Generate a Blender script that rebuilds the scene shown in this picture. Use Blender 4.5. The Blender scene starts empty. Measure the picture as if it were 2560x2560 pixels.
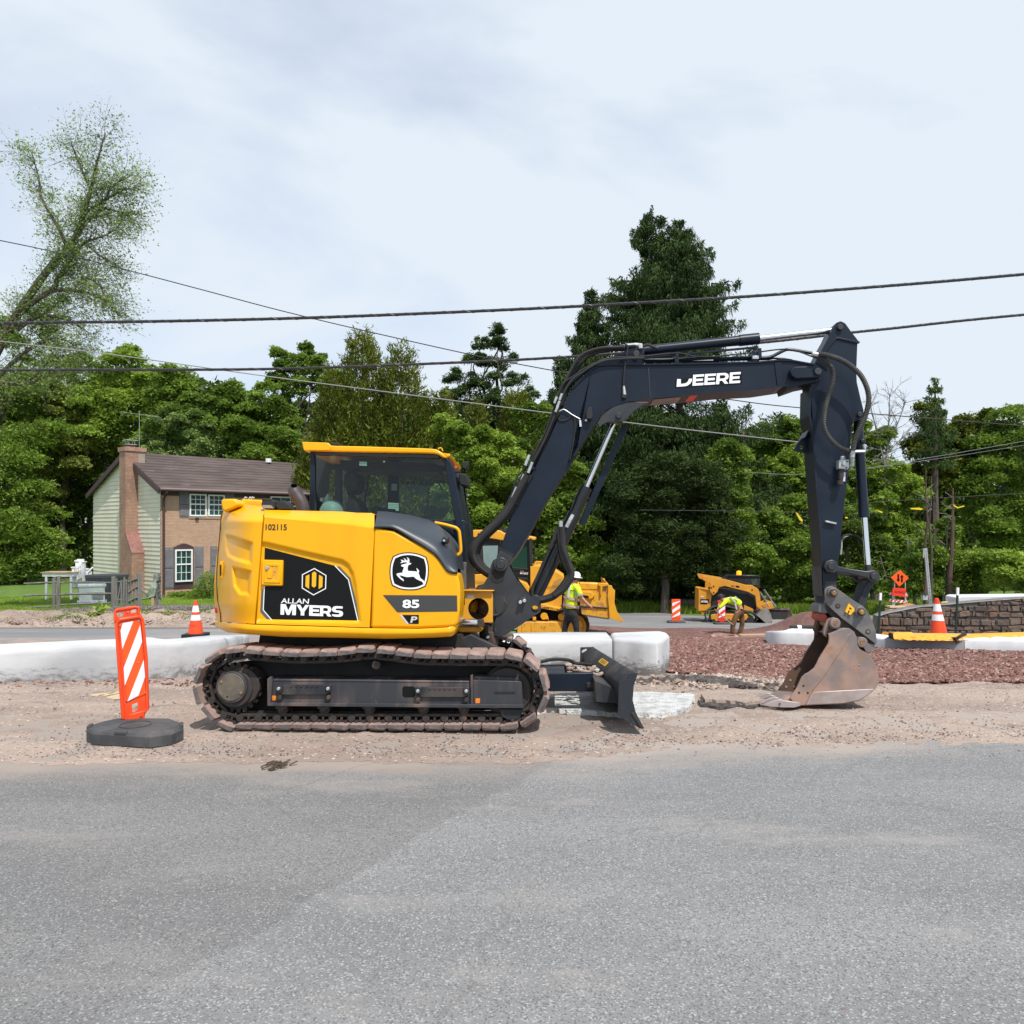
import bpy, bmesh, math, random
import numpy as np
from mathutils import Vector, Matrix, noise
from mathutils.geometry import tessellate_polygon
random.seed(7)
rng = np.random.default_rng(7)
sc = bpy.context.scene
col = sc.collection
R = math.radians
# ------------------------------------------------------------------ camera
EYE = 1.65          # height of the lens above the road
FOC = 2000.0        # focal length measured in photo pixels (photo 2560 wide)
CX, HY = 1280.0, 1320.0
cam_d = bpy.data.cameras.new('camera')
cam_d.sensor_width = 36
cam_d.lens = 36 * FOC / 2560
cam_d.shift_y = (HY - 1280) / 2560
cam_d.clip_end = 3000
cam = bpy.data.objects.new('camera', cam_d)
cam.location = (0, 0, EYE)
cam.rotation_euler = (R(90), 0, 0)
col.objects.link(cam)
sc.camera = cam
# ------------------------------------------------------------------ sky, sun, exposure
SUN = Vector((0.27, -0.50, 0.95)).normalized()
elev = math.asin(SUN.z)
azim = math.atan2(SUN.x, SUN.y)
w = bpy.data.worlds.new('World')
sc.world = w
w.use_nodes = True
nt = w.node_tree
for n in list(nt.nodes): nt.nodes.remove(n)
out = nt.nodes.new('ShaderNodeOutputWorld')
bg = nt.nodes.new('ShaderNodeBackground')
sky = nt.nodes.new('ShaderNodeTexSky')
sky.sky_type = 'NISHITA'
sky.sun_disc = False
sky.sun_elevation = elev
sky.sun_rotation = azim
sky.altitude = 80
sky.air_density = 1.0
sky.dust_density = 0.8
sky.ozone_density = 1.0
tc = nt.nodes.new('ShaderNodeTexCoord')
mp = nt.nodes.new('ShaderNodeMapping')
mp.inputs['Scale'].default_value = (1.0, 1.0, 2.2)
mp.inputs['Rotation'].default_value = (0.15, 0.25, 0.3)
nz = nt.nodes.new('ShaderNodeTexNoise')
nz.inputs['Scale'].default_value = 1.5
nz.inputs['Detail'].default_value = 6
nz.inputs['Roughness'].default_value = 0.52
nz.inputs['Distortion'].default_value = 0.6
rp = nt.nodes.new('ShaderNodeValToRGB')
rp.color_ramp.elements[0].position = 0.34
rp.color_ramp.elements[0].color = (0.56, 0.56, 0.56, 1)
rp.color_ramp.elements[1].position = 0.56
rp.color_ramp.elements[1].color = (0.98, 0.98, 0.98, 1)
mx = nt.nodes.new('ShaderNodeMix')
mx.data_type = 'RGBA'
mx.inputs['B'].default_value = (7.6, 8.35, 9.2, 1)
L = nt.links
L.new(tc.outputs['Generated'], mp.inputs['Vector'])
L.new(mp.outputs['Vector'], nz.inputs['Vector'])
L.new(nz.outputs['Fac'], rp.inputs['Fac'])
L.new(rp.outputs['Color'], mx.inputs['Factor'])
tn = nt.nodes.new('ShaderNodeMix'); tn.data_type = 'RGBA'; tn.blend_type = 'MULTIPLY'; tn.inputs['Factor'].default_value = 1; tn.inputs['B'].default_value = (1.25, 1.45, 1.7, 1)
L.new(sky.outputs['Color'], tn.inputs['A']); L.new(tn.outputs['Result'], mx.inputs['A'])
L.new(mx.outputs['Result'], bg.inputs['Color'])
bg.inputs['Strength'].default_value = 0.105
L.new(bg.outputs['Background'], out.inputs['Surface'])
sd = bpy.data.lights.new('sun', 'SUN')
sd.energy = 4.7
sd.angle = R(0.55)
sd.color = (1.0, 0.955, 0.89)
sun = bpy.data.objects.new('sun', sd)
sun.rotation_euler = SUN.to_track_quat('Z', 'Y').to_euler()
sun.location = (10, -10, 30)
col.objects.link(sun)
sc.view_settings.view_transform = 'Standard'
sc.view_settings.look = 'None'
sc.view_settings.gamma = 1
sc.view_settings.exposure = 0.0
sc.view_settings.use_curve_mapping = False
# ------------------------------------------------------------------ helpers
def lerp(a, b, t): return a + (b - a) * t
def smooth(a, b, x):
 t = min(1, max(0, (x - a) / (b - a))); return t * t * (3 - 2 * t)
class Fr:
 """a local frame; p() turns a photo pixel into a local point on the plane v = const"""
 def __init__(s, o, U, V, W):
  s.o, s.U, s.V, s.W = Vector(o), Vector(U).normalized(), Vector(V).normalized(), Vector(W).normalized()
 def p(s, px, py, v=0.0):
  d = Vector(((px - CX) / FOC, 1.0, -(py - HY) / FOC))
  C = Vector((0, 0, EYE))
  t = (v - (C - s.o).dot(s.V)) / d.dot(s.V)
  P = C + d * t - s.o
  return Vector((P.dot(s.U), v, P.dot(s.W)))
 def mpx(s, px, py, v=0.0):            # metres per photo pixel at that point
  return (s.p(px + 1, py, v) - s.p(px, py, v)).length
 def mat(s):
  m = Matrix((s.U, s.V, s.W)).transposed().to_4x4(); m.translation = s.o; return m
def wp(px, py, D):                        # world point of a pixel at depth D
 return Vector(((px - CX) / FOC * D, D, EYE - (py - HY) / FOC * D))
def frame_at(px, py, D, yaw=0):
 c, s_ = math.cos(R(yaw)), math.sin(R(yaw))
 return Fr(wp(px, py, D), (c, s_, 0), (-s_, c, 0), (0, 0, 1))
def lget(arr, x):
 if x <= arr[0][0]: return arr[0][1]
 for (a, b), (c, d) in zip(arr, arr[1:]):
  if x <= c: return b + (d - b) * (x - a) / (c - a)
 return arr[-1][1]
def tag(o, label=None, cat=None, group=None, kind=None):
 if label: o['label'] = label
 if cat: o['category'] = cat
 if group: o['group'] = group
 if kind: o['kind'] = kind
 return o
def empty(name, fr, label=None, cat=None, group=None):
 o = bpy.data.objects.new(name, None)
 o.empty_display_size = 0.2
 col.objects.link(o)
 o.matrix_world = fr.mat() if isinstance(fr, Fr) else (fr if isinstance(fr, Matrix) else Matrix.Translation(fr))
 return tag(o, label, cat, group)
def link(name, me, parent=None):
 o = bpy.data.objects.new(name, me); col.objects.link(o)
 if parent: o.parent = parent
 return o
class MB:
 def __init__(s): s.v = []; s.f = []
 def add(s, vs, fs):
  b = len(s.v); s.v += [tuple(x) for x in vs]; s.f += [tuple(i + b for i in f) for f in fs]; return s
 def box(s, a, b, M=None):
  x0, y0, z0 = a; x1, y1, z1 = b
  vs = [Vector(p) for p in ((x0,y0,z0),(x1,y0,z0),(x1,y1,z0),(x0,y1,z0),(x0,y0,z1),(x1,y0,z1),(x1,y1,z1),(x0,y1,z1))]
  if M: vs = [M @ p for p in vs]
  return s.add(vs, ((0,3,2,1),(4,5,6,7),(0,1,5,4),(1,2,6,5),(2,3,7,6),(3,0,4,7)))
 def bar(s, p, q, wd, th, up=Vector((0,0,1))):
  """box along p-q, wd across, th along up"""
  p, q = Vector(p), Vector(q); d = (q - p).normalized(); sd_ = d.cross(Vector(up)).normalized(); u = sd_.cross(d)
  vs = [c + sd_ * a * wd / 2 + u * b * th / 2 for c in (p, q) for a, b in ((-1,-1),(1,-1),(1,1),(-1,1))]
  return s.add(vs, ((0,1,2,3),(7,6,5,4),(0,4,5,1),(1,5,6,2),(2,6,7,3),(3,7,4,0)))
 def prism(s, near, far, hole=None, holef=None):
  n = len(near)
  if not hole:
   s.add(list(near) + list(far), [tuple(range(n)), tuple(range(2*n-1, n-1, -1))] + [(i, n+i, n+(i+1)%n, (i+1)%n) for i in range(n)])
  else:
   m = len(hole)
   tri = tessellate_polygon([[Vector(p) for p in near], [Vector(p) for p in hole]])
   pts = list(near) + list(hole) + list(far) + list(holef); k = n + m
   fs = [tuple(t) for t in tri] + [tuple(i + k for i in reversed(t)) for t in tri]
   fs += [(i, k+i, k+(i+1)%n, (i+1)%n) for i in range(n)]
   fs += [(n+(i+1)%m, k+n+(i+1)%m, k+n+i, n+i) for i in range(m)]
   s.add(pts, fs)
  return s
 def loft(s, rows, closed=False):
  m = len(rows[0]); vs = [p for r in rows for p in r]; fs = []
  for i in range(len(rows) - 1):
   for j in range(m if closed else m - 1):
    k = (j + 1) % m
    fs.append((i*m+j, i*m+k, (i+1)*m+k, (i+1)*m+j))
  return s.add(vs, fs)
 def tube(s, pts, r, n=8, cap=True):
  pts = [Vector(p) for p in pts]; rows = []
  rr = r if hasattr(r, '__len__') else [r] * len(pts)
  t0 = (pts[1] - pts[0]).normalized()
  a = t0.orthogonal().normalized()
  for i, p in enumerate(pts):
   t = (pts[min(i+1, len(pts)-1)] - pts[max(i-1, 0)])
   t = t.normalized() if t.length > 1e-9 else t0
   a = (a - t * a.dot(t)); a = a.normalized() if a.length > 1e-6 else t.orthogonal().normalized()
   b = t.cross(a)
   rows.append([p + (a * math.cos(k*2*math.pi/n) + b * math.sin(k*2*math.pi/n)) * rr[i] for k in range(n)])
  s.loft(rows, True)
  if cap:
   base = len(s.v) - n * len(rows)
   s.f.append(tuple(base + k for k in range(n-1, -1, -1)))
   s.f.append(tuple(base + n*(len(rows)-1) + k for k in range(n)))
  return s
 def cyl(s, p, q, r, n=20): return s.tube([p, q], r, n)
 def rings(s, prof, n=24, M=None):
  """lathe round z: prof = [(r, z)]"""
  rows = [[Vector((r*math.cos(k*2*math.pi/n), r*math.sin(k*2*math.pi/n), z)) for k in range(n)] for r, z in prof]
  if M: rows = [[M @ p for p in r_] for r_ in rows]
  return s.loft(rows, True)
 def ico(s, c, r, sub=0, sq=(1,1,1), jit=0.0):
  P = [(0,0,1)] + [(math.cos(a)*.894, math.sin(a)*.894, .447) for a in [k*1.2566 for k in range(5)]] + \
   [(math.cos(a)*.894, math.sin(a)*.894, -.447) for a in [k*1.2566+.6283 for k in range(5)]] + [(0,0,-1)]
  F = [(0,i+1,(i+1)%5+1) for i in range(5)] + [(i+1,i+6,(i+1)%5+1) for i in range(5)] + [(i+6,(i+1)%5+6,(i+1)%5+1) for i in range(5)] + [(11,(i+1)%5+6,i+6) for i in range(5)]
  c = Vector(c)
  vs = [c + Vector((x*sq[0], y*sq[1], z*sq[2])) * r * (1 + random.uniform(-jit, jit)) for x, y, z in P]
  return s.add(vs, F)
 def build(s, name, mat, parent=None, smooth_=False, bevel=0, seg=2, ang=40, sharp=None):
  me = bpy.data.meshes.new(name)
  me.from_pydata(s.v, [], s.f); me.update()
  if mat: me.materials.append(mat)
  if bevel or smooth_ :
   bm = bmesh.new(); bm.from_mesh(me)
   bmesh.ops.remove_doubles(bm, verts=bm.verts, dist=1e-5)
   bmesh.ops.recalc_face_normals(bm, faces=bm.faces)
   bm.to_mesh(me); bm.free()
  o = link(name, me, parent)
  if bevel:
   m = o.modifiers.new('bevel', 'BEVEL'); m.width = bevel; m.segments = seg; m.limit_method = 'ANGLE'; m.angle_limit = R(ang)
   m.harden_normals = False
  if smooth_ or bevel:
   for p in me.polygons: p.use_smooth = True
   me.set_sharp_from_angle(angle=R(sharp or 38))
  return o
def prim(fr, px_pts, v0, v1, mb=None, hole=None):
 """slab traced from pixel points between the planes v0 (near) and v1"""
 mb = mb or MB()
 near = [fr.p(x, y, v0) for x, y in px_pts]; far = [Vector((p.x, v1, p.z)) for p in near]
 if hole:
  h = [fr.p(x, y, v0) for x, y in hole]
  return mb.prism(near, far, h, [Vector((p.x, v1, p.z)) for p in h])
 return mb.prism(near, far)
def vcyl(fr, px, py, rpx, v0, v1, mb=None, n=24, ref=None):
 mb = mb or MB(); c = fr.p(px, py, v0 if ref is None else ref); r = rpx * fr.mpx(px, py, v0 if ref is None else ref)
 return mb.cyl(Vector((c.x, v0, c.z)), Vector((c.x, v1, c.z)), r, n)
def circ(px, py, r, n=24, ry=None):
 return [(px + r*math.cos(i*2*math.pi/n), py + (ry or r)*math.sin(i*2*math.pi/n)) for i in range(n)]
def catmull(pts, k=6):
 P = [Vector(p) for p in pts]; P = [P[0]*2 - P[1]] + P + [P[-1]*2 - P[-2]]; o = []
 for i in range(1, len(P) - 2):
  for j in range(k):
   t = j / k
   o.append(0.5 * ((2*P[i]) + (P[i+1]-P[i-1])*t + (2*P[i-1]-5*P[i]+4*P[i+1]-P[i+2])*t*t + (3*P[i]-P[i-1]-3*P[i+1]+P[i+2])*t**3))
 o.append(P[-2]); return o
def text(fr, s, bl, br, tl, v, mat, parent, name='lettering', bold=0.0, fn=None):
 cu = bpy.data.curves.new('t', 'FONT'); cu.body = s; cu.offset = bold; cu.resolution_u = 4
 ob = bpy.data.objects.new('t', cu)
 me = bpy.data.meshes.new_from_object(ob)
 bpy.data.objects.remove(ob); bpy.data.curves.remove(cu)
 xs = [q.co.x for q in me.vertices]; ys = [q.co.y for q in me.vertices]
 x0, x1, y0, y1 = min(xs), max(xs), min(ys), max(ys)
 for q in me.vertices:
  a = (q.co.x - x0) / (x1 - x0); b = (q.co.y - y0) / (y1 - y0)
  px = bl[0] + (br[0]-bl[0])*a + (tl[0]-bl[0])*b; py = bl[1] + (br[1]-bl[1])*a + (tl[1]-bl[1])*b
  q.co = fn(px, py) if fn else fr.p(px, py, v)
 me.materials.clear(); me.materials.append(mat)
 me.name = name
 return link(name, me, parent)
def flat(fr, pts, v, mat, parent, name, hole=None, fn=None):
 P = [fr.p(x, y, v) if not fn else fn(x, y) for x, y in pts]
 mb = MB()
 if hole:
  H = [fr.p(x, y, v) if not fn else fn(x, y) for x, y in hole]
  mb.add(P + H, [tuple(t) for t in tessellate_polygon([P, H])])
 else: mb.add(P, [tuple(t) for t in tessellate_polygon([P])])
 return mb.build(name, mat, parent)
# ------------------------------------------------------------------ materials
def nodes(name):
 m = bpy.data.materials.new(name); m.use_nodes = True; t = m.node_tree
 for n in list(t.nodes): t.nodes.remove(n)
 o = t.nodes.new('ShaderNodeOutputMaterial'); b = t.nodes.new('ShaderNodeBsdfPrincipled')
 t.links.new(b.outputs[0], o.inputs['Surface'])
 return m, t, b, o
def N(t, ty, **kw):
 n = t.nodes.new(ty)
 for k, v in kw.items():
  if k in n.inputs: n.inputs[k].default_value = v
  else: setattr(n, k, v)
 return n
def mixc(t, fac, a, b, mode='MIX'):
 n = t.nodes.new('ShaderNodeMix'); n.data_type = 'RGBA'; n.blend_type = mode
 for k, x in (('Factor', fac), ('A', a), ('B', b)):
  if hasattr(x, 'is_output') or isinstance(x, bpy.types.NodeSocket): t.links.new(x, n.inputs[k])
  elif k == 'Factor': n.inputs[k].default_value = x
  else: n.inputs[k].default_value = (*x, 1)
 return n.outputs['Result']
def ramp(t, src, p0, p1, inv=False):
 n = t.nodes.new('ShaderNodeMapRange'); n.interpolation_type = 'SMOOTHSTEP'
 n.inputs['From Min'].default_value = p0; n.inputs['From Max'].default_value = p1
 n.inputs['To Min'].default_value = 1 if inv else 0; n.inputs['To Max'].default_value = 0 if inv else 1
 t.links.new(src, n.inputs['Value']); return n.outputs['Result']
def noise_n(t, scale, detail=5, rough=0.55, vec=None, stretch=None):
 c = t.nodes.new('ShaderNodeTexCoord'); src = vec or c.outputs['Object']
 if stretch:
  mp = t.nodes.new('ShaderNodeMapping'); mp.inputs['Scale'].default_value = stretch; t.links.new(src, mp.inputs['Vector']); src = mp.outputs['Vector']
 n = t.nodes.new('ShaderNodeTexNoise'); n.inputs['Scale'].default_value = scale; n.inputs['Detail'].default_value = detail; n.inputs['Roughness'].default_value = rough
 t.links.new(src, n.inputs['Vector']); return n.outputs['Fac']
def bump(t, b, src, strength=0.3, dist=0.01):
 n = t.nodes.new('ShaderNodeBump'); n.inputs['Strength'].default_value = strength; n.inputs['Distance'].default_value = dist
 t.links.new(src, n.inputs['Height']); t.links.new(n.outputs['Normal'], b.inputs['Normal'])
def PM(name, c, c2=None, scale=3, lo=.4, hi=.65, rough=.5, metal=0, bmp=0, bscale=60, bdist=.004, coat=0, stretch=None, spec=.5, c3=None, s3=20, lo3=.5, hi3=.7):
 m, t, b, o = nodes(name)
 b.inputs['Roughness'].default_value = rough; b.inputs['Metallic'].default_value = metal
 b.inputs['Coat Weight'].default_value = coat; b.inputs['Coat Roughness'].default_value = .08
 b.inputs['Specular IOR Level'].default_value = spec
 src = None
 if c2:
  src = mixc(t, ramp(t, noise_n(t, scale, stretch=stretch), lo, hi), c, c2)
  if c3: src = mixc(t, ramp(t, noise_n(t, s3, 4, .7, stretch=stretch), lo3, hi3), src, c3)
  t.links.new(src, b.inputs['Base Color'])
 else: b.inputs['Base Color'].default_value = (*c, 1)
 if bmp: bump(t, b, noise_n(t, bscale, 4, .6), bmp, bdist)
 return m
M = {}
M['yellow'] = PM('yellow_paint', (.80,.385,.0), (.76,.355,.0), 2.5, rough=.34, coat=.15, spec=.3, bmp=.03, bscale=5, bdist=.01, c3=(.62,.27,.008), s3=1.6, lo3=.58, hi3=.85, stretch=(1.5,1,.5))
M['yellow_dirty'] = PM('worn_yellow_paint', (.70,.34,.02), (.34,.17,.07), 5, .50, .70, rough=.55, c3=(.14,.08,.05), s3=14, lo3=.56, hi3=.70)
M['yellow_far'] = PM('plain_yellow_paint', (.72,.34,.015), (.62,.29,.02), 3, rough=.45, c3=(.32,.17,.06), s3=9, lo3=.62, hi3=.75)
M['navy'] = PM('dark_blue_black_paint', (.006,.0115,.023), (.009,.016,.029), 2.0, rough=.36, spec=.28, bmp=.05, bscale=18, bdist=.002, c3=(.05,.05,.05), s3=9, lo3=.66, hi3=.9)
M['navy_dusty'] = PM('dusty_dark_paint', (.013,.017,.024), (.060,.050,.045), 3.5, .42, .72, rough=.6, bmp=.1, c3=(.13,.09,.075), s3=11, lo3=.56, hi3=.8, stretch=(1,1,.6))
M['black'] = PM('black_rubber', (.012,.012,.013), (.02,.019,.018), 8, rough=.75, bmp=.1)
M['blackgloss'] = PM('black_gloss', (.012,.013,.015), rough=.25)
M['grey_cover'] = PM('dark_grey_plastic', (.032,.040,.052), (.036,.045,.057), 3, rough=.42, bmp=.06, bscale=300, bdist=.001)
M['casting'] = PM('grey_cast_iron', (.020,.022,.027), (.036,.037,.040), 3, rough=.42, bmp=.08, bscale=40, bdist=.002, c3=(.12,.09,.075), s3=5, lo3=.6, hi3=.8)
M['pad'] = PM('dusty_track_pad', (.30,.19,.155), (.19,.135,.12), 6, .35, .65, rough=.9, bmp=.35, bscale=45, bdist=.006, c3=(.10,.09,.09), s3=16, lo3=.52, hi3=.72)
M['chain'] = PM('rusty_dark_steel', (.03,.026,.024), (.13,.075,.05), 10, .5, .75, rough=.7, bmp=.2)
M['frame'] = PM('scuffed_track_frame', (.028,.030,.037), (.15,.11,.095), 2.6, .44, .74, rough=.6, bmp=.15, c3=(.25,.16,.12), s3=7, lo3=.60, hi3=.85, stretch=(1.6,1,.35))
M['chrome'] = PM('chrome_rod', (.75,.76,.78), rough=.14, metal=1)
M['steel'] = PM('bright_steel', (.55,.56,.56), (.42,.43,.44), 12, rough=.35, metal=.8)
M['zinc'] = PM('zinc_fitting', (.50,.53,.52), (.38,.40,.40), 30, rough=.4, metal=.5)
M['bucket'] = PM('worn_bucket_steel', (.36,.235,.185), (.20,.165,.155), 2.4, .40, .62, rough=.62, metal=.25, bmp=.15, bscale=60, bdist=.003, c3=(.30,.15,.065), s3=3.2, lo3=.54, hi3=.75)
M['bucket_in'] = PM('rusty_bucket_inside', (.10,.055,.035), (.055,.035,.028), 4, rough=.8, bmp=.2)
M['tooth'] = PM('polished_tooth_steel', (.42,.36,.35), (.33,.26,.24), 5, rough=.45, metal=.4, bmp=.1)
M['coupler'] = PM('scratched_grey_steel', (.125,.125,.13), (.18,.165,.155), 4, rough=.5, metal=.3, bmp=.15, bscale=80, bdist=.002, c3=(.20,.14,.11), s3=7, lo3=.60, hi3=.8, stretch=(1,1,3))
M['brass'] = PM('brassy_pin', (.42,.25,.10), (.25,.15,.08), 20, rough=.4, metal=.7)
M['white_ink'] = PM('white_lettering', (.82,.83,.84), rough=.5)
M['black_ink'] = PM('black_decal', (.007,.008,.008), rough=.5, spec=.15)
M['grey_ink'] = PM('grey_decal', (.085,.09,.09), rough=.5)
M['darkgrey_ink'] = PM('dark_grey_decal', (.045,.045,.043), rough=.45)
M['brown_ink'] = PM('dark_number_decal', (.035,.015,.006), rough=.5)
M['yellow_ink'] = PM('yellow_decal', (.80,.42,.005), rough=.5)
M['silver_ink'] = PM('silver_decal', (.55,.54,.58), rough=.4)
M['orange_ink'] = PM('orange_sticker', (.80,.24,.02), (.6,.16,.02), 30, rough=.5)
M['red_lens'] = PM('red_reflector', (.55,.02,.02), rough=.2)
M['orange_plastic'] = PM('orange_plastic', (.86,.075,.012), (.80,.062,.012), 6, rough=.42, c3=(.45,.06,.025), s3=9, lo3=.64, hi3=.85)
M['orange_sheet'] = PM('orange_reflective_sheet', (.88,.10,.012), rough=.35)
M['white_sheet'] = PM('white_reflective_sheet', (.80,.82,.86), (.72,.74,.80), 40, rough=.35, stretch=(4,1,.1))
M['red_sheet'] = PM('red_reflective_sheet', (.80,.035,.02), rough=.4)
M['recycled'] = PM('recycled_black_rubber', (.045,.048,.052), (.075,.075,.078), 6, rough=.8, bmp=.3, bscale=50, bdist=.006, c3=(.17,.14,.125), s3=5, lo3=.57, hi3=.85)
M['concrete'] = PM('pale_concrete', (.66,.67,.68), (.55,.56,.58), 2.2, rough=.9, bmp=.25, bscale=70, bdist=.004, c3=(.46,.46,.47), s3=9, lo3=.60, hi3=.80)
M['concrete2'] = PM('grey_concrete', (.44,.45,.46), (.36,.37,.385), 1.6, rough=.9, bmp=.25, bscale=60, bdist=.004, c3=(.30,.31,.33), s3=8, lo3=.62, hi3=.8)
M['skin'] = PM('skin', (.50,.24,.16), (.46,.20,.13), 20, rough=.5)
M['hivis'] = PM('hi_vis_yellow_green', (.62,.86,.02), (.55,.78,.02), 8, rough=.8, bmp=.3, bscale=14, bdist=.02)
M['hivis_band'] = PM('silver_tape', (.42,.42,.42), rough=.4)
M['orange_band'] = PM('orange_tape', (.85,.22,.03), rough=.5)
M['trousers'] = PM('black_trousers', (.014,.014,.015), (.022,.022,.024), 9, rough=.85, bmp=.5, bscale=12, bdist=.02)
M['brown_cloth'] = PM('brown_work_trousers', (.16,.085,.035), (.10,.05,.022), 6, rough=.9, bmp=.5, bscale=12, bdist=.02)
M['white_helmet'] = PM('white_hard_hat', (.78,.78,.76), rough=.25)
M['glove'] = PM('black_glove', (.02,.02,.022), rough=.7)
def glass_mat(name, tint, fac=.12, rough=.02, tr=1.0):
 m, t, b, o = nodes(name); t.nodes.remove(b)
 g = N(t, 'ShaderNodeBsdfGlossy'); g.inputs['Roughness'].default_value = rough; g.inputs['Color'].default_value = (.9,.95,1,1)
 tr_ = N(t, 'ShaderNodeBsdfTransparent'); tr_.inputs['Color'].default_value = (*tint, 1)
 fr = N(t, 'ShaderNodeFresnel'); fr.inputs['IOR'].default_value = 1.5
 ad = N(t, 'ShaderNodeMath', operation='MULTIPLY'); ad.inputs[1].default_value = fac / .04
 mx = N(t, 'ShaderNodeMixShader')
 t.links.new(fr.outputs[0], ad.inputs[0]); t.links.new(ad.outputs[0], mx.inputs[0]); t.links.new(tr_.outputs[0], mx.inputs[1]); t.links.new(g.outputs[0], mx.inputs[2])
 t.links.new(mx.outputs[0], o.inputs['Surface']); return m
M['cab_glass'] = glass_mat('tinted_cab_glass', (.54,.64,.60), .03)
M['house_glass'] = PM('dark_window_glass', (.012,.035,.032), (.03,.085,.075), 1.2, rough=.08, spec=.25, stretch=(3,3,.4))
def pad_mat():
 m, t, b, o = nodes('dusty_rubber_pad'); c = t.nodes.new('ShaderNodeTexCoord'); oi = N(t, 'ShaderNodeObjectInfo')
 ad = N(t, 'ShaderNodeVectorMath', operation='ADD'); t.links.new(c.outputs['Object'], ad.inputs[0]); t.links.new(oi.outputs['Location'], ad.inputs[1]); vec = ad.outputs[0]
 dust = mixc(t, ramp(t, noise_n(t, 9, 6, .7, vec=vec), .36, .66), (.36,.235,.195), (.22,.155,.135))
 dust = mixc(t, ramp(t, noise_n(t, 30, 5, .7, vec=vec), .60, .78), dust, (.45,.33,.28))
 s_ = N(t, 'ShaderNodeSeparateXYZ'); t.links.new(c.outputs['Object'], s_.inputs[0])
 ma = N(t, 'ShaderNodeMath', operation='MULTIPLY_ADD'); t.links.new(noise_n(t, 22, 5, .7, vec=vec), ma.inputs[0]); ma.inputs[1].default_value = .05; t.links.new(s_.outputs['Y'], ma.inputs[2])
 side = mixc(t, ramp(t, noise_n(t, 16, 6, .75, vec=vec), .40, .66), (.085,.085,.09), (.19,.145,.13))
 col_ = mixc(t, ramp(t, ma.outputs[0], .026, .046), side, dust)
 t.links.new(col_, b.inputs['Base Color']); b.inputs['Roughness'].default_value = .9; bump(t, b, noise_n(t, 40, 6, .7, vec=vec), .5, .008); return m
M['pad'] = pad_mat()
# ------------------------------------------------------------------ terrain
GL = [(0,0),(6.2,0),(9.4,-.16),(12,-.36),(17,-.71),(20,-.87),(21,-.80),(22.5,-.88),(24,-.99),(36,-1.44),(60,-1.6),(120,-1.8)]
GR = [(0,0),(6.2,0),(8.5,-.08),(10.4,-.24),(13,-.40),(16,-.73),(20,-1.23),(23,-1.57),(27,-2.0),(33,-2.28),(40,-2.55),(50,-2.85),(60,-3.1),(120,-3.3)]
def gz(x, y):
 if y < 1: y = 1
 r = x / y * FOC + CX
 t = smooth(850, 1250, r)
 z = lget(GL, y) * (1 - t) + lget(GR, y) * t
 z += 0.014 * min(2.2, max(0, x - .4)) * smooth(5.6, 6.6, y) * (1 - smooth(8.6, 10.5, y))
 return z
def gray(px, py):
 """where the sight line through a pixel meets the terrain"""
 lo = 2.0; d = Vector(((px - CX)/FOC, 1, -(py - HY)/FOC)); D = 2.0
 while D < 200:
  if EYE + d.z * D <= gz(d.x * D, D): break
  D += .05
 return Vector((d.x*D, D, gz(d.x*D, D)))
def sheet(name, near, far, mat, nx=120, ny=20, lift=0.0, rough=0.0, rs=3.0, kind='structure', fz=None, x0=None, x1=None):
 """a sheet that follows the terrain between two world lines y = near(x), y = far(x)"""
 mb = MB(); rows = []
 for j in range(ny + 1):
  row = []
  for i in range(nx + 1):
   x = lerp(x0, x1, i / nx); y = lerp(near(x), far(x), j / ny)
   z = gz(x, y) + lift
   if rough:
    e = min(j, ny - j) / ny * 8; e = min(1, e)
    z += rough * e * noise.fractal(Vector((x*rs, y*rs, 0)), .7, 2.1, 4)
   if fz: z += fz(x, y)
   row.append((x, y, z))
  rows.append(row)
 mb.loft(rows); return tag(mb.build(name, mat, smooth_=True, sharp=60), kind=kind)
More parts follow.
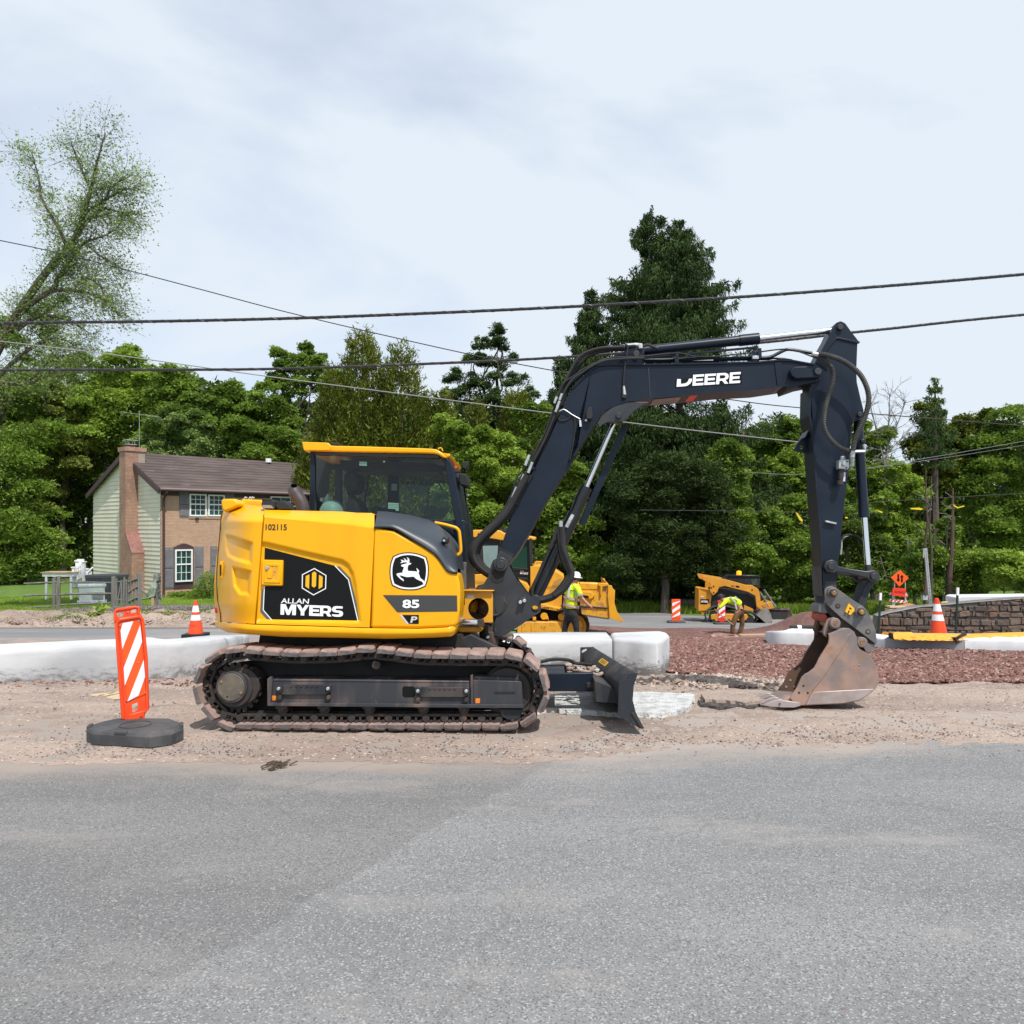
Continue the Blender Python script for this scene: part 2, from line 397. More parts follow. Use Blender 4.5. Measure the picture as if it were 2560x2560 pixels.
def ground_mats():
 # asphalt
 m, t, b, o = nodes('worn_asphalt')
 c = t.nodes.new('ShaderNodeTexCoord'); ob = c.outputs['Object']
 base = mixc(t, ramp(t, noise_n(t, .55, 5, .6, stretch=(.5,1.6,1)), .36, .66), (.145,.144,.144), (.190,.188,.186))
 v = N(t, 'ShaderNodeTexVoronoi'); v.inputs['Scale'].default_value = 150; t.links.new(ob, v.inputs['Vector'])
 sepc = N(t, 'ShaderNodeSeparateColor'); t.links.new(v.outputs['Color'], sepc.inputs[0])
 agg = ramp(t, sepc.outputs[0], .78, .98)
 base = mixc(t, agg, base, (.285,.28,.275))
 dk = ramp(t, sepc.outputs[1], .70, .9)
 base = mixc(t, dk, base, (.105,.104,.104))
 # dust drifting in from the digging
 sx = N(t, 'ShaderNodeSeparateXYZ'); t.links.new(ob, sx.inputs[0])
 ma = N(t, 'ShaderNodeMath', operation='MULTIPLY_ADD'); t.links.new(noise_n(t, .8, 6, .65, stretch=(.6,1.5,1)), ma.inputs[0]); ma.inputs[1].default_value = 1.9
 t.links.new(sx.outputs['Y'], ma.inputs[2])
 mq = N(t, 'ShaderNodeMath', operation='MULTIPLY_ADD'); t.links.new(sx.outputs['X'], mq.inputs[0]); mq.inputs[1].default_value = -.10; t.links.new(ma.outputs[0], mq.inputs[2])
 dust = ramp(t, mq.outputs[0], 6.2, 6.9)
 base = mixc(t, dust, base, (.285,.240,.208))
 pat = ramp(t, noise_n(t, 1.1, 7, .72, stretch=(.45,1.2,1)), .50, .72)
 patf = N(t, 'ShaderNodeMath', operation='MULTIPLY'); t.links.new(pat, patf.inputs[0]); patf.inputs[1].default_value = .62
 base = mixc(t, patf.outputs[0], base, (.27,.25,.232))
 wv = N(t, 'ShaderNodeTexVoronoi', feature='DISTANCE_TO_EDGE'); wv.inputs['Scale'].default_value = .55
 mp = N(t, 'ShaderNodeMapping'); mp.inputs['Scale'].default_value = (.6, 1.3, 1)
 nn = N(t, 'ShaderNodeTexNoise'); nn.inputs['Scale'].default_value = 2.5; nn.inputs['Detail'].default_value = 6; t.links.new(ob, nn.inputs['Vector'])
 ad = N(t, 'ShaderNodeVectorMath', operation='MULTIPLY_ADD'); t.links.new(nn.outputs['Color'], ad.inputs[0]); ad.inputs[1].default_value = (.5,.5,.5); t.links.new(ob, ad.inputs[2])
 t.links.new(ad.outputs[0], mp.inputs[0]); t.links.new(mp.outputs[0], wv.inputs['Vector'])
 crack = ramp(t, wv.outputs['Distance'], .0015, .006, inv=True)
 cm = N(t, 'ShaderNodeMath', operation='MULTIPLY'); t.links.new(crack, cm.inputs[0]); cm.inputs[1].default_value = .22
 base = mixc(t, cm.outputs[0], base, (.07,.065,.06))
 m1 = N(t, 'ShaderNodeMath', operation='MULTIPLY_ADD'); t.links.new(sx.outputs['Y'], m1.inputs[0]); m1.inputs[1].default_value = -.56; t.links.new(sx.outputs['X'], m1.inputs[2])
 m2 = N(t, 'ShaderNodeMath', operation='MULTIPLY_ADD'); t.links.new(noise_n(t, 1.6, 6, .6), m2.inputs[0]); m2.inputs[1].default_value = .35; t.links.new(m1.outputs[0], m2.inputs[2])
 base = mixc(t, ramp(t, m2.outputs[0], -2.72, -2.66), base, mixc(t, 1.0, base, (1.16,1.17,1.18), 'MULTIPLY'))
 t.links.new(base, b.inputs['Base Color']); b.inputs['Roughness'].default_value = .9
 bump(t, b, v.outputs['Distance'], .5, .004); M['asphalt'] = m
 # far asphalt
 M['asphalt_far'] = PM('smooth_asphalt', (.17,.17,.178), (.23,.225,.22), .5, .35, .68, rough=.92, bmp=.2, stretch=(.35,1.5,1), c3=(.34,.28,.24), s3=.9, lo3=.55, hi3=.75)
 # dirt
 m, t, b, o = nodes('dusty_dirt')
 c = t.nodes.new('ShaderNodeTexCoord'); ob = c.outputs['Object']
 base = mixc(t, ramp(t, noise_n(t, .9, 6, .6, stretch=(.45,1.3,1)), .38, .64), (.350,.275,.228), (.262,.203,.170))
 base = mixc(t, ramp(t, noise_n(t, 2.2, 7, .7, stretch=(.4,1.2,1)), .54, .72), base, (.175,.132,.116))
 base = mixc(t, ramp(t, noise_n(t, 1.3, 5, .6, stretch=(.3,1.0,1)), .60, .78), base, (.42,.355,.305))
 v = N(t, 'ShaderNodeTexVoronoi'); v.inputs['Scale'].default_value = 60; t.links.new(ob, v.inputs['Vector'])
 sepc = N(t, 'ShaderNodeSeparateColor'); t.links.new(v.outputs['Color'], sepc.inputs[0])
 base = mixc(t, ramp(t, sepc.outputs[0], .90, .99), base, (.17,.115,.10))
 base = mixc(t, ramp(t, sepc.outputs[1], .955, .995), base, (.50,.45,.40))
 t.links.new(base, b.inputs['Base Color']); b.inputs['Roughness'].default_value = .95
 ad = N(t, 'ShaderNodeMath', operation='ADD'); t.links.new(noise_n(t, 9, 9, .72), ad.inputs[0])
 mu = N(t, 'ShaderNodeMath', operation='MULTIPLY'); t.links.new(v.outputs['Distance'], mu.inputs[0]); mu.inputs[1].default_value = -.35; t.links.new(mu.outputs[0], ad.inputs[1])
 bump(t, b, ad.outputs[0], .55, .022); M['dirt'] = m
 # red gravel
 m, t, b, o = nodes('red_crushed_stone')
 c = t.nodes.new('ShaderNodeTexCoord'); ob = c.outputs['Object']
 v = N(t, 'ShaderNodeTexVoronoi'); v.inputs['Scale'].default_value = 26; t.links.new(ob, v.inputs['Vector'])
 sepc = N(t, 'ShaderNodeSeparateColor'); t.links.new(v.outputs['Color'], sepc.inputs[0])
 base = mixc(t, sepc.outputs[0], (.12,.056,.046), (.235,.120,.100))
 base = mixc(t, ramp(t, noise_n(t, .8, 5, .6), .42, .66), base, (.23,.135,.112))
 t.links.new(base, b.inputs['Base Color']); b.inputs['Roughness'].default_value = .95
 bump(t, b, v.outputs['Distance'], .9, -.05); M['gravel'] = m
 # grass
 m, t, b, o = nodes('grass')
 base = mixc(t, ramp(t, noise_n(t, 1.4, 6, .65), .36, .66), (.085,.165,.02), (.13,.215,.03))
 base = mixc(t, ramp(t, noise_n(t, 9, 5, .7), .5, .75), base, (.065,.125,.02))
 t.links.new(base, b.inputs['Base Color']); b.inputs['Roughness'].default_value = .95
 bump(t, b, noise_n(t, 25, 6, .7), .8, .05); M['grass'] = m
ground_mats()
# the ground: one sheet to the horizon
mb = MB(); rows = []
ys = [1, 4, 8, 12, 16, 18, 20, 20.6, 21, 21.6, 22.5, 24, 27, 30, 33, 36, 40, 45, 50, 60, 80, 120, 200, 400, 1200]
for y in ys:
 rows.append([(x, y, gz(x, min(y, 110)) - .03) for x in [k * max(y, 14) / 28 for k in range(-40, 41)]])
mb.loft(rows); tag(mb.build('ground', M['grass'], smooth_=True, sharp=80), kind='structure')
def gnear0(x): return lget([(1.9, 10.6), (2.5, 9.9), (2.9, 9.15), (3.6, 8.75), (5, 9.0), (14, 9.1)], x)
def near_edge(x): return 5.62 + .24 * smooth(0, 1.2, x) + .16 * smooth(1.5, 4, x) + .11 * noise.fractal(Vector((x*.8, 0, 3)), .5, 2.2, 7)
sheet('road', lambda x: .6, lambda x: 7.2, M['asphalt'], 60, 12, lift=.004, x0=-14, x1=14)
def dirt_z(x, y): return gz(x, y) + .0052 + .022 * noise.fractal(Vector((x*2.6, y*2.6, 0)), .7, 2.1, 4)
sheet('dirt_ground', near_edge, lambda x: gnear0(x) + .5, M['dirt'], 640, 120, lift=.0052, rough=.022, rs=2.6, x0=-12, x1=12)
sheet('dirt_verge', lambda x: 9.8, lambda x: 17.0 + .25*noise.noise(Vector((x*.6, 1, 0))), M['dirt'], 160, 40, lift=.012, rough=.05, rs=1.3, x0=-22, x1=1.0)
sheet('far_road', lambda x: 16.0, lambda x: 20.1, M['asphalt_far'], 90, 10, lift=.008, x0=-30, x1=3)
sheet('dirt_bank', lambda x: 19.95, lambda x: 23.6, M['dirt'], 200, 40, lift=.03, rough=.18, rs=1.8, x0=-30, x1=-2,
  fz=lambda x, y: .10 * smooth(20.1, 21, y) * (1 - smooth(22.6, 23.5, y)))
def gfz(x, y):
 b = .025 + .05 * noise.noise(Vector((x*.5, y*.35, 5))) + .07 * smooth(.2, .6, noise.noise(Vector((x*.22, y*.5, 9))))
 d = math.hypot(x - 10.6, (y - 28.5) * .8); b += .70 * math.exp(-(d/1.05)**2)
 d = math.hypot(x - 1.5, (y - 26) * .5); b += .25 * math.exp(-(d/2.6)**2)
 return b * smooth(0, 1.2, y - gnear0(x))
def gnear(x):
 return gnear0(x) + .12 * noise.fractal(Vector((x*1.3, 2, 3)), .8, 2, 4)
sheet('gravel_bed', gnear, lambda x: 29.8 + .3*noise.noise(Vector((x*.4, 1, 4))), M['gravel'], 260, 260, lift=.014, rough=.05, rs=3, fz=gfz, x0=.2, x1=18)
sheet('side_road', lambda x: 29.5, lambda x: 37 + 6*(1-smooth(4.5, 9, x)), M['asphalt_far'], 80, 14, lift=.02, x0=-2, x1=40)
# loose stones (nobody could count them)
def stones(name, mat, n, fn, smin, smax, label, cat='gravel', power=2.0):
 V = []; F = []; k = 0
 for _ in range(n):
  x, y, z = fn()
  s = lerp(smin, smax, random.random()**power)
  a = random.uniform(0, 6.28); c, sn = math.cos(a), math.sin(a)
  sx, sy, sz = s*random.uniform(.7,1.3), s*random.uniform(.6,1.1), s*random.uniform(.45,.8)
  t1, t2 = random.uniform(-.5,.5), random.uniform(-.5,.5)
  for (p, q, r_) in ((1,0,0),(0,1,0),(-1,.15,0),(-.1,-1,0),(.15,.1,1),(0,0,-1)):
   p, q = p*sx, q*sy; rz = r_*sz + p*t1 + q*t2
   V.append((x + p*c - q*sn, y + p*sn + q*c, z + rz + sz*.35))
  F += [(k,k+1,k+4),(k+1,k+2,k+4),(k+2,k+3,k+4),(k+3,k,k+4),(k+1,k,k+5),(k+2,k+1,k+5),(k+3,k+2,k+5),(k,k+3,k+5)]; k += 6
 me = bpy.data.meshes.new(name); me.from_pydata(V, [], F); me.materials.append(mat)
 return tag(link(name, me), label, cat, kind='stuff')
def rock_mat(name, a, b_, c):
 m, t, b, o = nodes(name); g = N(t, 'ShaderNodeNewGeometry')
 s1 = mixc(t, g.outputs['Random Per Island'], a, b_)
 wn = N(t, 'ShaderNodeTexWhiteNoise', noise_dimensions='1D'); t.links.new(g.outputs['Random Per Island'], wn.inputs['W'])
 s1 = mixc(t, ramp(t, wn.outputs['Value'], .80, .95), s1, c)
 t.links.new(s1, b.inputs['Base Color']); b.inputs['Roughness'].default_value = .95; return m
M['redstone'] = rock_mat('red_stone', (.115,.054,.045), (.265,.138,.115), (.36,.25,.21))
M['tanstone'] = rock_mat('tan_rubble', (.22,.15,.12), (.42,.34,.28), (.50,.47,.42))
M['pebble'] = rock_mat('loose_pebble', (.12,.075,.07), (.30,.225,.20), (.42,.37,.33))
def pick_gravel():
 while True:
  d = 8.7 + 13 * random.random()**1.7; x = random.uniform(.12, .66) * d
  if d > gnear(x) - .05:
   return x, d, gz(x, d) + .02 + gfz(x, d)
stones('gravel', M['redstone'], 42000, pick_gravel, .010, .042, 'red crushed stone spread between the white curbs and the bucket', power=1.6)
def pick_rub():
 x = random.gauss(2.45, .35); y = random.gauss(9.15, .35)
 return x, y, gz(x, y) + .01
stones('rubble', M['tanstone'], 2600, pick_rub, .010, .055, 'tan and brown rubble heaped at the foot of the white curb end', power=2.2)
def pick_peb():
 if random.random() < .55:
  y = 6.0 + abs(random.gauss(0, .45)); x = random.uniform(-4.2, 4.6)
  y = near_edge(x) + .15 + abs(random.gauss(0, .30))
 else: y = random.uniform(5.7, 9.4); x = random.uniform(-.66, .66) * y
 return x, y, gz(x, y) + .006
stones('pebbles', M['pebble'], 7500, pick_peb, .003, .013, 'loose pebbles and crumbs scattered over the dusty dirt', power=2.4)
def pick_peb2():
 y = random.uniform(2.6, 6.0); x = random.uniform(-.66, .66) * y
 return x, y, gz(x, y) + .002
stones('grit', M['pebble'], 900, pick_peb2, .002, .008, 'fine grit lying on the grey asphalt', power=2.6)
def pick_edge():
 x = random.uniform(-4.6, -3.0) if random.random() < .6 else random.uniform(-6.2, -2.6); y = 9.25 + random.gauss(0, .16) - (.25 if x > -3.4 else 0)
 return x, y, gz(x, y) + .01
stones('curb_rubble', M['redstone'], 420, pick_edge, .006, .030, 'small red stones along the foot of the left white curb')
# ------------------------------------------------------------------ the excavator
ps = R(2.5)
Vx = Vector((math.sin(ps), math.cos(ps), -.056)).normalized()
Ux = Vector((math.cos(ps), -math.sin(ps), .010)); Ux = (Ux - Vx * Ux.dot(Vx)).normalized()
X = Fr(wp(925, 1832, 6.45), Ux, Vx, Ux.cross(Vx))
ex = empty('excavator', X, 'yellow and black crawler excavator, largest machine in the picture, boom bent over to the right', 'excavator')
P = X.p
def C(pts, ox, oy, s): return [(ox + x / s, oy + y / s) for x, y in pts]
# --- tracks: centre of every pad in photo pixels, and the way its outside faces
PADS = [(561,1818),(608.5,1818),(656,1818),(703.5,1818),(751,1818),(798.5,1818),(846,1819),(893.5,1819),(941,1819),(988.5,1819),
  (1036,1819),(1083.5,1819),(1131,1819),(1178.5,1819),(1226,1819),(1272,1819),(1321,1803),(1356,1762),(1359,1707),(1329,1663),
  (1283,1644),(1236,1642),(1190,1642),(1145,1642),(1100,1641),(1055,1640),(1009,1635),(962,1629),(911,1626),(865,1631),
  (818,1635),(771,1636),(724,1636),(677,1633),(631,1629),(583,1627),(529,1644),(493,1689),(490,1741),(518,1785)]
pm_ = MB()
L2, hh = .0715, .036
prof = [(-L2, -.018), (L2, -.018), (L2, .018), (L2*.80, hh), (-L2*.80, hh), (-L2, .018)]
def prow(v, sc_, cut=0, sx=1):
 return [Vector((t*sx, v, (n if n < 0 else n*sc_) - (cut if t > 0 and n > .02 else 0))) for t, n in prof]
rws = [prow(0, .45, .012, .93), prow(.022, .72, .004, .98), prow(.055, 1), prow(.40, 1), prow(.432, .75, 0, .98), prow(.45, .5, 0, .95)]
pm_.loft(rws, True); n_ = len(prof); pm_.f.append(tuple(range(n_))); pm_.f.append(tuple(range(n_*6-1, n_*5-1, -1)))
_o = pm_.build('track_pad', M['pad'], None, bevel=0, smooth_=True, sharp=25); pad_me = _o.data; bpy.data.objects.remove(_o)
def chain_mesh(v0):
 mb = MB(); n = len(PADS); cs = [P(x, y, 0) for x, y in PADS]
 for i in range(n):
  a, b = cs[i], cs[(i+1) % n]; d = (b - a).normalized(); c = cs[i]
  pr, nx = cs[i-1], cs[(i+1) % n]; t = (nx - pr).normalized(); nrm = Vector((t.z, 0, -t.x))
  nin = -nrm
  for vv in (v0 + .14, v0 + .27):
   base = c + nin * .048; ctr = Vector((base.x, vv, base.z))
   # link plate as a frame: two uprights, top rail, boss
   p0 = ctr - t * .078; p1 = ctr + t * .078
   mb.bar(p0 + nin*.028, p1 + nin*.028, .026, .022, nrm)
   mb.bar(p0 - nin*.022, p1 - nin*.022, .026, .014, nrm)
   for q in (-.066, -.008, .050): mb.bar(ctr + t*(q-.009), ctr + t*(q+.009), .026, .05, nrm)
   mb.cyl(ctr - t*.078 - Vector((0,.022,0)) + nin*.004, ctr - t*.078 + Vector((0,.022,0)) + nin*.004, .030, 10)
  q_ = c + nin*.052 - t*.078; mb.cyl(Vector((q_.x, v0+.12, q_.z)), Vector((q_.x, v0+.30, q_.z)), .018, 8)
  # bolts and web tying pad to links
  for q in (-.035, .03): mb.cyl(Vector((c.x, v0+.10, c.z)) + nin*.030 + t*q, Vector((c.x, v0+.13, c.z)) + nin*.030 + t*q, .012, 6)
 return mb
tracks = []
for side, v0 in enumerate((0.0, 1.87)):
 ch = chain_mesh(v0).build('track', M['chain'], ex)
 if side == 0: ch['label'] = 'near track with dusty brown pads'
 cs = [P(x, y, 0) for x, y in PADS]; n = len(cs)
 for i in range(n):
  t = (cs[(i+1) % n] - cs[i-1]).normalized()
  ang = math.atan2(t.z, t.x)
  # running direction of list: bottom left->right, so outside is -normal; rotate by pi so that +z of pad points outwards
  o = link('track_pad', pad_me, ch)
  o.location = (cs[i].x, v0, cs[i].z)
  o.rotation_euler = (random.uniform(-.01,.01), -(ang + math.pi) + random.uniform(-.03,.03), 0)
  if side: o.scale = (1, 1, 1)
 tracks.append(ch)
 if side:
  for q_ in ch.data.vertices: q_.co.x -= .16
  for o in ch.children: o.location.x -= .16
# sprockets, idlers, rollers, frames
def disc(name, px, py, rpx, v0, v1, mat, parent, n=28, bev=.006): return vcyl(X, px, py, rpx, v0, v1, n=n, ref=.1).build(name, mat, parent, bevel=bev)
def sprocket(px, py, v0):
 mb = MB(); c = P(px, py, .1); k = X.mpx(px, py, .1); n = 21; r0, r1 = 52*k, 62*k
 pts = []
 for i in range(n):
  a = i*2*math.pi/n; da = math.pi/n
  for f_, r in ((-.9, r0), (-.35, r1), (.35, r1), (.9, r0)): pts.append((c.x + r*math.cos(a+da*f_), c.z + r*math.sin(a+da*f_)))
 mb.prism([Vector((x, v0+.17, z)) for x, z in pts], [Vector((x, v0+.24, z)) for x, z in pts])
 return mb
for v0 in (0, 1.87):
 sp = sprocket(584, 1722, v0).build('sprocket', M['chain'], ex)
 vcyl(X, 584, 1722, 46, v0+.10, v0+.34, ref=.1).build('hub', M['chain'], sp, bevel=.008)
 idl = vcyl(X, 1268, 1731, 60, v0+.15, v0+.29, n=32, ref=.1).build('idler', M['chain'], ex, bevel=.01)
 vcyl(X, 1268, 1731, 66, v0+.20, v0+.24, n=32, ref=.1).build('flange', M['chain'], idl)
fd = disc('final_drive', 581, 1717, 38.5, .075, .22, M['frame'], ex)
ring = vcyl(X, 581, 1717, 33.5, .069, .12, n=36, ref=.1).build('cover', PM('dusty_cover', (.065,.062,.055), (.14,.115,.085), 6, rough=.6, bmp=.15, c3=(.26,.19,.12), s3=14, lo3=.58, hi3=.78), fd, bevel=.004)
vcyl(X, 600, 1717, 46, .12, .40, ref=.1).build('housing', M['chain'], fd, bevel=.01)
for x, y in ((557,1704),(606,1731)):
 vcyl(X, x, y, 3.4, .062, .08, n=12, ref=.1).build('bolt', M['brass'], ring, bevel=.002)
flat(X, circ(568, 1742, 2.6, 12), .0665, M['black'], ring, 'plug_hole')
for v0, tn in ((0, 'near'), (1.87, 'far')):
 f0 = v0 + .085
 near = tn == 'near'
 fm = MB()
 pts = [(672,1703),(678,1697),(1180,1702),(1180,1762),(668,1758),(667,1712)]
 prim(X, pts, f0 + .02, f0 + .28, fm)
 tf = fm.build('track_frame', M['frame'], ex, bevel=.008)
 if not near: continue
 # sloping top plate
 mb = MB(); a = [P(672,1702,f0+.015), P(1180,1706,f0+.015)]; b = [P(676,1690,f0+.16), P(1180,1694,f0+.16)]
 mb.loft([a, b]); mb.build('top_plate', M['frame'], tf)
 # bottom lip
 mb = MB(); prim(X, [(668,1757),(1309,1762),(1309,1771),(668,1765)], f0 - .015, f0 + .05, mb); mb.build('bottom_lip', M['frame'], tf, bevel=.003)
 prim(X, [(668,1697),(676,1691),(681,1700),(676,1765),(668,1765)], f0 - .012, f0 + .05).build('end_rib', M['frame'], tf, bevel=.003)
 prim(X, [(1176,1688),(1182,1686),(1184,1766),(1177,1766)], f0 - .012, f0 + .05).build('end_rib', M['frame'], tf, bevel=.003)
 bx = prim(X, [(1182,1700),(1304,1703),(1308,1766),(1184,1766)], f0 + .004, f0 + .3).build('tension_box', M['frame'], tf, bevel=.006)
 prim(X, [(1236,1729),(1288,1729),(1288,1733),(1236,1733)], f0 - .002, f0 + .003).build('slot', M['black'], bx)
 prim(X, [(1184,1690),(1296,1694),(1304,1703),(1182,1700)], f0 + .03, f0 + .3).build('top_plate', M['frame'], tf, bevel=.004)
 for rx in (1189,): flat(X, [(1189,1746),(1200,1746),(1200,1758),(1189,1758)], f0 + .001, M['orange_ink'], bx, 'sticker')
 flat(X, [(680.5,1739),(691,1739),(691,1751),(680.5,1751)], f0 + .015, M['orange_ink'], tf, 'sticker')
 flat(X, [(1009,1716),(1034,1716),(1038,1721),(1038,1738),(1034,1743),(1010,1743),(1006,1738),(1006,1721)], f0 + .017, M['black_ink'], tf, 'oval_hole')
 for bx0, bx1, y in ((697,822,1721),(1044,1167,1727)):
  st = prim(X, [(bx0-3,y-9),(bx1+3,y-9),(bx1+3,y+12),(bx1-8,y+16),(bx0+8,y+16),(bx0-3,y+12)], f0 - .005, f0 + .014).build('step_plate', M['navy_dusty'], tf, bevel=.003)
  for i in range(6):
   cx = lerp(bx0+30, bx1-30, i/5); prim(X, [(cx-3,y-8),(cx+3,y-8),(cx+3,y-3.5),(cx-3,y-3.5)], f0 - .012, f0 - .004).build('tread_tooth', M['navy_dusty'], st)
  for b in (bx0+1, bx1-1):
   prim(X, [(b-7,y-9),(b+7,y-9),(b+8,y+8),(b-6,y+9)], f0 - .028, f0 - .004).build('bracket', M['casting'], st, bevel=.003)
   vcyl(X, b, y, 4.2, f0 - .05, f0 - .02, n=10, ref=.06).build('bolt', M['zinc'], st, bevel=.003)
   prim(X, [(b-5,y+17),(b+5,y+17),(b+5,y+28),(b-5,y+28)], f0 - .02, f0 + .02).build('foot', M['chain'], st, bevel=.003)
 for i, rx in enumerate((703, 808, 921, 1057, 1159)):
  rl = vcyl(X, rx, 1776, 13, v0 + .13, v0 + .30, ref=.1).build('roller', M['chain'], tf, bevel=.006)
  prim(X, [(rx-15,1764),(rx+15,1764),(rx+15,1772),(rx+8,1773),(rx+5,1779),(rx-5,1779),(rx-8,1773),(rx-15,1772)], v0+.10, v0+.13).build('cap', M['chain'], rl, bevel=.003)
 prim(X, [(1249,1773),(1307,1773),(1304,1788),(1295,1798),(1281,1801),(1267,1799),(1254,1790)], v0+.11, v0+.15).build('guide_guard', M['navy_dusty'], tf, bevel=.004)
 vcyl(X, 938, 1664, 11, v0+.13, v0+.32, ref=.1).build('carrier_roller', M['chain'], tf, bevel=.005)
for v0 in (0, 1.87):
 sh0 = [P(x, y, .085) for x, y in [(540,1680),(570,1664),(640,1655),(1000,1660),(1280,1668),(1312,1690),(1325,1730),(1312,1770),(1280,1790),(580,1792),(545,1772),(530,1730)]]
 vv = v0 + .36
 MB().prism([Vector((p.x, vv, p.z)) for p in sh0], [Vector((p.x, vv + .05, p.z)) for p in sh0]).build('inner_shade_plate', M['black'], ex)  # added black plate; its colour stands in for the shade inside the track
uf = [P(x, y, .5) for x, y in [(650,1588),(1150,1588),(1180,1640),(640,1640)]]
MB().prism([Vector((p.x, .5, p.z)) for p in uf], [Vector((p.x, 1.75, p.z)) for p in uf]).build('under_shade_box', M['black'], ex)  # added black box, painting the shade between upper body and tracks
# centre frame and slewing ring
cf = prim(X, [(800,1700),(830,1650),(900,1628),(1060,1628),(1120,1612),(1176,1586),(1262,1626),(1290,1660),(1290,1712),(1200,1730),(820,1730)], .52, .62).build('car_body', M['navy_dusty'], ex, bevel=.006)
prim(X, [(820,1712),(850,1640),(1180,1640),(1230,1712)], .62, 1.80).build('cross_member', M['navy_dusty'], ex, bevel=.01)
c = P(960, 1612, 1.16); mb = MB()
mb.rings([(0,-.02),(.46,-.02),(.46,.06),(.43,.07),(.43,.20),(0,.20)], 40, Matrix.Translation(c)); mb.build('slewing_ring', M['chain'], ex, smooth_=True)
for i in range(24):
 a = i*2*math.pi/24; b_ = MB().cyl(c + Vector((.448*math.cos(a), .448*math.sin(a), .06)), c + Vector((.448*math.cos(a), .448*math.sin(a), .08)), .014, 6)
 if math.sin(a) < .3: b_.build('ring_bolt', M['chain'], ex)
# --- dozer blade
PB = C([(1500,945),(1680,940),(1640,1060),(1630,1200),(1660,1320),(1740,1470),(1720,1478),(1690,1468),(1500,1360),(1488,1345)], 1160, 1440, 3.864)
slot = C([(1515,1000),(1530,978),(1575,962),(1588,975),(1575,992),(1532,1015),(1518,1015)], 1160, 1440, 3.864)
def plate_at(v0, v1):
 near = [P(x, y, 0) for x, y in PB]; ho = [P(x, y, 0) for x, y in slot]
 mb = MB(); mb.prism([Vector((p.x, v0, p.z)) for p in near], [Vector((p.x, v1, p.z)) for p in near], [Vector((p.x, v0, p.z)) for p in ho], [Vector((p.x, v1, p.z)) for p in ho]); return mb
bl0 = [P(x, y, 0) for x, y in [(1593,1684),(1582,1714),(1580,1750),(1586,1780),(1604,1816),(1596,1818),(1574,1786),(1562,1750),(1556,1722),(1560,1712),(1588,1686)]]
mb = MB(); mb.prism([Vector((p.x, .02, p.z)) for p in bl0], [Vector((p.x, 2.28, p.z)) for p in bl0])
bl = mb.build('dozer_blade', M['navy_dusty'], ex, bevel=.004)
plate_at(0, .018).build('end_plate', M['navy_dusty'], bl); plate_at(2.28, 2.298).build('end_plate', M['navy_dusty'], bl)
q = [P(x, y, 0) for x, y in [(1586,1780),(1611,1819),(1603,1821),(1578,1782)]]
MB().prism([Vector((p.x-.004, -.01, p.z)) for p in q], [Vector((p.x-.004, 2.31, p.z)) for p in q]).build('cutting_edge', M['chain'], bl, bevel=.003)
SH_ = .0935
a, b = P(1588,1686,0), P(1560,1712,0)
def slope(t, v, off=.003):
 p = a.lerp(b, t); nrm = Vector(((b-a).z, 0, -(b-a).x)).normalized()
 if nrm.z < 0: nrm = -nrm
 return Vector((p.x, v, p.z)) + nrm * off
MB().add([slope(.30,1.45), slope(.30,1.06), slope(.72,1.06), slope(.72,1.45)], [(0,1,2,3)]).build('warning_label', M['yellow_ink'], bl)
for k in range(3): MB().add([slope(.38+.11*k,1.40,.0045), slope(.38+.11*k,1.12,.0045), slope(.42+.11*k,1.12,.0045), slope(.42+.11*k,1.40,.0045)], [(0,1,2,3)]).build('print_line', M['black_ink'], bl)
for o in [bl] + list(bl.children):
 for q_ in o.data.vertices: q_.co.x -= SH_ * q_.co.y
# push arms
am = prim(X, C([(640,950),(1250,935),(1250,1115),(820,1115),(640,1100)], 1160, 1440, 3.864), .78, .86).build('push_arm', M['navy'], ex, bevel=.006)
a0 = [P(x, y, .78) for x, y in C([(640,950),(1250,935),(1250,1115),(820,1115),(640,1100)], 1160, 1440, 3.864)]
MB().prism([Vector((p.x, 1.46, p.z)) for p in a0], [Vector((p.x, 1.54, p.z)) for p in a0]).build('push_arm', M['navy'], ex, bevel=.006)
z1 = a0[1].z
MB().prism([Vector((a0[0].x, .86, z1-.04)), Vector((a0[1].x-.25, .86, z1-.04)), Vector((a0[1].x-.25, .86, z1-.02)), Vector((a0[0].x, .86, z1-.02))], [Vector((a0[0].x, 1.46, z1-.04)), Vector((a0[1].x-.25, 1.46, z1-.04)), Vector((a0[1].x-.25, 1.46, z1-.02)), Vector((a0[0].x, 1.46, z1-.02))]).build('arm_deck', M['navy_dusty'], am)
prim(X, C([(1185,1030),(1320,1035),(1320,1075),(1190,1080)], 1160, 1440, 3.864), .76, .80).build('lug', M['chain'], am, bevel=.004)
for x in (1303, 1331): vcyl(X, 1160+x/3.864, 1440+1050/3.864, 2.6, .70, .80, n=10, ref=.76).build('bolt', M['zinc'], am)
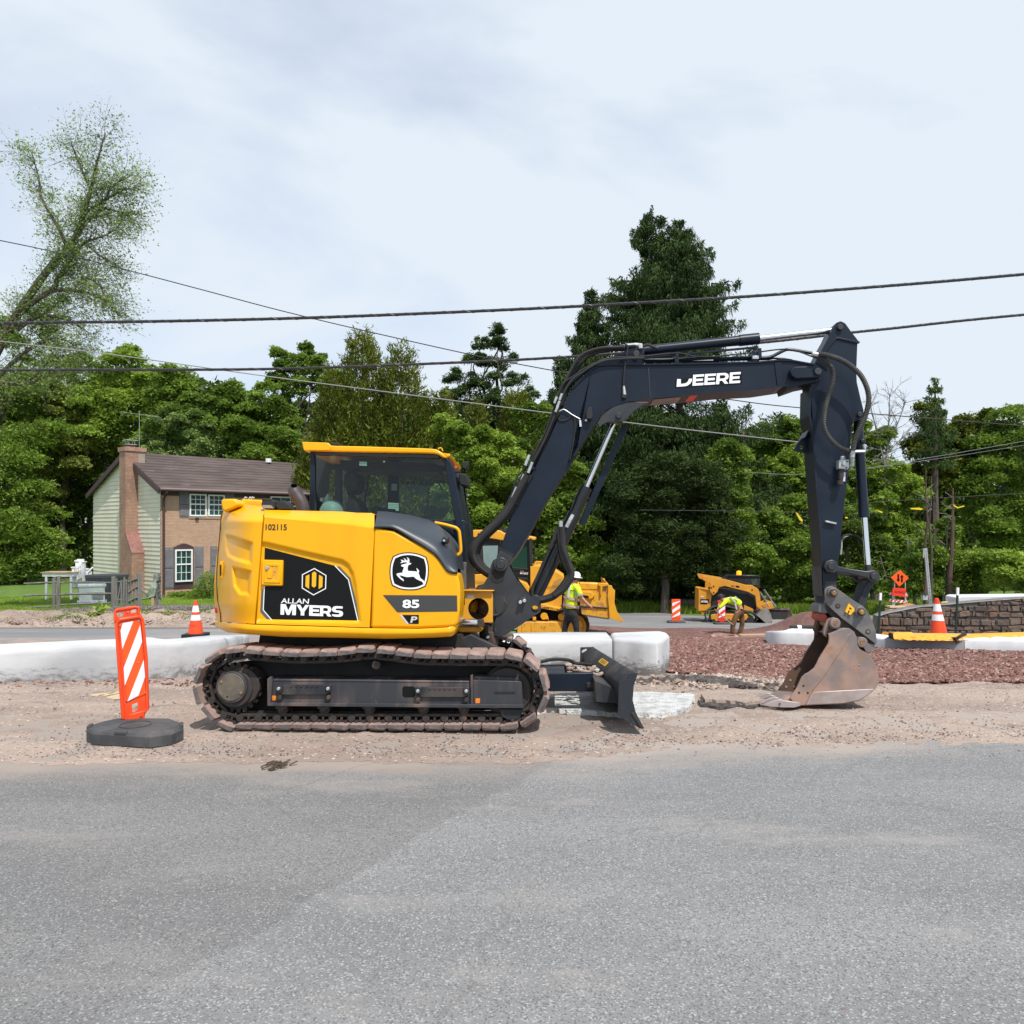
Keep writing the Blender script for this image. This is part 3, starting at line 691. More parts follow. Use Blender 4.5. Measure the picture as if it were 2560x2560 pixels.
# gusset wedges between arms and blade, dirt on top
w0 = [P(x, y, .78) for x, y in C([(1240,960),(1480,1050),(1480,1180),(1250,1160)], 1160, 1440, 3.864)]
MB().prism([Vector((p.x, .45, p.z)) for p in w0], [Vector((p.x, 1.85, p.z)) for p in w0]).build('blade_gusset', M['navy_dusty'], bl, bevel=.004)
mb = MB()
for i in range(60):
 x = random.uniform(w0[0].x-.2, w0[1].x); mb.ico((x, random.uniform(.9,1.5), w0[0].z - .0 + random.uniform(-.0,.02) - .3*max(0, x - w0[0].x)), random.uniform(.015,.045), sq=(1,1,.5), jit=.3)
tag(mb.build('dirt_clods', M['tanstone'], am), kind='stuff')
mb = MB(); hp = catmull([P(1350,1655,1.1), P(1385,1648,1.15), P(1420,1650,1.2), P(1440,1658,1.25), P(1480,1662,1.2)], 5)
mb.tube(hp, .016, 8); mb.build('hose', M['black'], am)
hp = catmull([P(1455,1692,.95), P(1480,1700,.9), P(1510,1706,.8), P(1535,1708,.7)], 5); MB().tube(hp, .012, 8).build('hose', M['black'], am)
# --- upper structure ------------------------------------------------------
# surface of the right side: v as a function of pixel position
REC_B = [(642,1352),(667,1354),(760,1376),(858,1398),(874,1409),(886,1433),(893,1465),(905,1559),(640,1556)]
def inside(x, y, poly):
 r = False; j = len(poly) - 1
 for i in range(len(poly)):
  xi, yi = poly[i]; xj, yj = poly[j]
  if (yi > y) != (yj > y) and x < (xj - xi) * (y - yi) / (yj - yi) + xi: r = not r
  j = i
 return r
def pdist(x, y, poly):
 m = 1e9
 for i in range(len(poly)):
  a = poly[i]; b = poly[(i+1) % len(poly)]
  dx, dy = b[0]-a[0], b[1]-a[1]; t = max(0, min(1, ((x-a[0])*dx + (y-a[1])*dy) / (dx*dx + dy*dy)))
  m = min(m, math.hypot(x-a[0]-t*dx, y-a[1]-t*dy))
 return m
SV = .05
def door_v(x, y):
 v = SV
 if inside(x, y, REC_B): v += .026 * smooth(0, 9, pdist(x, y, REC_B))
 return v
def grid(xl, xr, yt, yb, nx, ny, vf):
 rows = []
 for j in range(ny + 1):
  r = []
  for i in range(nx + 1):
   t = j / ny; s_ = i / nx
   x = lerp(xl(t), xr(t), s_); y = lerp(yt(x), yb(x), t)
   r.append(P(x, y, vf(x, y)))
  rows.append(r)
 return rows
ycrease = lambda x: lget([(640,1292),(655,1293),(860,1310),(937,1320)], x)
ytop = lambda x: lget([(640,1274),(660,1274.5),(860,1279),(937,1286)], x)
ybelt = lambda x: lget([(540,1553),(551,1556),(634,1561),(860,1568),(923,1570),(1047,1571.5),(1119,1568),(1144,1562)], x)
# side door with the decal
rows = grid(lambda t: lerp(661,640.5,t), lambda t: lerp(936,923.5,t), ycrease, lambda x: ybelt(x)-1.5, 90, 80, door_v)
n0 = rows[0]
top = [P(lerp(661,936,i/90), ytop(lerp(661,936,i/90)), .20) for i in range(91)]
mid = [n0[i].lerp(top[i], .12) + Vector((0,-.004,.0)) for i in range(91)]
edge = [Vector((p.x, p.y + .06, p.z)) for p in rows[-1]]
mb = MB(); mb.loft([[Vector((p.x, 1.15, p.z + .01)) for p in top]] + [top] + [mid] + rows + [edge])
L_ = [r[0] for r in rows]; mb.loft([L_, [Vector((p.x, p.y + .08, p.z)) for p in L_]])
L_ = [r[-1] for r in rows]; mb.loft([L_, [Vector((p.x, p.y + .08, p.z)) for p in L_]])
door = mb.build('side_door', M['yellow'], ex, smooth_=True, sharp=50)
# front panel with the badge: outline with cover cut
FRONT = C([(460,1250),(700,1290)], 840, 1060, 4.83) + [(1026,1350),(1058,1367),(1086,1385),(1101,1403),(1117,1424),(1130,1431),(1143,1432),(1149,1460),(1150.5,1477),(1149.5,1523),(1146,1555),(1140,1566),(1119,1568),(1047,1571),(926,1570)]
fp = prim(X, FRONT, SV, SV + .35).build('front_panel', M['yellow'], ex, bevel=.022, seg=3, ang=25)
# counterweight with embossed recesses
R1 = [(561.5,1335),(580,1338),(634,1356),(630,1413),(590,1403),(568,1392),(561,1370)]
R2 = [(578,1414),(630,1427),(625,1491),(597,1486),(583,1466)]
def cw_base(x, y):
 t = (y - 1280) / 290; left = lget([(0,551),(.15,550.5),(.3,545),(.5,539),(.64,536),(.8,535),(1,541)], t)
 e = (x - left) / 105.0
 e = max(0, min(1, e)); return SV + .62 * (1 - e) ** 3.0 + .02*(1-e)
def cw_v(x, y):
 v = cw_base(x, y)
 for rc, dpt in ((R1, .045), (R2, .05)):
  if inside(x, y, rc): v += dpt * smooth(0, 9, pdist(x, y, rc))
 v += .10 * smooth(1305, 1282, y)   # top leans in
 if y > 1500: v += .02 * smooth(1500, 1560, y)
 return v
cl = lambda t: lget([(0,557),(.06,553),(.15,550.5),(.3,545),(.5,539),(.64,536),(.8,535),(1,541)], t)
rows = []
ny, nx = 90, 70
for j in range(ny + 1):
 t = j / ny; r = []
 xr = lerp(657.5, 636.5, t); xl = cl(t)
 for i in range(nx + 1):
  s_ = (i / nx) ** 1.5; x = lerp(xl, xr, s_)
  yt = lerp(1281, 1288, smooth(0, 1, (x-551)/105)); y = lerp(yt, ybelt(x) - 1.5, t)
  r.append(P(x, y, cw_v(x, y)))
 # rear face continuing round
 p = r[0]
 back = [Vector((p.x - .015, p.y + .3, p.z)), Vector((p.x + .02, p.y + .9, p.z)), Vector((p.x + .30, 2.15, p.z))]
 rows.append(back[::-1] + r)
# top closing
tp = rows[0]; topr = [Vector((p.x + (.05 if i < 3 else .02), p.y + (.13 if i >= 3 else .0), p.z + .055)) for i, p in enumerate(tp)]
top2 = [Vector((lerp(p.x, tp[-1].x, .12), max(p.y, .35), p.z + .03)) for p in topr]
mb = MB(); mb.loft([[Vector((p.x, 1.3, p.z)) for p in top2], top2, topr] + rows)
edge = [Vector((p.x, p.y + .05, p.z)) for p in rows[-1]]
L_ = [r[-1] for r in rows]; mb.loft([L_, [Vector((p.x, p.y + .08, p.z)) for p in L_]])
cw = mb.build('counterweight', M['yellow'], ex, smooth_=True, sharp=50)
# rear corner strip (dark seam) and latch
mb = MB(); seam = [(553,1278),(551,1300),(548,1340),(544,1385),(541,1430),(541,1470),(543,1500),(549,1530),(551,1556)]
mb.tube(catmull([P(x+1.5, y, cw_v(x+1.5, y) - .006) for x, y in seam], 4), .006, 6); mb.build('seam', M['black'], cw)
prim(X, [(549,1404),(557,1403),(556,1447),(548,1446)], .42, .55).build('rear_latch', M['yellow'], cw, bevel=.006)
prim(X, [(549,1412),(552,1412),(552,1438),(549,1439)], .405, .43).build('slot', M['black'], cw)
prim(X, [(536,1519),(543,1521),(546,1534),(537,1532)], .60, .66).build('tail_light', M['red_lens'], cw, bevel=.003)
# top rear lobe
mb = MB(); lob = [(551,1250),(556,1246.5),(588,1246.5),(600,1262),(560,1282),(553,1272)]
prim(X, lob, .42, 1.5, mb); mb.build('top_lobe', M['yellow'], cw, bevel=.03, seg=3)
# belt (bottom skirt)
bt = [(540,1554)] + [(x, ybelt(x)) for x in range(551, 1145, 12)] + [(1144,1562)]
def belt_bot(x): return lget([(540,1567),(557,1576),(570,1581),(625,1586),(708,1592),(860,1594.5),(964,1597),(1088,1594),(1130,1591),(1142,1582),(1144,1570)], x)
rows = [[], [], [], [], [], []]
for i in range(71):
 x = lerp(538, 1145, i / 70); e = max(0, 1 - (x - 536)/95); vb = SV + .60 * e**3 - .012 + .10*max(0, (x-1125)/20)**2
 yt, yb = ybelt(x) + .5, belt_bot(x)
 for k, (t, dv) in enumerate(((0,.05),(0,.0),(.35,-.016),(.65,-.010),(1,.05),(1,.35))): rows[k].append(P(x, lerp(yt, yb, t), vb + dv))
mb = MB(); mb.loft(rows); mb.loft([rows[5], [Vector((p.x, 2.05, p.z)) for p in rows[5]]])
belt = mb.build('bottom_skirt', M['yellow'], ex, smooth_=True, sharp=60)
# deck and mass filling the inside so nothing is hollow
bx = [P(x, y, .35) for x, y in [(600,1300),(1000,1300),(1090,1420),(1100,1585),(620,1585)]]
MB().prism([Vector((p.x, .32, p.z)) for p in bx], [Vector((p.x, 1.98, p.z)) for p in bx]).build('engine_bay', M['black'], ex)
# hood top
ht = [P(x, y, .20) for x, y in [(655,1277),(930,1282),(930,1292),(655,1290)]]
MB().prism([Vector((p.x, .22, p.z)) for p in ht], [Vector((p.x, 2.0, p.z)) for p in ht]).build('hood', M['yellow'], ex, bevel=.01)
hp_ = prim(X, C([(640,905),(950,915),(940,1010),(680,1040),(610,1010)], 460, 1060, 4.83), .62, 1.25).build('rear_hood', M['yellow'], ex, bevel=.015)
for poly in (C([(765,970),(790,945),(850,940),(895,960),(850,1030),(770,1030)], 460,1060,4.83), C([(880,975),(935,965),(930,1020),(845,1030)],460,1060,4.83)):
 flat(X, poly, .617, M['yellow_far'], hp_, 'vent_recess')
mb = MB(); mb.tube([P(601,1249,.60), P(603,1256,.60), P(607,1274,.60)], .008, 8); mb.build('strap', M['brown_ink'], hp_)
vcyl(X, 601, 1251, 3, .57, .62, ref=.6).build('rubber_stop', M['black'], hp_)
for x in (610, 622, 628): MB().tube([P(x,1248,.9), P(x+3,1243,.9), P(x+8,1245,.9)], .008, 6).build('hinge', M['zinc'], hp_)
# grey cover in front of the cab
low = C([(465,1238),(600,1236),(720,1256),(950,1396),(1150,1526),(1240,1606),(1340,1752),(1400,1782),(1467,1784)], 840, 1060, 4.83)
up = C([(500,1052),(640,1060),(800,1085),(980,1120),(1150,1170),(1290,1270),(1400,1410),(1452,1560),(1475,1742)], 840, 1060, 4.83)
lo3 = catmull([P(x, y, SV - .012) for x, y in low], 4); up3 = catmull([P(x, y, .50) for x, y in up], 4)
rows = []
for k in range(9):
 t = k / 8; row = []
 for a, b in zip(lo3, up3):
  p = a.lerp(b, t); bul = math.sin(min(1, t*1.25) * math.pi * .5)
  row.append(Vector((p.x, lerp(SV - .012, .50, t**2.2), p.z)))
 rows.append(row)
# keep the outline where the photo has it: re-project each row point
rows = []
lo2 = [Vector((*q, 0)) for q in low]; up2 = [Vector((*q, 0)) for q in up]
lo2 = catmull(lo2, 5); up2 = catmull(up2, 5)
for k in range(11):
 t = k / 10
 rows.append([P(a.x + (b.x-a.x)*t, a.y + (b.y-a.y)*t, lerp(SV - .012, .46, t**2.0)) for a, b in zip(lo2, up2)])
rows = [[Vector((p.x, p.y + .06, p.z)) for p in rows[0]]] + rows + [[Vector((p.x, p.y + .5, p.z - .02)) for p in rows[-1]]]
mb = MB(); mb.loft(rows); 
L_ = [r[0] for r in rows]; mb.loft([L_, [Vector((p.x, p.y + .05, p.z)) for p in L_]])
cover = mb.build('cover', M['grey_cover'], ex, smooth_=True, sharp=50)
g2 = C([(460,1240),(600,1236),(720,1256),(950,1396),(1150,1526),(1240,1606),(1340,1752),(1400,1784),(1467,1788)], 840, 1060, 4.83)
MB().tube(catmull([P(x, y+1.5, SV - .004) for x, y in g2], 4), .010, 6).build('rubber_seal', M['black'], cover)
c_ = P(1115.5, 1351, .19); mb = MB()
vcyl(X, 1116, 1351, 9, .13, .22, n=20, ref=.2).build('lamp_recess', M['blackgloss'], cover, bevel=.01)
vcyl(X, 1113, 1352, 3, .12, .14, n=12, ref=.2).build('bolt', M['zinc'], cover)
# --- decals -------------------------------------------------------------
def Q(x, y, off=.0025): return P(x, y, door_v(x, y) - off)
def on(off): return lambda x, y: P(x, y, SV + .026 - off)
def dens(pts, k=6):
 o = []
 for i in range(len(pts)):
  a, b = pts[i], pts[(i+1) % len(pts)]
  for j in range(k): o.append((lerp(a[0], b[0], j/k), lerp(a[1], b[1], j/k)))
 return o
BLK = [(662,1369),(837,1414.4),(871,1449),(896,1556),(681.5,1552),(658,1525),(661,1465),(707,1465),(708,1400),(661,1398.5)]
# the decal follows the recess: shrink the vertical part where the panel rises
flat(X, BLK, 0, M['black_ink'], door, 'black_decal', fn=lambda x, y: P(x, y, SV + .0225 if y < 1385 or x < 668 else SV + .0235))
def strip(pts, wpx, off, mat, name='stripe'):
 mb = MB(); 
 for (a, b) in zip(pts, pts[1:]):
  d = Vector((b[0]-a[0], b[1]-a[1])).normalized(); n = Vector((-d.y, d.x)) * wpx / 2
  mb.add([P(a[0]+n.x, a[1]+n.y, SV+.0235-off), P(b[0]+n.x, b[1]+n.y, SV+.0235-off), P(b[0]-n.x, b[1]-n.y, SV+.0235-off), P(a[0]-n.x, a[1]-n.y, SV+.0235-off)], [(0,1,2,3)])
 return mb.build(name, mat, door)
strip([(837,1414),(871,1449),(896,1557)], 2.2, .0035, M['white_ink'])
strip([(661,1465),(658,1525),(682,1553)], 2.2, .0035, M['white_ink'])
flat(X, [(842,1415),(850,1417),(876,1445),(902,1549),(895,1550),(872,1449)], 0, M['grey_ink'], door, 'grey_decal', fn=lambda x, y: P(x, y, SV + .021))
flat(X, [(653.6,1474),(659.5,1474),(657,1526),(680,1552),(671,1552),(650.5,1529)], 0, M['grey_ink'], door, 'grey_decal', fn=lambda x, y: P(x, y, SV + .0225))
HX = [(786,1420),(816,1438),(815,1472),(783.6,1488.6),(754.4,1470.6),(755,1436)]
cxh, cyh = 785, 1454
inner = [(cxh + (x-cxh)*.925, cyh + (y-cyh)*.925) for x, y in HX]
fd_ = lambda o: (lambda x, y: P(x, y, SV + .0235 - o))
flat(X, HX, 0, M['white_ink'], door, 'hexagon_mark', hole=inner, fn=fd_(.003))
for b in ([(764.3,1440),(773.7,1436),(772.6,1472),(763.3,1466)], [(780,1432.7),(786,1428.5),(791,1432.7),(790,1465),(784.6,1469),(779.5,1465)], [(797.5,1437),(806.8,1442),(806,1467),(796.5,1472.7)]):
 flat(X, b, 0, M['yellow_ink'], door, 'mark_bar', fn=fd_(.003))
text(X, 'ALLAN', (702,1508), (771.5,1509.5), (703.5,1495.5), 0, M['white_ink'], door, bold=.012, fn=fd_(.003))
E__ = [(0,0),(1,0),(1,.24),(.33,.24),(.33,.40),(.92,.40),(.92,.61),(.33,.61),(.33,.77),(1,.77),(1,1),(0,1)]
LET = {'M': ([(0,0),(.24,0),(.24,.60),(.42,0),(.58,0),(.76,.60),(.76,0),(1,0),(1,1),(.68,1),(.5,.42),(.32,1),(0,1)], None, 41),
 'Y': ([(.36,0),(.64,0),(.64,.36),(1,1),(.70,1),(.5,.60),(.30,1),(0,1),(.36,.36)], None, 34), 'E': (E__, None, 28),
 'R': ([(0,0),(.28,0),(.28,.28),(.50,.28),(.68,0),(1,0),(.78,.34),(.93,.46),(.97,.65),(.92,.86),(.76,.97),(.6,1),(0,1)], [(.28,.49),(.56,.49),(.66,.54),(.68,.63),(.66,.73),(.56,.78),(.28,.78)], 31),
 'S': ([(.02,.10),(.18,.02),(.35,0),(.65,0),(.85,.05),(.97,.17),(1,.32),(.96,.46),(.84,.56),(.68,.59),(.38,.61),(.32,.68),(.36,.76),(.5,.79),(.94,.79),(.94,.98),(.82,1),(.38,1),(.15,.95),(.04,.83),(0,.68),(.05,.52),(.18,.43),(.34,.40),(.62,.385),(.68,.31),(.63,.23),(.5,.21),(.02,.22)], None, 30)}
xx = 701
for ch_ in 'MYERS':
 pg, ho, wd_ = LET[ch_]; wd_ *= .94; yb0 = 1536.5 + (xx-701)*.038
 mp_ = lambda q: [(xx + wd_*a + .8*b, yb0 + wd_*a*.038 - 26.5*b) for a, b in q]
 flat(X, mp_(pg), 0, M['white_ink'], door, 'lettering', hole=mp_(ho) if ho else None, fn=fd_(.003)); xx += wd_ + .6
text(X, '102115', (664,1325), (717,1325.5), (664,1310), 0, M['brown_ink'], door, bold=.022, fn=lambda x, y: P(x, y, SV - .003))
# door latch
mb = MB(); prim(X, [(655,1399.5),(707,1401),(705,1465),(652,1463)], SV - .004, SV + .06, mb); lt = mb.build('latch_panel', M['yellow'], door, bevel=.010, seg=3)
prim(X, [(661,1407),(702,1408),(700,1458),(659,1457)], SV - .010, SV, hole=[(667,1415),(693,1416),(691,1449),(666,1448)]).build('latch_frame', M['yellow'], lt, bevel=.005)
flat(X, [(667,1415),(693,1416),(691,1449),(666,1448)], SV - .0055, M['yellow_dirty'], lt, 'latch_recess')
prim(X, [(667,1424),(680,1424),(679,1446),(667,1446)], SV - .014, SV - .004).build('handle', M['yellow'], lt, bevel=.003)
vcyl(X, 669.5, 1420, 4.5, SV - .022, SV - .004, n=12, ref=.05).build('key_lock', M['steel'], lt, bevel=.002)
# front panel decals
ff = lambda o: (lambda x, y: P(x, y, SV - o))
flat(X, [(957,1487.6),(1142.5,1488.7),(1143.5,1528.6),(993,1530.7)], 0, M['darkgrey_ink'], fp, 'model_stripe', fn=ff(.002))
text(X, '85', (1004.5,1522), (1050,1522), (1004.5,1497.5), 0, M['black_ink'], fp, bold=.075, fn=ff(.003))
text(X, '85', (1006,1520.5), (1048.5,1520.5), (1006,1499), 0, M['white_ink'], fp, bold=.035, fn=ff(.004))
flat(X, [(1005.6,1537.3),(1047,1537.3),(1047,1559.7),(1023,1559.7)], 0, M['black_ink'], fp, 'letter_box', fn=ff(.002))
flat(X, [(998.4,1537.3),(1004.6,1537.3),(1022.6,1560),(1017,1560)], 0, M['silver_ink'], fp, 'slash', fn=ff(.002))
text(X, 'P', (1025.5,1557), (1041,1557), (1029,1541), 0, M['silver_ink'], fp, bold=.03, fn=ff(.003))
def bz(pts): return [(960 + x/13.8, 1360 + y/13.8) for x, y in pts]
def curve2(pts, k=5):
 o = catmull([Vector((x, y, 0)) for x, y in pts], k); return [(p.x, p.y) for p in o]
def badge(s):
 T = [(300,425),(560,320),(870,288),(1180,335),(1465,445)]; Rr = [(1465,445),(1535,700),(1548,950),(1515,1230),(1440,1465)]
 B = [(1440,1465),(1180,1570),(870,1598),(560,1560),(275,1440)]; Lf = [(275,1440),(210,1200),(190,950),(215,690),(300,425)]
 o = []
 for e in (T, Rr, B, Lf): o += curve2(e, 5)[:-1]
 c = (870, 945); return bz([(c[0] + (x-c[0])*s, c[1] + (y-c[1])*s) for x, y in o])
flat(X, badge(1), 0, M['black_ink'], fp, 'badge', fn=ff(.002))
flat(X, badge(.945), 0, M['white_ink'], fp, 'badge_ring', hole=badge(.86), fn=ff(.0032))
DEER = [(635,990),(640,950),(665,870),(690,795),(600,770),(592,735),(620,710),(700,690),(770,675),(792,655),(785,632),(740,628),(680,632),(600,655),(553,662),(625,597),(570,545),(640,548),(685,578),(722,572),(705,525),(665,485),(720,505),(765,550),(785,570),(805,572),(818,555),(812,500),(782,455),(830,475),(870,520),(880,570),(870,660),(950,655),(925,690),(885,720),(845,718),(818,800),(812,870),(825,912),(870,935),(960,935),(1060,942),(1142,955),(1145,910),(1110,820),(1170,870),(1205,920),(1215,970),(1185,985),(1215,1060),(1245,1150),(1275,1195),(1350,1240),(1405,1330),(1372,1390),(1310,1295),(1190,1245),(1110,1205),(1050,1150),(1025,1128),(960,1128),(870,1138),(780,1140),(700,1120),(600,1088),(525,1082),(590,1165),(660,1205),(688,1270),(670,1280),(560,1205),(470,1110),(430,1055),(440,1025),(500,1005),(580,995)]
flat(X, bz(DEER), 0, M['white_ink'], fp, 'leaping_deer', fn=ff(.0038))
# work lamps and exhaust on the hood
for pts, lens in ((C([(930,965),(945,925),(985,905),(1050,905),(1085,930),(1100,1010),(1085,1025),(960,1020),(940,995)],460,1060,4.83), True),
   (C([(1115,935),(1200,925),(1240,945),(1275,990),(1278,1030),(1130,1028),(1105,985)],460,1060,4.83), False)):
 lm = prim(X, pts, .22, .36).build('work_lamp', M['black'], ex, bevel=.006)
 xs = [p[0] for p in pts]; ys_ = [p[1] for p in pts]
 if lens:
  prim(X, C([(940,978),(1050,980),(1085,1018),(962,1016)],460,1060,4.83), .212, .222).build('lens', PM('lamp_lens', (.30,.24,.20), rough=.2), lm)
  for i in range(6): prim(X, [(655+i*4.2,1248),(657+i*4.2,1247.5),(656.5+i*4.2,1252.5),(654.5+i*4.2,1253)], .22, .35).build('fin', M['black'], lm)
 MB().bar(P(xs[0]+18, max(ys_)-4, .29), P(xs[0]+18, max(ys_)+5, .29), .03, .03, Vector((1,0,0))).build('stand', M['black'], lm)
mb = MB()
pp = [P(x, y, .95) for x, y in [(757,1292),(757,1270),(752,1254),(745,1243),(738,1232)]]
mb.tube(catmull(pp, 5), .062, 18, cap=False); exh = mb.build('exhaust_pipe', PM('heat_browned_pipe', (.045,.038,.042), (.07,.06,.065), 4, rough=.5, metal=.3), ex, smooth_=True)
e1 = P(738,1232,.95); 
MB().tube([P(739,1236,.95), P(735,1222,.95), P(735,1214,.92)], [.062,.062,.03], 18, cap=False).build('slant_tip', exh.data.materials[0], exh, smooth_=True)
# --- cab ------------------------------------------------------------------
c1 = lambda pts: C(pts, 460, 1060, 4.83)
c3 = lambda pts: C(pts, 840, 1060, 4.83)
ROOF = c1([(1445,322),(1440,290)]) + [(762,1113),(819,1113)] + c3([(0,262),(300,268),(1000,290),(1150,296),(1215,306),(1290,350),(1350,410),(1290,405),(1230,367),(1180,357),(1000,350),(0,332)])
roof = prim(X, ROOF, 1.16, 2.22).build('cab_roof', M['yellow'], ex, bevel=.022, seg=3, ang=30)
prim(X, c1([(1425,215),(1735,225),(1765,262),(1765,318),(1445,318)]), 1.12, 1.20).build('rear_visor', M['yellow'], roof, bevel=.006)
prim(X, c1([(1425,215),(1450,216),(1470,318),(1445,318)]), 1.2, 2.2).build('rear_visor', M['yellow'], roof, bevel=.006)
prim(X, c1([(1745,226),(1850,220),(1890,250),(1765,256)]), 1.5, 1.8).build('beacon_base', M['black'], roof, bevel=.006)
prim(X, c3([(1290,350),(1378,360),(1375,385),(1350,400)]), 1.2, 2.2).build('front_lip', M['yellow'], roof, bevel=.004)
MB().tube(catmull([P(*q, 1.5) for q in c3([(1235,305),(1245,290),(1275,292),(1290,325)])], 4), .006, 6).build('lifting_eye', M['yellow'], roof)
pil = prim(X, c3([(1240,395),(1290,405),(1350,408),(1372,445),(1405,530),(1440,700),(1490,1000),(1540,1300),(1575,1700),(1578,1980),(1510,1980),(1480,1700),(1455,1400),(1430,1150),(1395,950),(1350,700),(1315,500),(1290,440)]), 1.2, 1.28)
cabf = pil.build('cab_frame', M['navy'], ex, bevel=.01)
prim(X, c3([(1372,445),(1405,530),(1440,700),(1490,1000),(1540,1300),(1575,1700),(1578,1980),(1560,1980),(1520,1300),(1470,1000),(1420,700),(1385,530),(1362,450)]), 1.28, 2.18).build('front_frame', M['navy'], cabf, bevel=.004)
# further front pillar and a door edge on the other side
pr = [P(*q, 1.2) for q in c3([(1240,395),(1290,405),(1350,408),(1372,445),(1405,530),(1440,700),(1490,1000),(1540,1300),(1575,1700),(1545,1700),(1500,1300),(1450,1000),(1400,700),(1365,530),(1330,460)])]
MB().prism([Vector((p.x, 2.12, p.z)) for p in pr], [Vector((p.x, 2.2, p.z)) for p in pr]).build('front_pillar', M['navy'], cabf, bevel=.006)
prim(X, [(775,1126),(786,1126),(787,1300),(773,1300)], 1.2, 1.27).build('rear_pillar', M['navy'], cabf, bevel=.006)
rp_ = [P(*q, 1.2) for q in [(775,1126),(792,1126),(793,1300),(773,1300)]]
MB().prism([Vector((p.x, 2.12, p.z)) for p in rp_], [Vector((p.x, 2.2, p.z)) for p in rp_]).build('rear_pillar', M['navy'], cabf, bevel=.006)
prim(X, [(786,1127),(1095,1137),(1100,1146),(786,1137)], 1.2, 1.26).build('top_rail', M['blackgloss'], cabf, bevel=.004)
prim(X, [(1500+0,0)]*0 or [(850,1150),(1088,1158),(1096,1180),(850,1172)], 1.5, 2.0).build('roof_lining', M['black'], cabf)
prim(X, [(775,1290),(1160,1300),(1168,1520),(775,1520)], 1.24, 2.2).build('lower_body', M['navy'], cabf, bevel=.01)
GP = [(786,1130)] + c3([(0,335),(1000,352),(1180,358),(1235,372),(1290,440),(1330,560),(1370,850),(1410,1100),(1440,1250)]) + [(1138,1345),(786,1330)]
flat(X, GP, 1.225, M['cab_glass'], cabf, 'side_window')
gq = [P(*q, 1.225) for q in GP]
MB().add([Vector((p.x, 2.16, p.z)) for p in gq], [tuple(range(len(gq)))]).build('far_window', glass_mat('clear_cab_glass', (.80,.88,.84), .04), cabf)
# far side door post and rails
fw = lambda px, py: P(px, py, 2.13)
def fslab(pts, v=2.13, th=.05): return prim(X, pts, v, v + th)
post = fslab([(970,1168),(997,1168),(996,1330),(968,1330)]).build('door_post', M['black'], cabf)
fslab([(790,1128),(1120,1140),(1120,1178),(790,1172)]).build('door_rail', M['black'], cabf)
fslab([(790,1172),(822,1172),(815,1330),(790,1330)]).build('door_rail', M['black'], cabf)
MB().tube([fw(927,1178) + Vector((0,-.1,0)), fw(912,1300) + Vector((0,-.1,0))], .014, 6).build('grab_bar', M['black'], cabf)
MB().tube([P(1062,1150,1.9), P(1107,1225,1.9)], .007, 6).build('wiper', M['black'], cabf)
MB().tube([P(1070,1165,1.9), P(1112,1215,1.9)], .004, 6).build('wiper', M['black'], cabf)
flat(X, [(898.5,1153.5),(917.5,1154.5),(917,1164.5),(898,1163.5)], 1.232, PM('pale_sticker', (.45,.72,.68), rough=.6), cabf, 'sticker')
lb = flat(X, [(970.5,1256.5),(997,1258),(997,1273),(970,1271.5)], 1.232, PM('pale_label', (.42,.66,.62), rough=.6), cabf, 'label')
for k in range(3): flat(X, [(970.5,1260+3.6*k),(997,1261+3.6*k),(997,1261.8+3.6*k),(970.5,1260.8+3.6*k)], 1.2315, M['black_ink'], lb, 'print_line')
flat(X, [(989,1273),(997,1273.4),(997,1277),(989,1276.6)], 1.232, PM('pale_label2', (.42,.66,.62), rough=.6), cabf, 'label')
flat(X, [(979,1209),(993,1210),(992,1227),(978,1226)], 1.45, PM('dim_label', (.16,.19,.18), rough=.6), cabf, 'label')
vcyl(X, 960, 1154, 2.6, 1.225, 1.235, n=12).build('screw', M['zinc'], cabf)
# seat
mb = MB(); sp_ = [P(x, y, 1.5) for x, y in [(866,1178),(888,1180),(897,1196),(896,1216),(884,1232),(866,1230),(856,1210),(857,1188)]]
mb.prism(sp_, [Vector((p.x, p.y + .32, p.z)) for p in sp_]); seat = mb.build('seat', M['black'], cabf, bevel=.03, seg=3)
prim(X, [(872,1238),(886,1241),(896,1262),(904,1320),(870,1330),(862,1260)], 1.42, 1.88).build('backrest', M['black'], seat, bevel=.03, seg=3)
prim(X, [(868,1225),(880,1225),(882,1245),(870,1245)], 1.6, 1.7).build('headrest_stem', M['black'], seat)
prim(X, [(928,1268),(975,1270),(975,1320),(928,1320)], 1.5, 1.65).build('console', M['black'], cabf, bevel=.01)
mb = MB()
cc = P(830, 1279, 1.5); r = 30 * X.mpx(830, 1279, 1.5)
mb.rings([(r*1.05, -.02), (r*.98, r*.25), (r*.8, r*.6), (r*.5, r*.85), (0, r*.95)], 24, Matrix.Translation(cc))
hh_ = mb.build('domed_cover', PM('pale_teal_plastic', (.30,.46,.43), rough=.5), cabf, smooth_=True)
mb = MB(); c2_ = P(820, 1254, 1.5); k = X.mpx(820, 1254, 1.5); mb.rings([(13*k, -4*k), (12*k, 0), (2*k, 19*k), (0, 20*k)], 18, Matrix.Translation(c2_)); mb.build('cone_cap', hh_.data.materials[0], hh_)
mb = MB(); mb.cyl(P(803,1249,1.45), P(812,1249,1.5), .02, 10); mb.build('knob', hh_.data.materials[0], hh_)
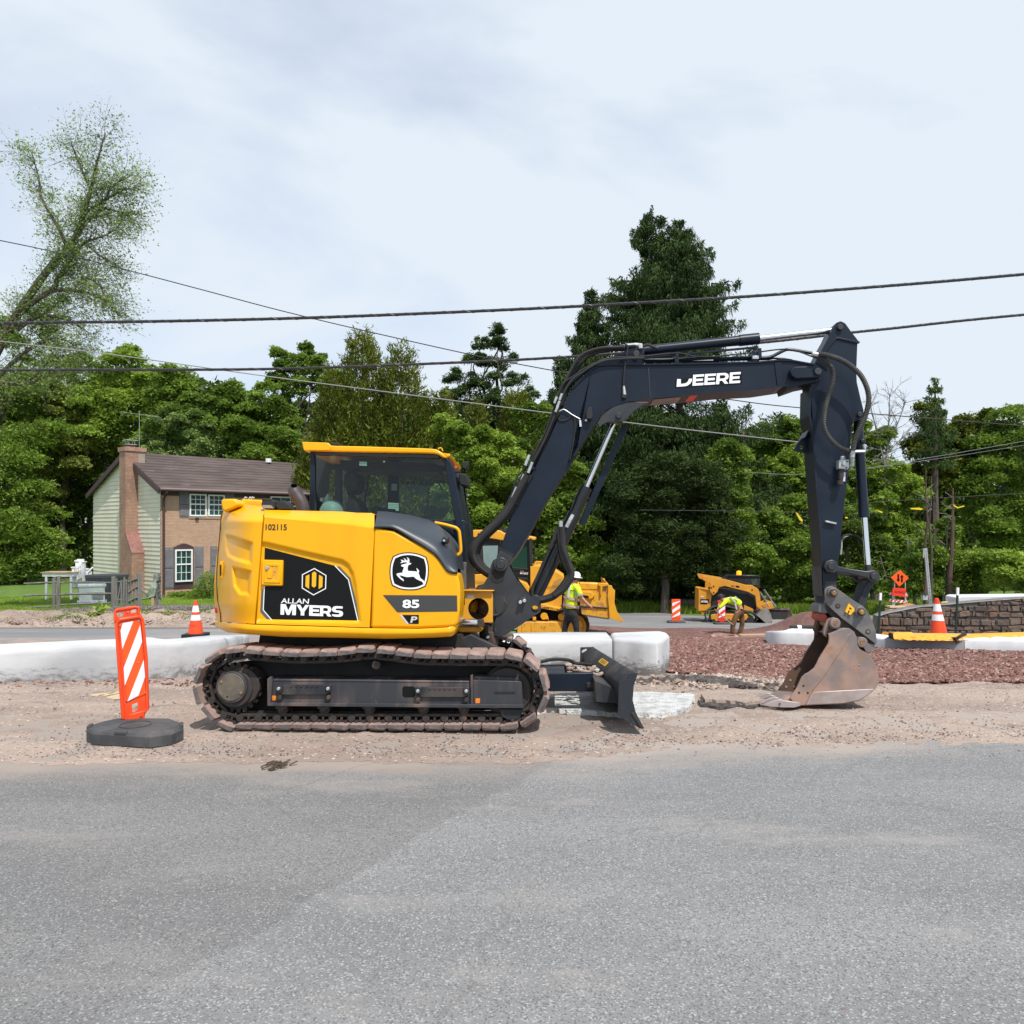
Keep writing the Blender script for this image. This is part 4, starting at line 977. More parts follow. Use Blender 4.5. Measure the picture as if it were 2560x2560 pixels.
# handrail, mirror
hr = c3([(1195,1192),(1300,1212),(1400,1238),(1450,1256),(1484,1292),(1494,1350),(1503,1450),(1506,1520),(1495,1560),(1455,1588)])
MB().tube(catmull([P(x, y, .55) for x, y in hr], 5), .0145, 10).build('handrail', M['yellow'], ex, smooth_=True)
mr = MB(); prim(X, c3([(1525,470),(1550,447),(1585,450),(1600,465),(1590,510),(1570,545),(1545,548),(1515,520)]), 1.5, 1.62, mr); mir = mr.build('mirror', M['black'], ex, bevel=.012, seg=3)
prim(X, c3([(1490,590),(1580,605),(1600,740),(1590,760),(1500,735),(1478,690)]), 1.5, 1.75).build('lower_mirror', M['black'], mir, bevel=.012)
MB().tube([P(*q, 1.55) for q in c3([(1440,575),(1500,580),(1560,575),(1555,540)])], .010, 6).build('bracket', M['black'], mir)
MB().tube(catmull([P(*q, 1.7) for q in c3([(1545,740),(1560,850),(1590,1050),(1615,1280),(1620,1360)])], 4), .010, 6).build('rod', M['black'], mir)
MB().tube([P(*q, 1.6) for q in c3([(1420,655),(1485,655)])], .008, 6).build('bracket', M['black'], mir)
prim(X, c3([(1495,745),(1525,760),(1540,900),(1530,1000),(1510,990)]), 1.9, 1.95).build('far_mirror', M['blackgloss'], mir, bevel=.006)
mb = MB(); mb.ico(P(1170,1238,1.6), .016); mb.build('clamp', M['steel'], mir)
prim(X, c3([(1395,500),(1440,505),(1468,520),(1440,548),(1415,545)]), 1.7, 1.8).build('indicator', M['orange_plastic'], mir, bevel=.004)
for (x0, x1) in ((1418,1455),): prim(X, c3([(1415,555),(1450,560),(1560,1700),(1520,1700)]), 2.0, 2.05).build('door_edge', M['blackgloss'], cabf)
# lower front cab corner with yellow label
prim(X, c3([(1500,1665),(1575,1670),(1575,1990),(1510,1990)]), 1.05, 1.12).build('corner_plate', M['coupler'], cabf, bevel=.004)
flat(X, [(1152,1448),(1157.5,1447),(1157.5,1466),(1153,1470)], 1.046, M['yellow_ink'], cabf, 'label')
# platform in front of the cab, with the round opening
c4 = lambda pts: C(pts, 840, 1440, 4.83)
PF = c4([(1490,178),(1700,182),(1880,186),(1893,212),(1893,560),(1480,560)])
holec = circ(1196, 1522, 26, 24, 27)
pf = prim(X, PF, .78, .81, hole=[(min(1228, x), y) for x, y in holec]).build('platform_plate', M['yellow_far'], ex)
prim(X, c4([(1480,168),(1900,172),(1900,186),(1480,184)]), .74, 1.6).build('top_edge', M['yellow_far'], pf, bevel=.004)
prim(X, c4([(1480,600),(1700,612),(1770,650),(1735,683),(1480,682)]), .70, 1.5).build('lower_beam', M['yellow_far'], pf, bevel=.012)
prim(X, c4([(1480,640),(1765,652),(1765,656),(1480,646)]), .695, .72).build('edge', M['yellow_far'], pf)
prim(X, [(1150,1480),(1232,1480),(1232,1566),(1150,1566)], 1.5, 1.55).build('inner_wall', M['black'], pf)
flat(X, c4([(1580,226),(1668,228),(1666,265),(1578,263)]), .776, M['silver_ink'], pf, 'label')
flat(X, c4([(1508,248),(1555,248),(1555,348),(1508,346)]), .776, M['black_ink'], pf, 'label')
text(X, 'E', (1153,1506), (1160,1506), (1153,1495), .772, M['white_ink'], pf, bold=.04)
mb = MB()
for k in range(4):
 mb.tube(catmull([P(1170+4*k,1548-4*k,1.0+.05*k), P(1182,1530-5*k,1.05), P(1196,1514-2*k,1.1), P(1215,1520+4*k,1.05), P(1225,1545,1.0)], 5), .028, 8)
mb.build('yellow_fitting', M['yellow_far'], pf, smooth_=True)
mb = MB()
for k in range(3): mb.tube([P(1165,1528+7*k,.95), P(1205,1540+5*k,.92), P(1230,1552+4*k,.9)], .012, 8)
mb.build('hose', M['black'], pf)
# swing cylinder
sc_ = MB().cyl(P(1144,1557,.68), P(1195,1557.5,.68), .036, 20).build('swing_cylinder', M['chrome'], ex, smooth_=True)
prim(X, [(1193,1549),(1207,1549),(1210,1568),(1193,1566)], .63, .75).build('rod_eye', M['chain'], sc_, bevel=.006)
# --- swing post --------------------------------------------------------
SPN = [(1228,1411),(1232.5,1401),(1243,1395),(1259,1395),(1270,1405),(1276,1421.6),(1292.5,1450.6),(1317,1483.7),(1342,1504),(1351.5,1517),(1351,1530),(1325.6,1546),(1305,1561),(1284,1574),(1263.5,1588),(1248,1592),(1236,1588),(1236,1560),(1242,1535),(1236,1512),(1232,1500),(1232,1484),(1226,1478),(1192,1477),(1189,1470),(1195,1463),(1209,1460),(1220,1442)]
spo = prim(X, SPN, .90, .96, hole=circ(1337, 1523, 9, 16)).build('swing_post', M['casting'], ex, bevel=0)
for p in spo.data.polygons: p.use_smooth = False
a0 = [P(x, y, .90) for x, y in SPN]; h0 = [P(x, y, .90) for x, y in circ(1337, 1523, 9, 16)]
MB().prism([Vector((p.x, 1.40, p.z)) for p in a0], [Vector((p.x, 1.46, p.z)) for p in a0], [Vector((p.x, 1.40, p.z)) for p in h0], [Vector((p.x, 1.46, p.z)) for p in h0]).build('far_cheek', M['casting'], spo)
# web between cheeks and the king pin
prim(X, [(1240,1500),(1290,1480),(1318,1510),(1290,1560),(1250,1580),(1243,1535)], .96, 1.40).build('web', M['casting'], spo, bevel=.01)
flare = [P(*q, .90) for q in C([(430,800),(545,815),(560,850),(520,900),(480,960),(430,985),(330,985),(330,960),(380,920),(410,880)],1140,1300,4.2)]
rows = []
cur = C([(545,820),(540,860),(515,915),(480,965),(420,1000),(300,985)],1140,1300,4.2)
MB().tube(catmull([P(x, y, .905) for x, y in cur], 5), .018, 8).build('flare_ridge', M['casting'], spo, smooth_=True)
mb = MB(); vz = P(1222, 1555, 1.1)
kp = MB().rings([(.0,-.30),(.085,-.30),(.09,-.18),(.075,-.17),(.075,-.02),(.10,0),(.10,.13),(.075,.15),(.075,.24),(0,.24)], 24, Matrix.Translation(P(1222,1532,.98)) ).build('king_pin', M['chain'], spo, smooth_=True, sharp=40)
prim(X, [(1209,1483),(1236,1485),(1238,1505),(1212,1505)], .93, 1.2).build('upper_lug', M['casting'], spo, bevel=.01)
prim(X, [(1207,1535),(1240,1537),(1238,1584),(1208,1580)], .92, 1.2).build('lower_lug', M['chain'], spo, bevel=.02)
pv = vcyl(X, 1252, 1411, 18, .855, .90, ref=.9).build('boom_foot_pin', M['casting'], spo, bevel=.006)
vcyl(X, 1252, 1411, 11, .835, .86, n=8, ref=.9).build('pin_head', M['casting'], pv, bevel=.003)
prim(X, [(1231,1424),(1262,1426),(1258,1452),(1245,1458),(1232,1456),(1226,1446)], .895, .91).build('recess', M['black'], spo, bevel=.003)
prim(X, C([(525,215),(595,200),(605,225),(580,262),(540,268)],1160,1440,3.864), .87, .90).build('cap_plate', M['casting'], spo, bevel=.004)
for q in ((545,252),(584,237)): vcyl(X, 1160+q[0]/3.864, 1440+q[1]/3.864, 4.6, .84, .88, n=12, ref=.9).build('bolt', M['zinc'], spo, bevel=.003)
vcyl(X, 1220, 1592, 4, .86, .93, n=12, ref=.9).build('bolt', M['zinc'], spo, bevel=.003)
# --- boom ---------------------------------------------------------------
bB = lambda pts: C(pts, 1300, 780, 3.864)
bA = lambda pts: C(pts, 1700, 760, 3.578)
bC = lambda pts: C(pts, 1160, 1140, 4.83)
BOOM = bC([(400,1200),(450,1080),(600,650),(780,300),(930,0)]) + bB([(250,1300),(370,1030),(450,830),(500,742),(600,645),(690,560),(760,522),(860,512),(1200,512),(1932,497)]) + \
 bA([(700,522),(840,512),(905,505),(1000,508),(1200,545),(1262,572),(1285,610),(1270,665),(1230,695),(1100,720),(960,770),(945,728),(700,765)]) + \
 [(1800,979)] + bB([(1640,800),(1270,832),(1040,862),(960,882),(890,910),(785,975),(720,1070),(650,1180),(540,1350),(440,1540)]) + bC([(1330,0),(1050,440),(900,700),(780,930),(650,1150),(600,1220),(550,1290)])
VB0, VB1 = 1.06, 1.36
boom = prim(X, BOOM, VB0, VB1).build('boom', M['navy'], ex, bevel=.008, seg=2, ang=25)
# raised flange along the lower edge
low_e = bC([(600,1220),(650,1150),(780,930),(900,700),(1050,440),(1330,0)]) + bB([(440,1540),(540,1350),(650,1180),(720,1070),(785,975),(890,910),(960,882),(1040,862),(1270,832),(1640,800)]) + [(1800,979)] + bA([(700,765),(945,728)])
mb = MB(); lp = [P(x, y, VB0) for x, y in low_e]
for a, b in zip(lp, lp[1:]): mb.bar(a + Vector((0,.15,0)), b + Vector((0,.15,0)), .34, .016, Vector((0,0,1)) if abs((b-a).normalized().z) < .7 else Vector((1,0,0)))
mb.build('bottom_plate', M['navy'], boom)
up_e = bB([(500,742),(600,645),(690,560),(760,522),(860,512),(1200,512),(1932,497)]) + bA([(700,522),(900,505),(1000,508),(1200,545)])
mb = MB(); lp = [P(x, y, VB0) for x, y in up_e]
for a, b in zip(lp, lp[1:]): mb.bar(a + Vector((0,.15,0)), b + Vector((0,.15,0)), .335, .014, Vector((0,0,1)))
mb.build('top_plate', M['navy'], boom)
prim(X, bB([(1236,540),(1246,540),(1264,830),(1254,832)]), VB0 - .006, VB0).build('weld_seam', M['casting'], boom)
prim(X, C([(440,1120),(450,1116),(605,1195),(600,1205)],1160,1140,4.83), VB0 - .010, VB0).build('weld_seam', M['casting'], boom)
foot = prim(X, bC([(395,1210),(440,1120),(600,1200),(545,1310),(480,1330),(400,1310)]), VB0 - .004, VB1 + .004).build('boom_foot', M['casting'], boom, bevel=.004)
gs = prim(X, bB([(745,1070),(790,1000),(900,905),(1040,865),(1250,870),(1180,905),(1100,960),(1030,1035),(985,1060),(850,1062),(800,1085),(768,1118)]), VB0 - .012, VB0 + .03).build('cylinder_gusset', M['casting'], boom, bevel=.005)
vcyl(X, 1300+955/3.864, 780+1000/3.864, 7.5, VB0 - .035, VB1 + .03, n=20).build('pin', M['casting'], gs, bevel=.004)
tb = prim(X, bB([(730,522),(870,440),(1000,382),(1090,342),(1185,348),(1190,430),(1205,518)]), VB0 + .05, VB1 - .05).build('cylinder_bracket', M['navy'], boom, bevel=.006)
vcyl(X, 1300+1125/3.864, 780+400/3.864, 8, VB0 + .02, VB1, n=24).build('pin', M['casting'], tb, bevel=.004)
# nose: strap with pin
st = prim(X, bA([(985,600),(1000,575),(1035,560),(1225,553),(1262,565),(1282,598),(1275,638),(1245,655),(1040,665),(1000,640)]), VB0 - .075, VB0 - .012).build('pivot_strap', M['navy'], boom, bevel=.006)
vcyl(X, 1700+1238/3.578, 760+600/3.578, 9, VB0 - .10, VB0 - .06, n=24).build('pin', M['casting'], st, bevel=.004)
prim(X, bA([(845,520),(905,515),(935,722),(870,728)]), VB0 - .010, VB0).build('side_rib', M['navy'], boom, bevel=.004)
# lettering on the boom (the first letter is half worn away)
sl = lambda x: -.0625 * (x - 1691)
def letter_poly(pts, x0, w): # pts in 0..1 cell, y up
 return [(x0 + w*a + b*2.0, 967 + sl(x0 + w*a) - 27.5*b) for a, b in pts]
def shadow(poly): return poly
E_ = [(0,0),(1,0),(1,.22),(.27,.22),(.27,.40),(.92,.40),(.92,.61),(.27,.61),(.27,.79),(1,.79),(1,1),(0,1)]
R_o = [(0,0),(.26,0),(.26,.30),(.48,.30),(.70,0),(1,0),(.74,.34),(.93,.45),(.99,.65),(.93,.86),(.75,.98),(.6,1),(0,1)]
R_i = [(.26,.50),(.56,.50),(.70,.56),(.72,.65),(.70,.74),(.56,.80),(.26,.80)]
D_o = [(0,0),(.5,0),(.72,.04),(.90,.20),(1.0,.42),(1.02,.66),(.80,.66),(.76,.48),(.68,.34),(.55,.26),(.27,.24),(.25,.68),(-.0,.70)]
dk = lambda off, m, pts, x0, w, hole=None: flat(X, letter_poly(pts, x0, w), VB0 - off, m, boom, 'lettering', hole=letter_poly(hole, x0, w) if hole else None)
flat(X, [(1688,970.5),(1855,960),(1855,926),(1728,935),(1728,946),(1688,948)], VB0 - .0022, M['black_ink'], boom, 'letter_backing')
dk(.004, M['white_ink'], D_o, 1691.5, 37)
dk(.004, M['white_ink'], E_, 1731, 27.5); dk(.004, M['white_ink'], E_, 1760.5, 27.5)
dk(.004, M['white_ink'], R_o, 1790, 31, R_i); dk(.004, M['white_ink'], E_, 1823, 27)
# coloured tape and rust under the boom
def under(pts, m, nm):
 a = [P(x, y, VB0) for x, y in pts]; mb = MB()
 for p, q in zip(a, a[1:]):
  mb.add([p + Vector((0,.01,-.012)), q + Vector((0,.01,-.012)), q + Vector((0,.28,-.012)), p + Vector((0,.28,-.012))], [(0,1,2,3)])
 mb.build(nm, m, boom)
under(bB([(1290,831),(1560,806)]), M['bucket'], 'rust_patch'); under([(1725,986),(1745,984)], M['red_sheet'], 'red_tape'); under([(1830,976),(1858,973)], M['orange_ink'], 'orange_tape'); under([(1880,972),(1955,964)], M['bucket'], 'rust_patch')
def hcyl(pts, r, mat, name, parent, n=20, rr=None): return MB().tube(pts, rr or r, n).build(name, mat, parent, smooth_=True, sharp=50)
def rpx(a, r, v): return r * X.mpx(a[0], a[1], v)
# boom cylinder (rod above, barrel below)
vc = 1.21; A0, A1, A2, A3 = (1534,1060), (1466,1218), (1437,1283), (1340,1488)
r1 = rpx(A1, 6.2, vc)
bc = hcyl([P(*A2, vc), P(*A3, vc)], rpx(A3, 17, vc), M['blackgloss'], 'boom_cylinder', ex)
hcyl([P(*A1, vc), P(1451,1250,vc), P(1448,1258,vc), P(*A2, vc)], 0, M['blackgloss'], 'gland', bc, rr=[rpx(A1,15.5,vc), rpx(A1,15.5,vc), rpx(A1,14,vc), rpx(A1,14,vc)])
hcyl([P(*A0, vc), P(*A1, vc)], r1, M['chrome'], 'rod', bc)
MB().bar(P(1563,1064,VB1-.02), P(1454,1312,VB1-.02), .02, .065, (P(1563,1064,vc)-P(1454,1312,vc)).cross(Vector((0,1,0)))).build('rod_guard', M['navy'], bc, bevel=.004)
MB().bar(P(1526,1068,VB0+.02), P(1478,1180,VB0+.02), .01, .012, (P(1563,1064,vc)-P(1454,1312,vc)).cross(Vector((0,1,0)))).build('side_guard', M['navy'], bc)
MB().tube([P(1432,1288,1.1), P(1425,1300,1.08), P(1416,1318,1.08)], .018, 8).build('fitting', M['zinc'], bc)
MB().cyl(P(1401,1302,1.0), P(1402,1317,1.0), .020, 12).build('fitting', M['zinc'], bc)
hose = lambda pts, v, r, nm='hose', m='black', par=None, k=5: MB().tube(catmull([P(x, y, v) for x, y in pts], k), r, 8).build(nm, M[m], par or ex, smooth_=True)
hose([(1401,1315),(1400,1335),(1402,1360),(1410,1400),(1425,1432),(1418,1450),(1400,1475),(1380,1492),(1350,1500),(1340,1496)], 1.02, .036, par=bc)
hose([(1404,1318),(1406,1345),(1408,1370),(1420,1405),(1429,1435),(1412,1470),(1385,1490)], 1.00, .030, par=bc)
hose([(1392,1322),(1380,1358),(1362,1400),(1345,1440),(1332,1468),(1330,1490)], 1.00, .016, par=bc)
hose([(1380,1358),(1374,1372)], 1.0, .022, par=bc)
vcyl(X, 1338, 1500, 13, .97, 1.38, n=20, ref=1.0).build('base_eye', M['casting'], bc, bevel=.004)
# arm cylinder
va = 1.21
ac = hcyl([P(1609,876.5,va), P(1850,851,va)], rpx((1700,860), 12.4, va), M['navy'], 'arm_cylinder', ex)
hcyl([P(1848,851.5,va), P(1897,846.4,va)], rpx((1850,850), 14.6, va), M['navy'], 'gland', ac)
hcyl([P(1896,846.6,va), P(2084,825.5,va)], rpx((1950,840), 7.6, va), M['chrome'], 'rod', ac)
MB().bar(P(1608,895,1.1), P(1895,868,1.1), .03, .016).build('supply_pipe', M['navy'], ac)
hose([(1606,866),(1618,862),(1630,866),(1645,872)], 1.1, .014, par=ac)
MB().tube([P(1568,864,1.12), P(1590,862,1.12), P(1604,864,1.12)], .020, 10).build('fitting', M['zinc'], ac)
prim(X, bB([(1140,308),(1182,304),(1188,350),(1150,352)]), 1.08, 1.16).build('fitting', M['zinc'], ac, bevel=.004)
# --- arm -----------------------------------------------------------------
VA0, VA1 = 1.10, 1.34
aD = lambda pts: C(pts, 1900, 1080, 4.83)
ARM = bA([(1440,150),(1480,170),(1530,240),(1600,330),(1590,347),(1580,600),(1585,700),(1620,850),(1645,950),(1640,1010),(1600,1035),(1560,1050),(1540,1090)]) + \
 aD([(1070,480),(1030,800),(1000,1080),(975,1300),(950,1580),(940,1700),(930,1800),(920,1900)]) + [(2090,1482),(2070,1490),(2061,1473)] + \
 aD([(765,1700),(740,1300),(690,730),(655,250),(640,0)]) + bA([(1165,750),(1160,680),(1190,560),(1245,455),(1290,370),(1335,290),(1375,200),(1400,165)])
arm = prim(X, ARM, VA0, VA1).build('arm', M['navy'], ex, bevel=.008, ang=25)
prim(X, bA([(1285,432),(1330,370),(1395,298),(1415,295),(1560,325),(1610,333),(1608,350),(1590,352),(1415,312),(1400,314),(1340,385),(1300,440)]), VA0 - .014, VA0 + .01).build('raised_lip', M['navy'], arm, bevel=.004)
vcyl(X, 1700+1438/3.578, 760+203/3.578, 7.5, VA0 - .03, VA1 + .03, n=24).build('cylinder_pin', M['casting'], arm, bevel=.004)
vcyl(X, 1700+1612/3.578, 760+985/3.578, 6, VA0 - .03, VA1 + .03, n=20).build('cylinder_pin', M['casting'], arm, bevel=.004)
# front plate that shows to the left, worn at the bottom
fr_ = bA([(1165,750),(1160,1000)]) + aD([(640,0),(690,730),(740,1300),(765,1700),(775,1900)])
lp = [P(x, y, VA0) for x, y in fr_]; mb = MB()
for a, b in zip(lp, lp[1:]):
 mb.add([a + Vector((-.012,-.012,0)), b + Vector((-.012,-.012,0)), b + Vector((-.012,.26,0)), a + Vector((-.012,.26,0)), a + Vector((.008,-.012,0)), b + Vector((.008,-.012,0))], [(0,1,2,3),(0,1,5,4)])
mb.build('front_plate', M['navy'], arm)
wl = [P(x, y, VA0) for x, y in [(2058.5,1415),(2061,1475),(2092,1478),(2092,1452),(2096,1452)]]
prim(X, [(2060,1453),(2092,1453),(2091,1482),(2070,1488),(2061,1476)], VA0 - .004, VA1 + .004).build('worn_end', M['frame'], arm, bevel=.004)
a_ = P(2056,1415,VA0); b_ = P(2060,1490,VA0)
MB().add([a_ + Vector((-.016,-.014,0)), b_ + Vector((-.016,-.014,0)), b_ + Vector((-.016,.262,0)), a_ + Vector((-.016,.262,0))], [(0,1,2,3)]).build('bare_patch', M['frame'], arm)
hk = prim(X, aD([(560,0),(520,60),(440,150),(423,195),(430,225),(470,245),(500,240),(560,265)]), VA0 + .16, VA0 + .19, hole=circ(2003.5, 1118, 4.6, 14)).build('lifting_bracket', M['navy'], arm)
MB().bar(P(2021,1068,VA0+.17), P(2005,1098,VA0+.17), .20, .012, Vector((-1,0,.5))).build('guard', M['navy'], hk)
prim(X, [(2064,1301),(2092,1307),(2091,1311),(2064,1305)], VA0 - .035, VA0).build('hose_bracket', M['zinc'], arm, bevel=.002)
# bucket cylinder
vk = 1.22
bk = hcyl([P(2147,1050,vk), P(2146.5,1085,vk), P(2158,1262,vk), P(2160.5,1294,vk)], rpx((2150,1200), 12, vk), M['navy'], 'bucket_cylinder', ex)
hcyl([P(2158,1262,vk), P(2160.5,1294,vk)], rpx((2150,1200), 13.2, vk), M['navy'], 'gland', bk)
hcyl([P(2160.5,1294,vk), P(2169.5,1416,vk)], rpx((2150,1300), 7.3, vk), M['chrome'], 'rod', bk)
hcyl([P(2169.5,1412,vk), P(2171,1432,vk)], rpx((2150,1400), 8.5, vk), M['casting'], 'rod_end', bk)
prim(X, aD([(1220,90),(1270,85),(1290,110),(1280,130),(1225,125)]), 1.14, 1.2).build('clamp', M['blackgloss'], bk, bevel=.003)
MB().tube([P(*q, 1.08) for q in aD([(1100,238),(1180,235),(1265,233),(1265,190),(1250,150)])], .014, 8).build('fitting', M['zinc'], bk)
# links
lk = prim(X, aD([(870,1540),(920,1560),(945,1620),(1080,1650),(1290,1680),(1385,1665),(1440,1700),(1448,1760),(1410,1810),(1345,1810),(1290,1760),(1080,1710),(940,1690),(890,1705),(820,1690),(785,1630),(805,1560)]), VA0 - .075, VA0 - .025).build('bucket_link', M['casting'], ex, bevel=.008)
vcyl(X, 2080, 1415, 9.5, VA0 - .10, VA0, n=20).build('pin', M['casting'], lk, bevel=.004)
vcyl(X, 2186.7, 1441, 9, VA0 - .10, VA1, n=20).build('pin', M['casting'], lk, bevel=.004)
ll = [P(*q, VA0 - .075) for q in aD([(870,1540),(920,1560),(945,1620),(1080,1650),(1290,1680),(1385,1665),(1440,1700),(1448,1760),(1410,1810),(1345,1810),(1290,1760),(1080,1710),(940,1690),(890,1705),(820,1690),(785,1630),(805,1560)])]
MB().prism([Vector((p.x, VA1+.02, p.z)) for p in ll], [Vector((p.x, VA1+.06, p.z)) for p in ll]).build('far_link', M['casting'], lk, bevel=.006)
c5 = lambda pts: C(pts, 1860, 1430, 4.83)
prim(X, c5([(1480,120),(1560,60),(1600,110),(1530,220),(1500,300),(1480,395),(1460,440),(1370,400),(1385,350),(1430,250),(1450,180)]), VA0 + .0, VA0 + .2).build('push_link', M['navy_dusty'], lk, bevel=.01)
# quick coupler
VQ0, VQ1 = 1.05, 1.37
QC = c5([(975,230),(985,200),(1015,180),(1060,172),(1110,190),(1350,360),(1440,412),(1480,460),(1540,560),(1590,700),(1608,850),(1590,872),(1550,840),(1300,650),(1180,560),(1050,440),(1010,400),(990,360)])
qc = prim(X, QC, VQ0, VQ0 + .03).build('quick_coupler', M['coupler'], ex, bevel=.004)
qn = [P(x, y, VQ0) for x, y in QC]
MB().prism([Vector((p.x, VQ1-.03, p.z)) for p in qn], [Vector((p.x, VQ1, p.z)) for p in qn]).build('far_cheek', M['coupler'], qc, bevel=.004)
prim(X, c5([(1020,400),(1180,520),(1560,790),(1600,860),(1560,880),(1530,980),(1450,935),(1400,870),(1300,760),(1200,690),(1010,480),(985,420)]), VQ0 + .035, VQ1 - .035).build('body', M['chain'], qc, bevel=.008)
prim(X, c5([(1440,905),(1500,860),(1590,872),(1560,940),(1530,985),(1470,960)]), VQ0 + .02, VQ0 + .05).build('rear_jaw', M['coupler'], qc, bevel=.004)
prim(X, c5([(905,420),(925,385),(985,375),(1060,440),(1010,500),(960,505),(890,485)]), VQ0 + .05, VQ1 - .02).build('front_jaw', M['coupler'], qc, bevel=.008)
prim(X, c5([(903,497),(985,500),(1012,545),(985,610),(935,600),(893,560)]), VQ0 + .08, VQ1 - .04).build('red_guard', PM('faded_red_paint', (.45,.07,.035), (.25,.06,.04), 9, rough=.6, bmp=.2), qc, bevel=.006)
for (x, y, r) in ((1075,250,62),(1410,480,66)):
 o = vcyl(X, 1860+x/4.83, 1430+y/4.83, r/4.83, VQ0 - .03, VQ0 + .03, n=24).build('collar', M['coupler'], qc, bevel=.006)
 vcyl(X, 1860+(x+10)/4.83, 1430+(y+5)/4.83, 48/4.83, VQ0 - .05, VQ0 - .02, n=24).build('washer', M['chain'], o, bevel=.004)
 vcyl(X, 1860+(x+18)/4.83, 1430+(y+5)/4.83, 34/4.83, VQ0 - .085, VQ0 - .04, n=6).build('pin_end', M['brass'], o, bevel=.005)
for (x, y) in ((1135,410),(1500,720)):
 o = vcyl(X, 1860+x/4.83, 1430+y/4.83, 6.2, VQ0 - .004, VQ0 + .002, n=24).build('pin_hole', M['black'], qc)
 vcyl(X, 1860+x/4.83, 1430+y/4.83, 4.2, VQ0 - .007, VQ0 - .002, n=24).build('pin_core', M['coupler'] if x > 1300 else M['chain'], o)
# block letter R
Rp = c5([(1265,375),(1330,440),(1335,465),(1318,490),(1300,500),(1292,520),(1268,510),(1262,488),(1280,462),(1256,440),(1248,470),(1240,490),(1222,472),(1235,430)])
Rp = c5([(1268,378),(1325,432),(1337,455),(1330,480),(1308,490),(1302,500),(1290,522),(1262,508),(1280,468),(1262,462),(1250,498),(1222,478),(1248,420)])
prim(X, Rp, VQ0 - .022, VQ0, hole=c5([(1277,420),(1303,444),(1298,456),(1268,448)])).build('letter_r', PM('yellow_letter', (.80,.42,.02), rough=.5), qc)
# bucket
VU0, W_ = 1.00, .42
BK = c5([(1025,750),(1100,715),(1190,680),(1270,680),(1330,720),(1365,790),(1370,880),(1400,930),(1480,985),(1560,1060),(1610,1150),(1632,1250),(1628,1350),(1585,1420),(1490,1495),(1400,1552),(1200,1592),(730,1612),(660,1612),(600,1575),(553,1520),(590,1470),(640,1400),(700,1270),(745,1230),(780,1215),(850,1160),(880,1105),(910,1040),(980,930),(1022,860),(1030,800)])
bn = [P(x, y, VU0) for x, y in BK]
sh = lambda pts, v: [Vector((p.x, v, p.z)) for p in pts]
bu = MB().prism(bn, sh(bn, VU0 + .025)).build('bucket', M['bucket'], ex, bevel=.004)
bu['label'] = 'narrow rusty digging bucket'
MB().prism(sh(bn, VU0 + W_ - .025), sh(bn, VU0 + W_)).build('far_side', M['bucket_in'], bu, bevel=.004)
# wrapper: from the top hinge round the back to the lip
wr = [bn[i] for i in (4,5,6,7,8,9,10,11,12,13,14,15,16,17,18)]
mb = MB(); inn = []
cen = P(*c5([(1150,1250)])[0], VU0)
inn = [p + (cen - p).normalized() * .02 for p in wr]
mb.loft([sh(wr, VU0+.02), sh(wr, VU0+W_-.02)]); mb.loft([sh(inn, VU0+.02), sh(inn, VU0+W_-.02)])
mb.build('wrapper', M['bucket_in'], bu, smooth_=True, sharp=60)
tpq = [bn[i] for i in (0,1,2,3,4)]
mb = MB(); mb.loft([sh(tpq, VU0+.02), sh(tpq, VU0+W_-.02)]); mb.build('top_plate', M['bucket'], bu)
prim(X, c5([(1252,760),(1290,735),(1300,745),(1170,960),(1040,1150),(940,1300),(820,1440),(745,1600),(728,1608),(700,1612),(660,1612),(600,1575),(553,1520),(590,1470),(640,1400),(700,1270),(745,1230),(780,1215),(850,1160),(880,1105),(910,1040),(980,930),(1022,860),(1030,800),(1025,752),(1100,717),(1190,684),(1240,700)]), VU0 - .012, VU0 + .002).build('side_cutter', M['bucket'], bu, bevel=.004)
prim(X, c5([(820,1470),(860,1448),(1560,1412),(1572,1425),(1490,1490),(1400,1545),(1200,1585),(745,1605)]), VU0 - .010, VU0 + .002).build('wear_plate', M['tooth'], bu, bevel=.004)
for x, y in ((718,1375),(665,1458),(770,1460)): vcyl(X, 1860+x/4.83, 1430+y/4.83, 2.9, VU0 - .0135, VU0 - .010, n=14).build('bolt_hole', M['black'], bu)
for x, y in ((2008.7,1714.7),(1997.7,1732),(2019,1732)):
 p = P(x, y, VU0); MB().cyl(Vector((p.x, VU0+W_-.03, p.z)), Vector((p.x, VU0+W_-.022, p.z)), .011, 12).build('bolt_hole', M['tooth'], bu)
# hinge ears and pins
prim(X, c5([(965,755),(955,725),(985,630),(1020,570),(1080,545),(1130,560),(1165,610),(1165,660),(1120,695),(1060,690),(1030,640),(1010,720),(1000,765),(1010,790),(985,780)]), VU0 + .06, VU0 + .10).build('hinge_ear', M['bucket'], bu, bevel=.005)
en = [P(*q, VU0+.06) for q in c5([(965,755),(955,725),(985,630),(1020,570),(1080,545),(1130,560),(1165,610),(1165,660),(1120,695),(1060,690),(1030,640),(1010,720),(1000,765),(1010,790),(985,780)])]
MB().prism(sh(en, VU0+.30), sh(en, VU0+.34)).build('hinge_ear', M['bucket_in'], bu, bevel=.005)
prim(X, c5([(870,590),(960,560),(990,640),(960,720),(870,740),(845,700)]), VU0 + .34, VU0 + .38).build('inner_gusset', M['bucket_in'], bu)
for x, y in ((1107,618),(1432,850)):
 o = vcyl(X, 1860+x/4.83, 1430+y/4.83, 13.2, VU0 - .0, VU0 + .40, n=28).build('hinge_pin', M['bucket'], bu, bevel=.008)
 vcyl(X, 1860+x/4.83, 1430+y/4.83, 6.5, VU0 - .004, VU0 + .01, n=24).build('pin_end', M['brass'], o, bevel=.002)
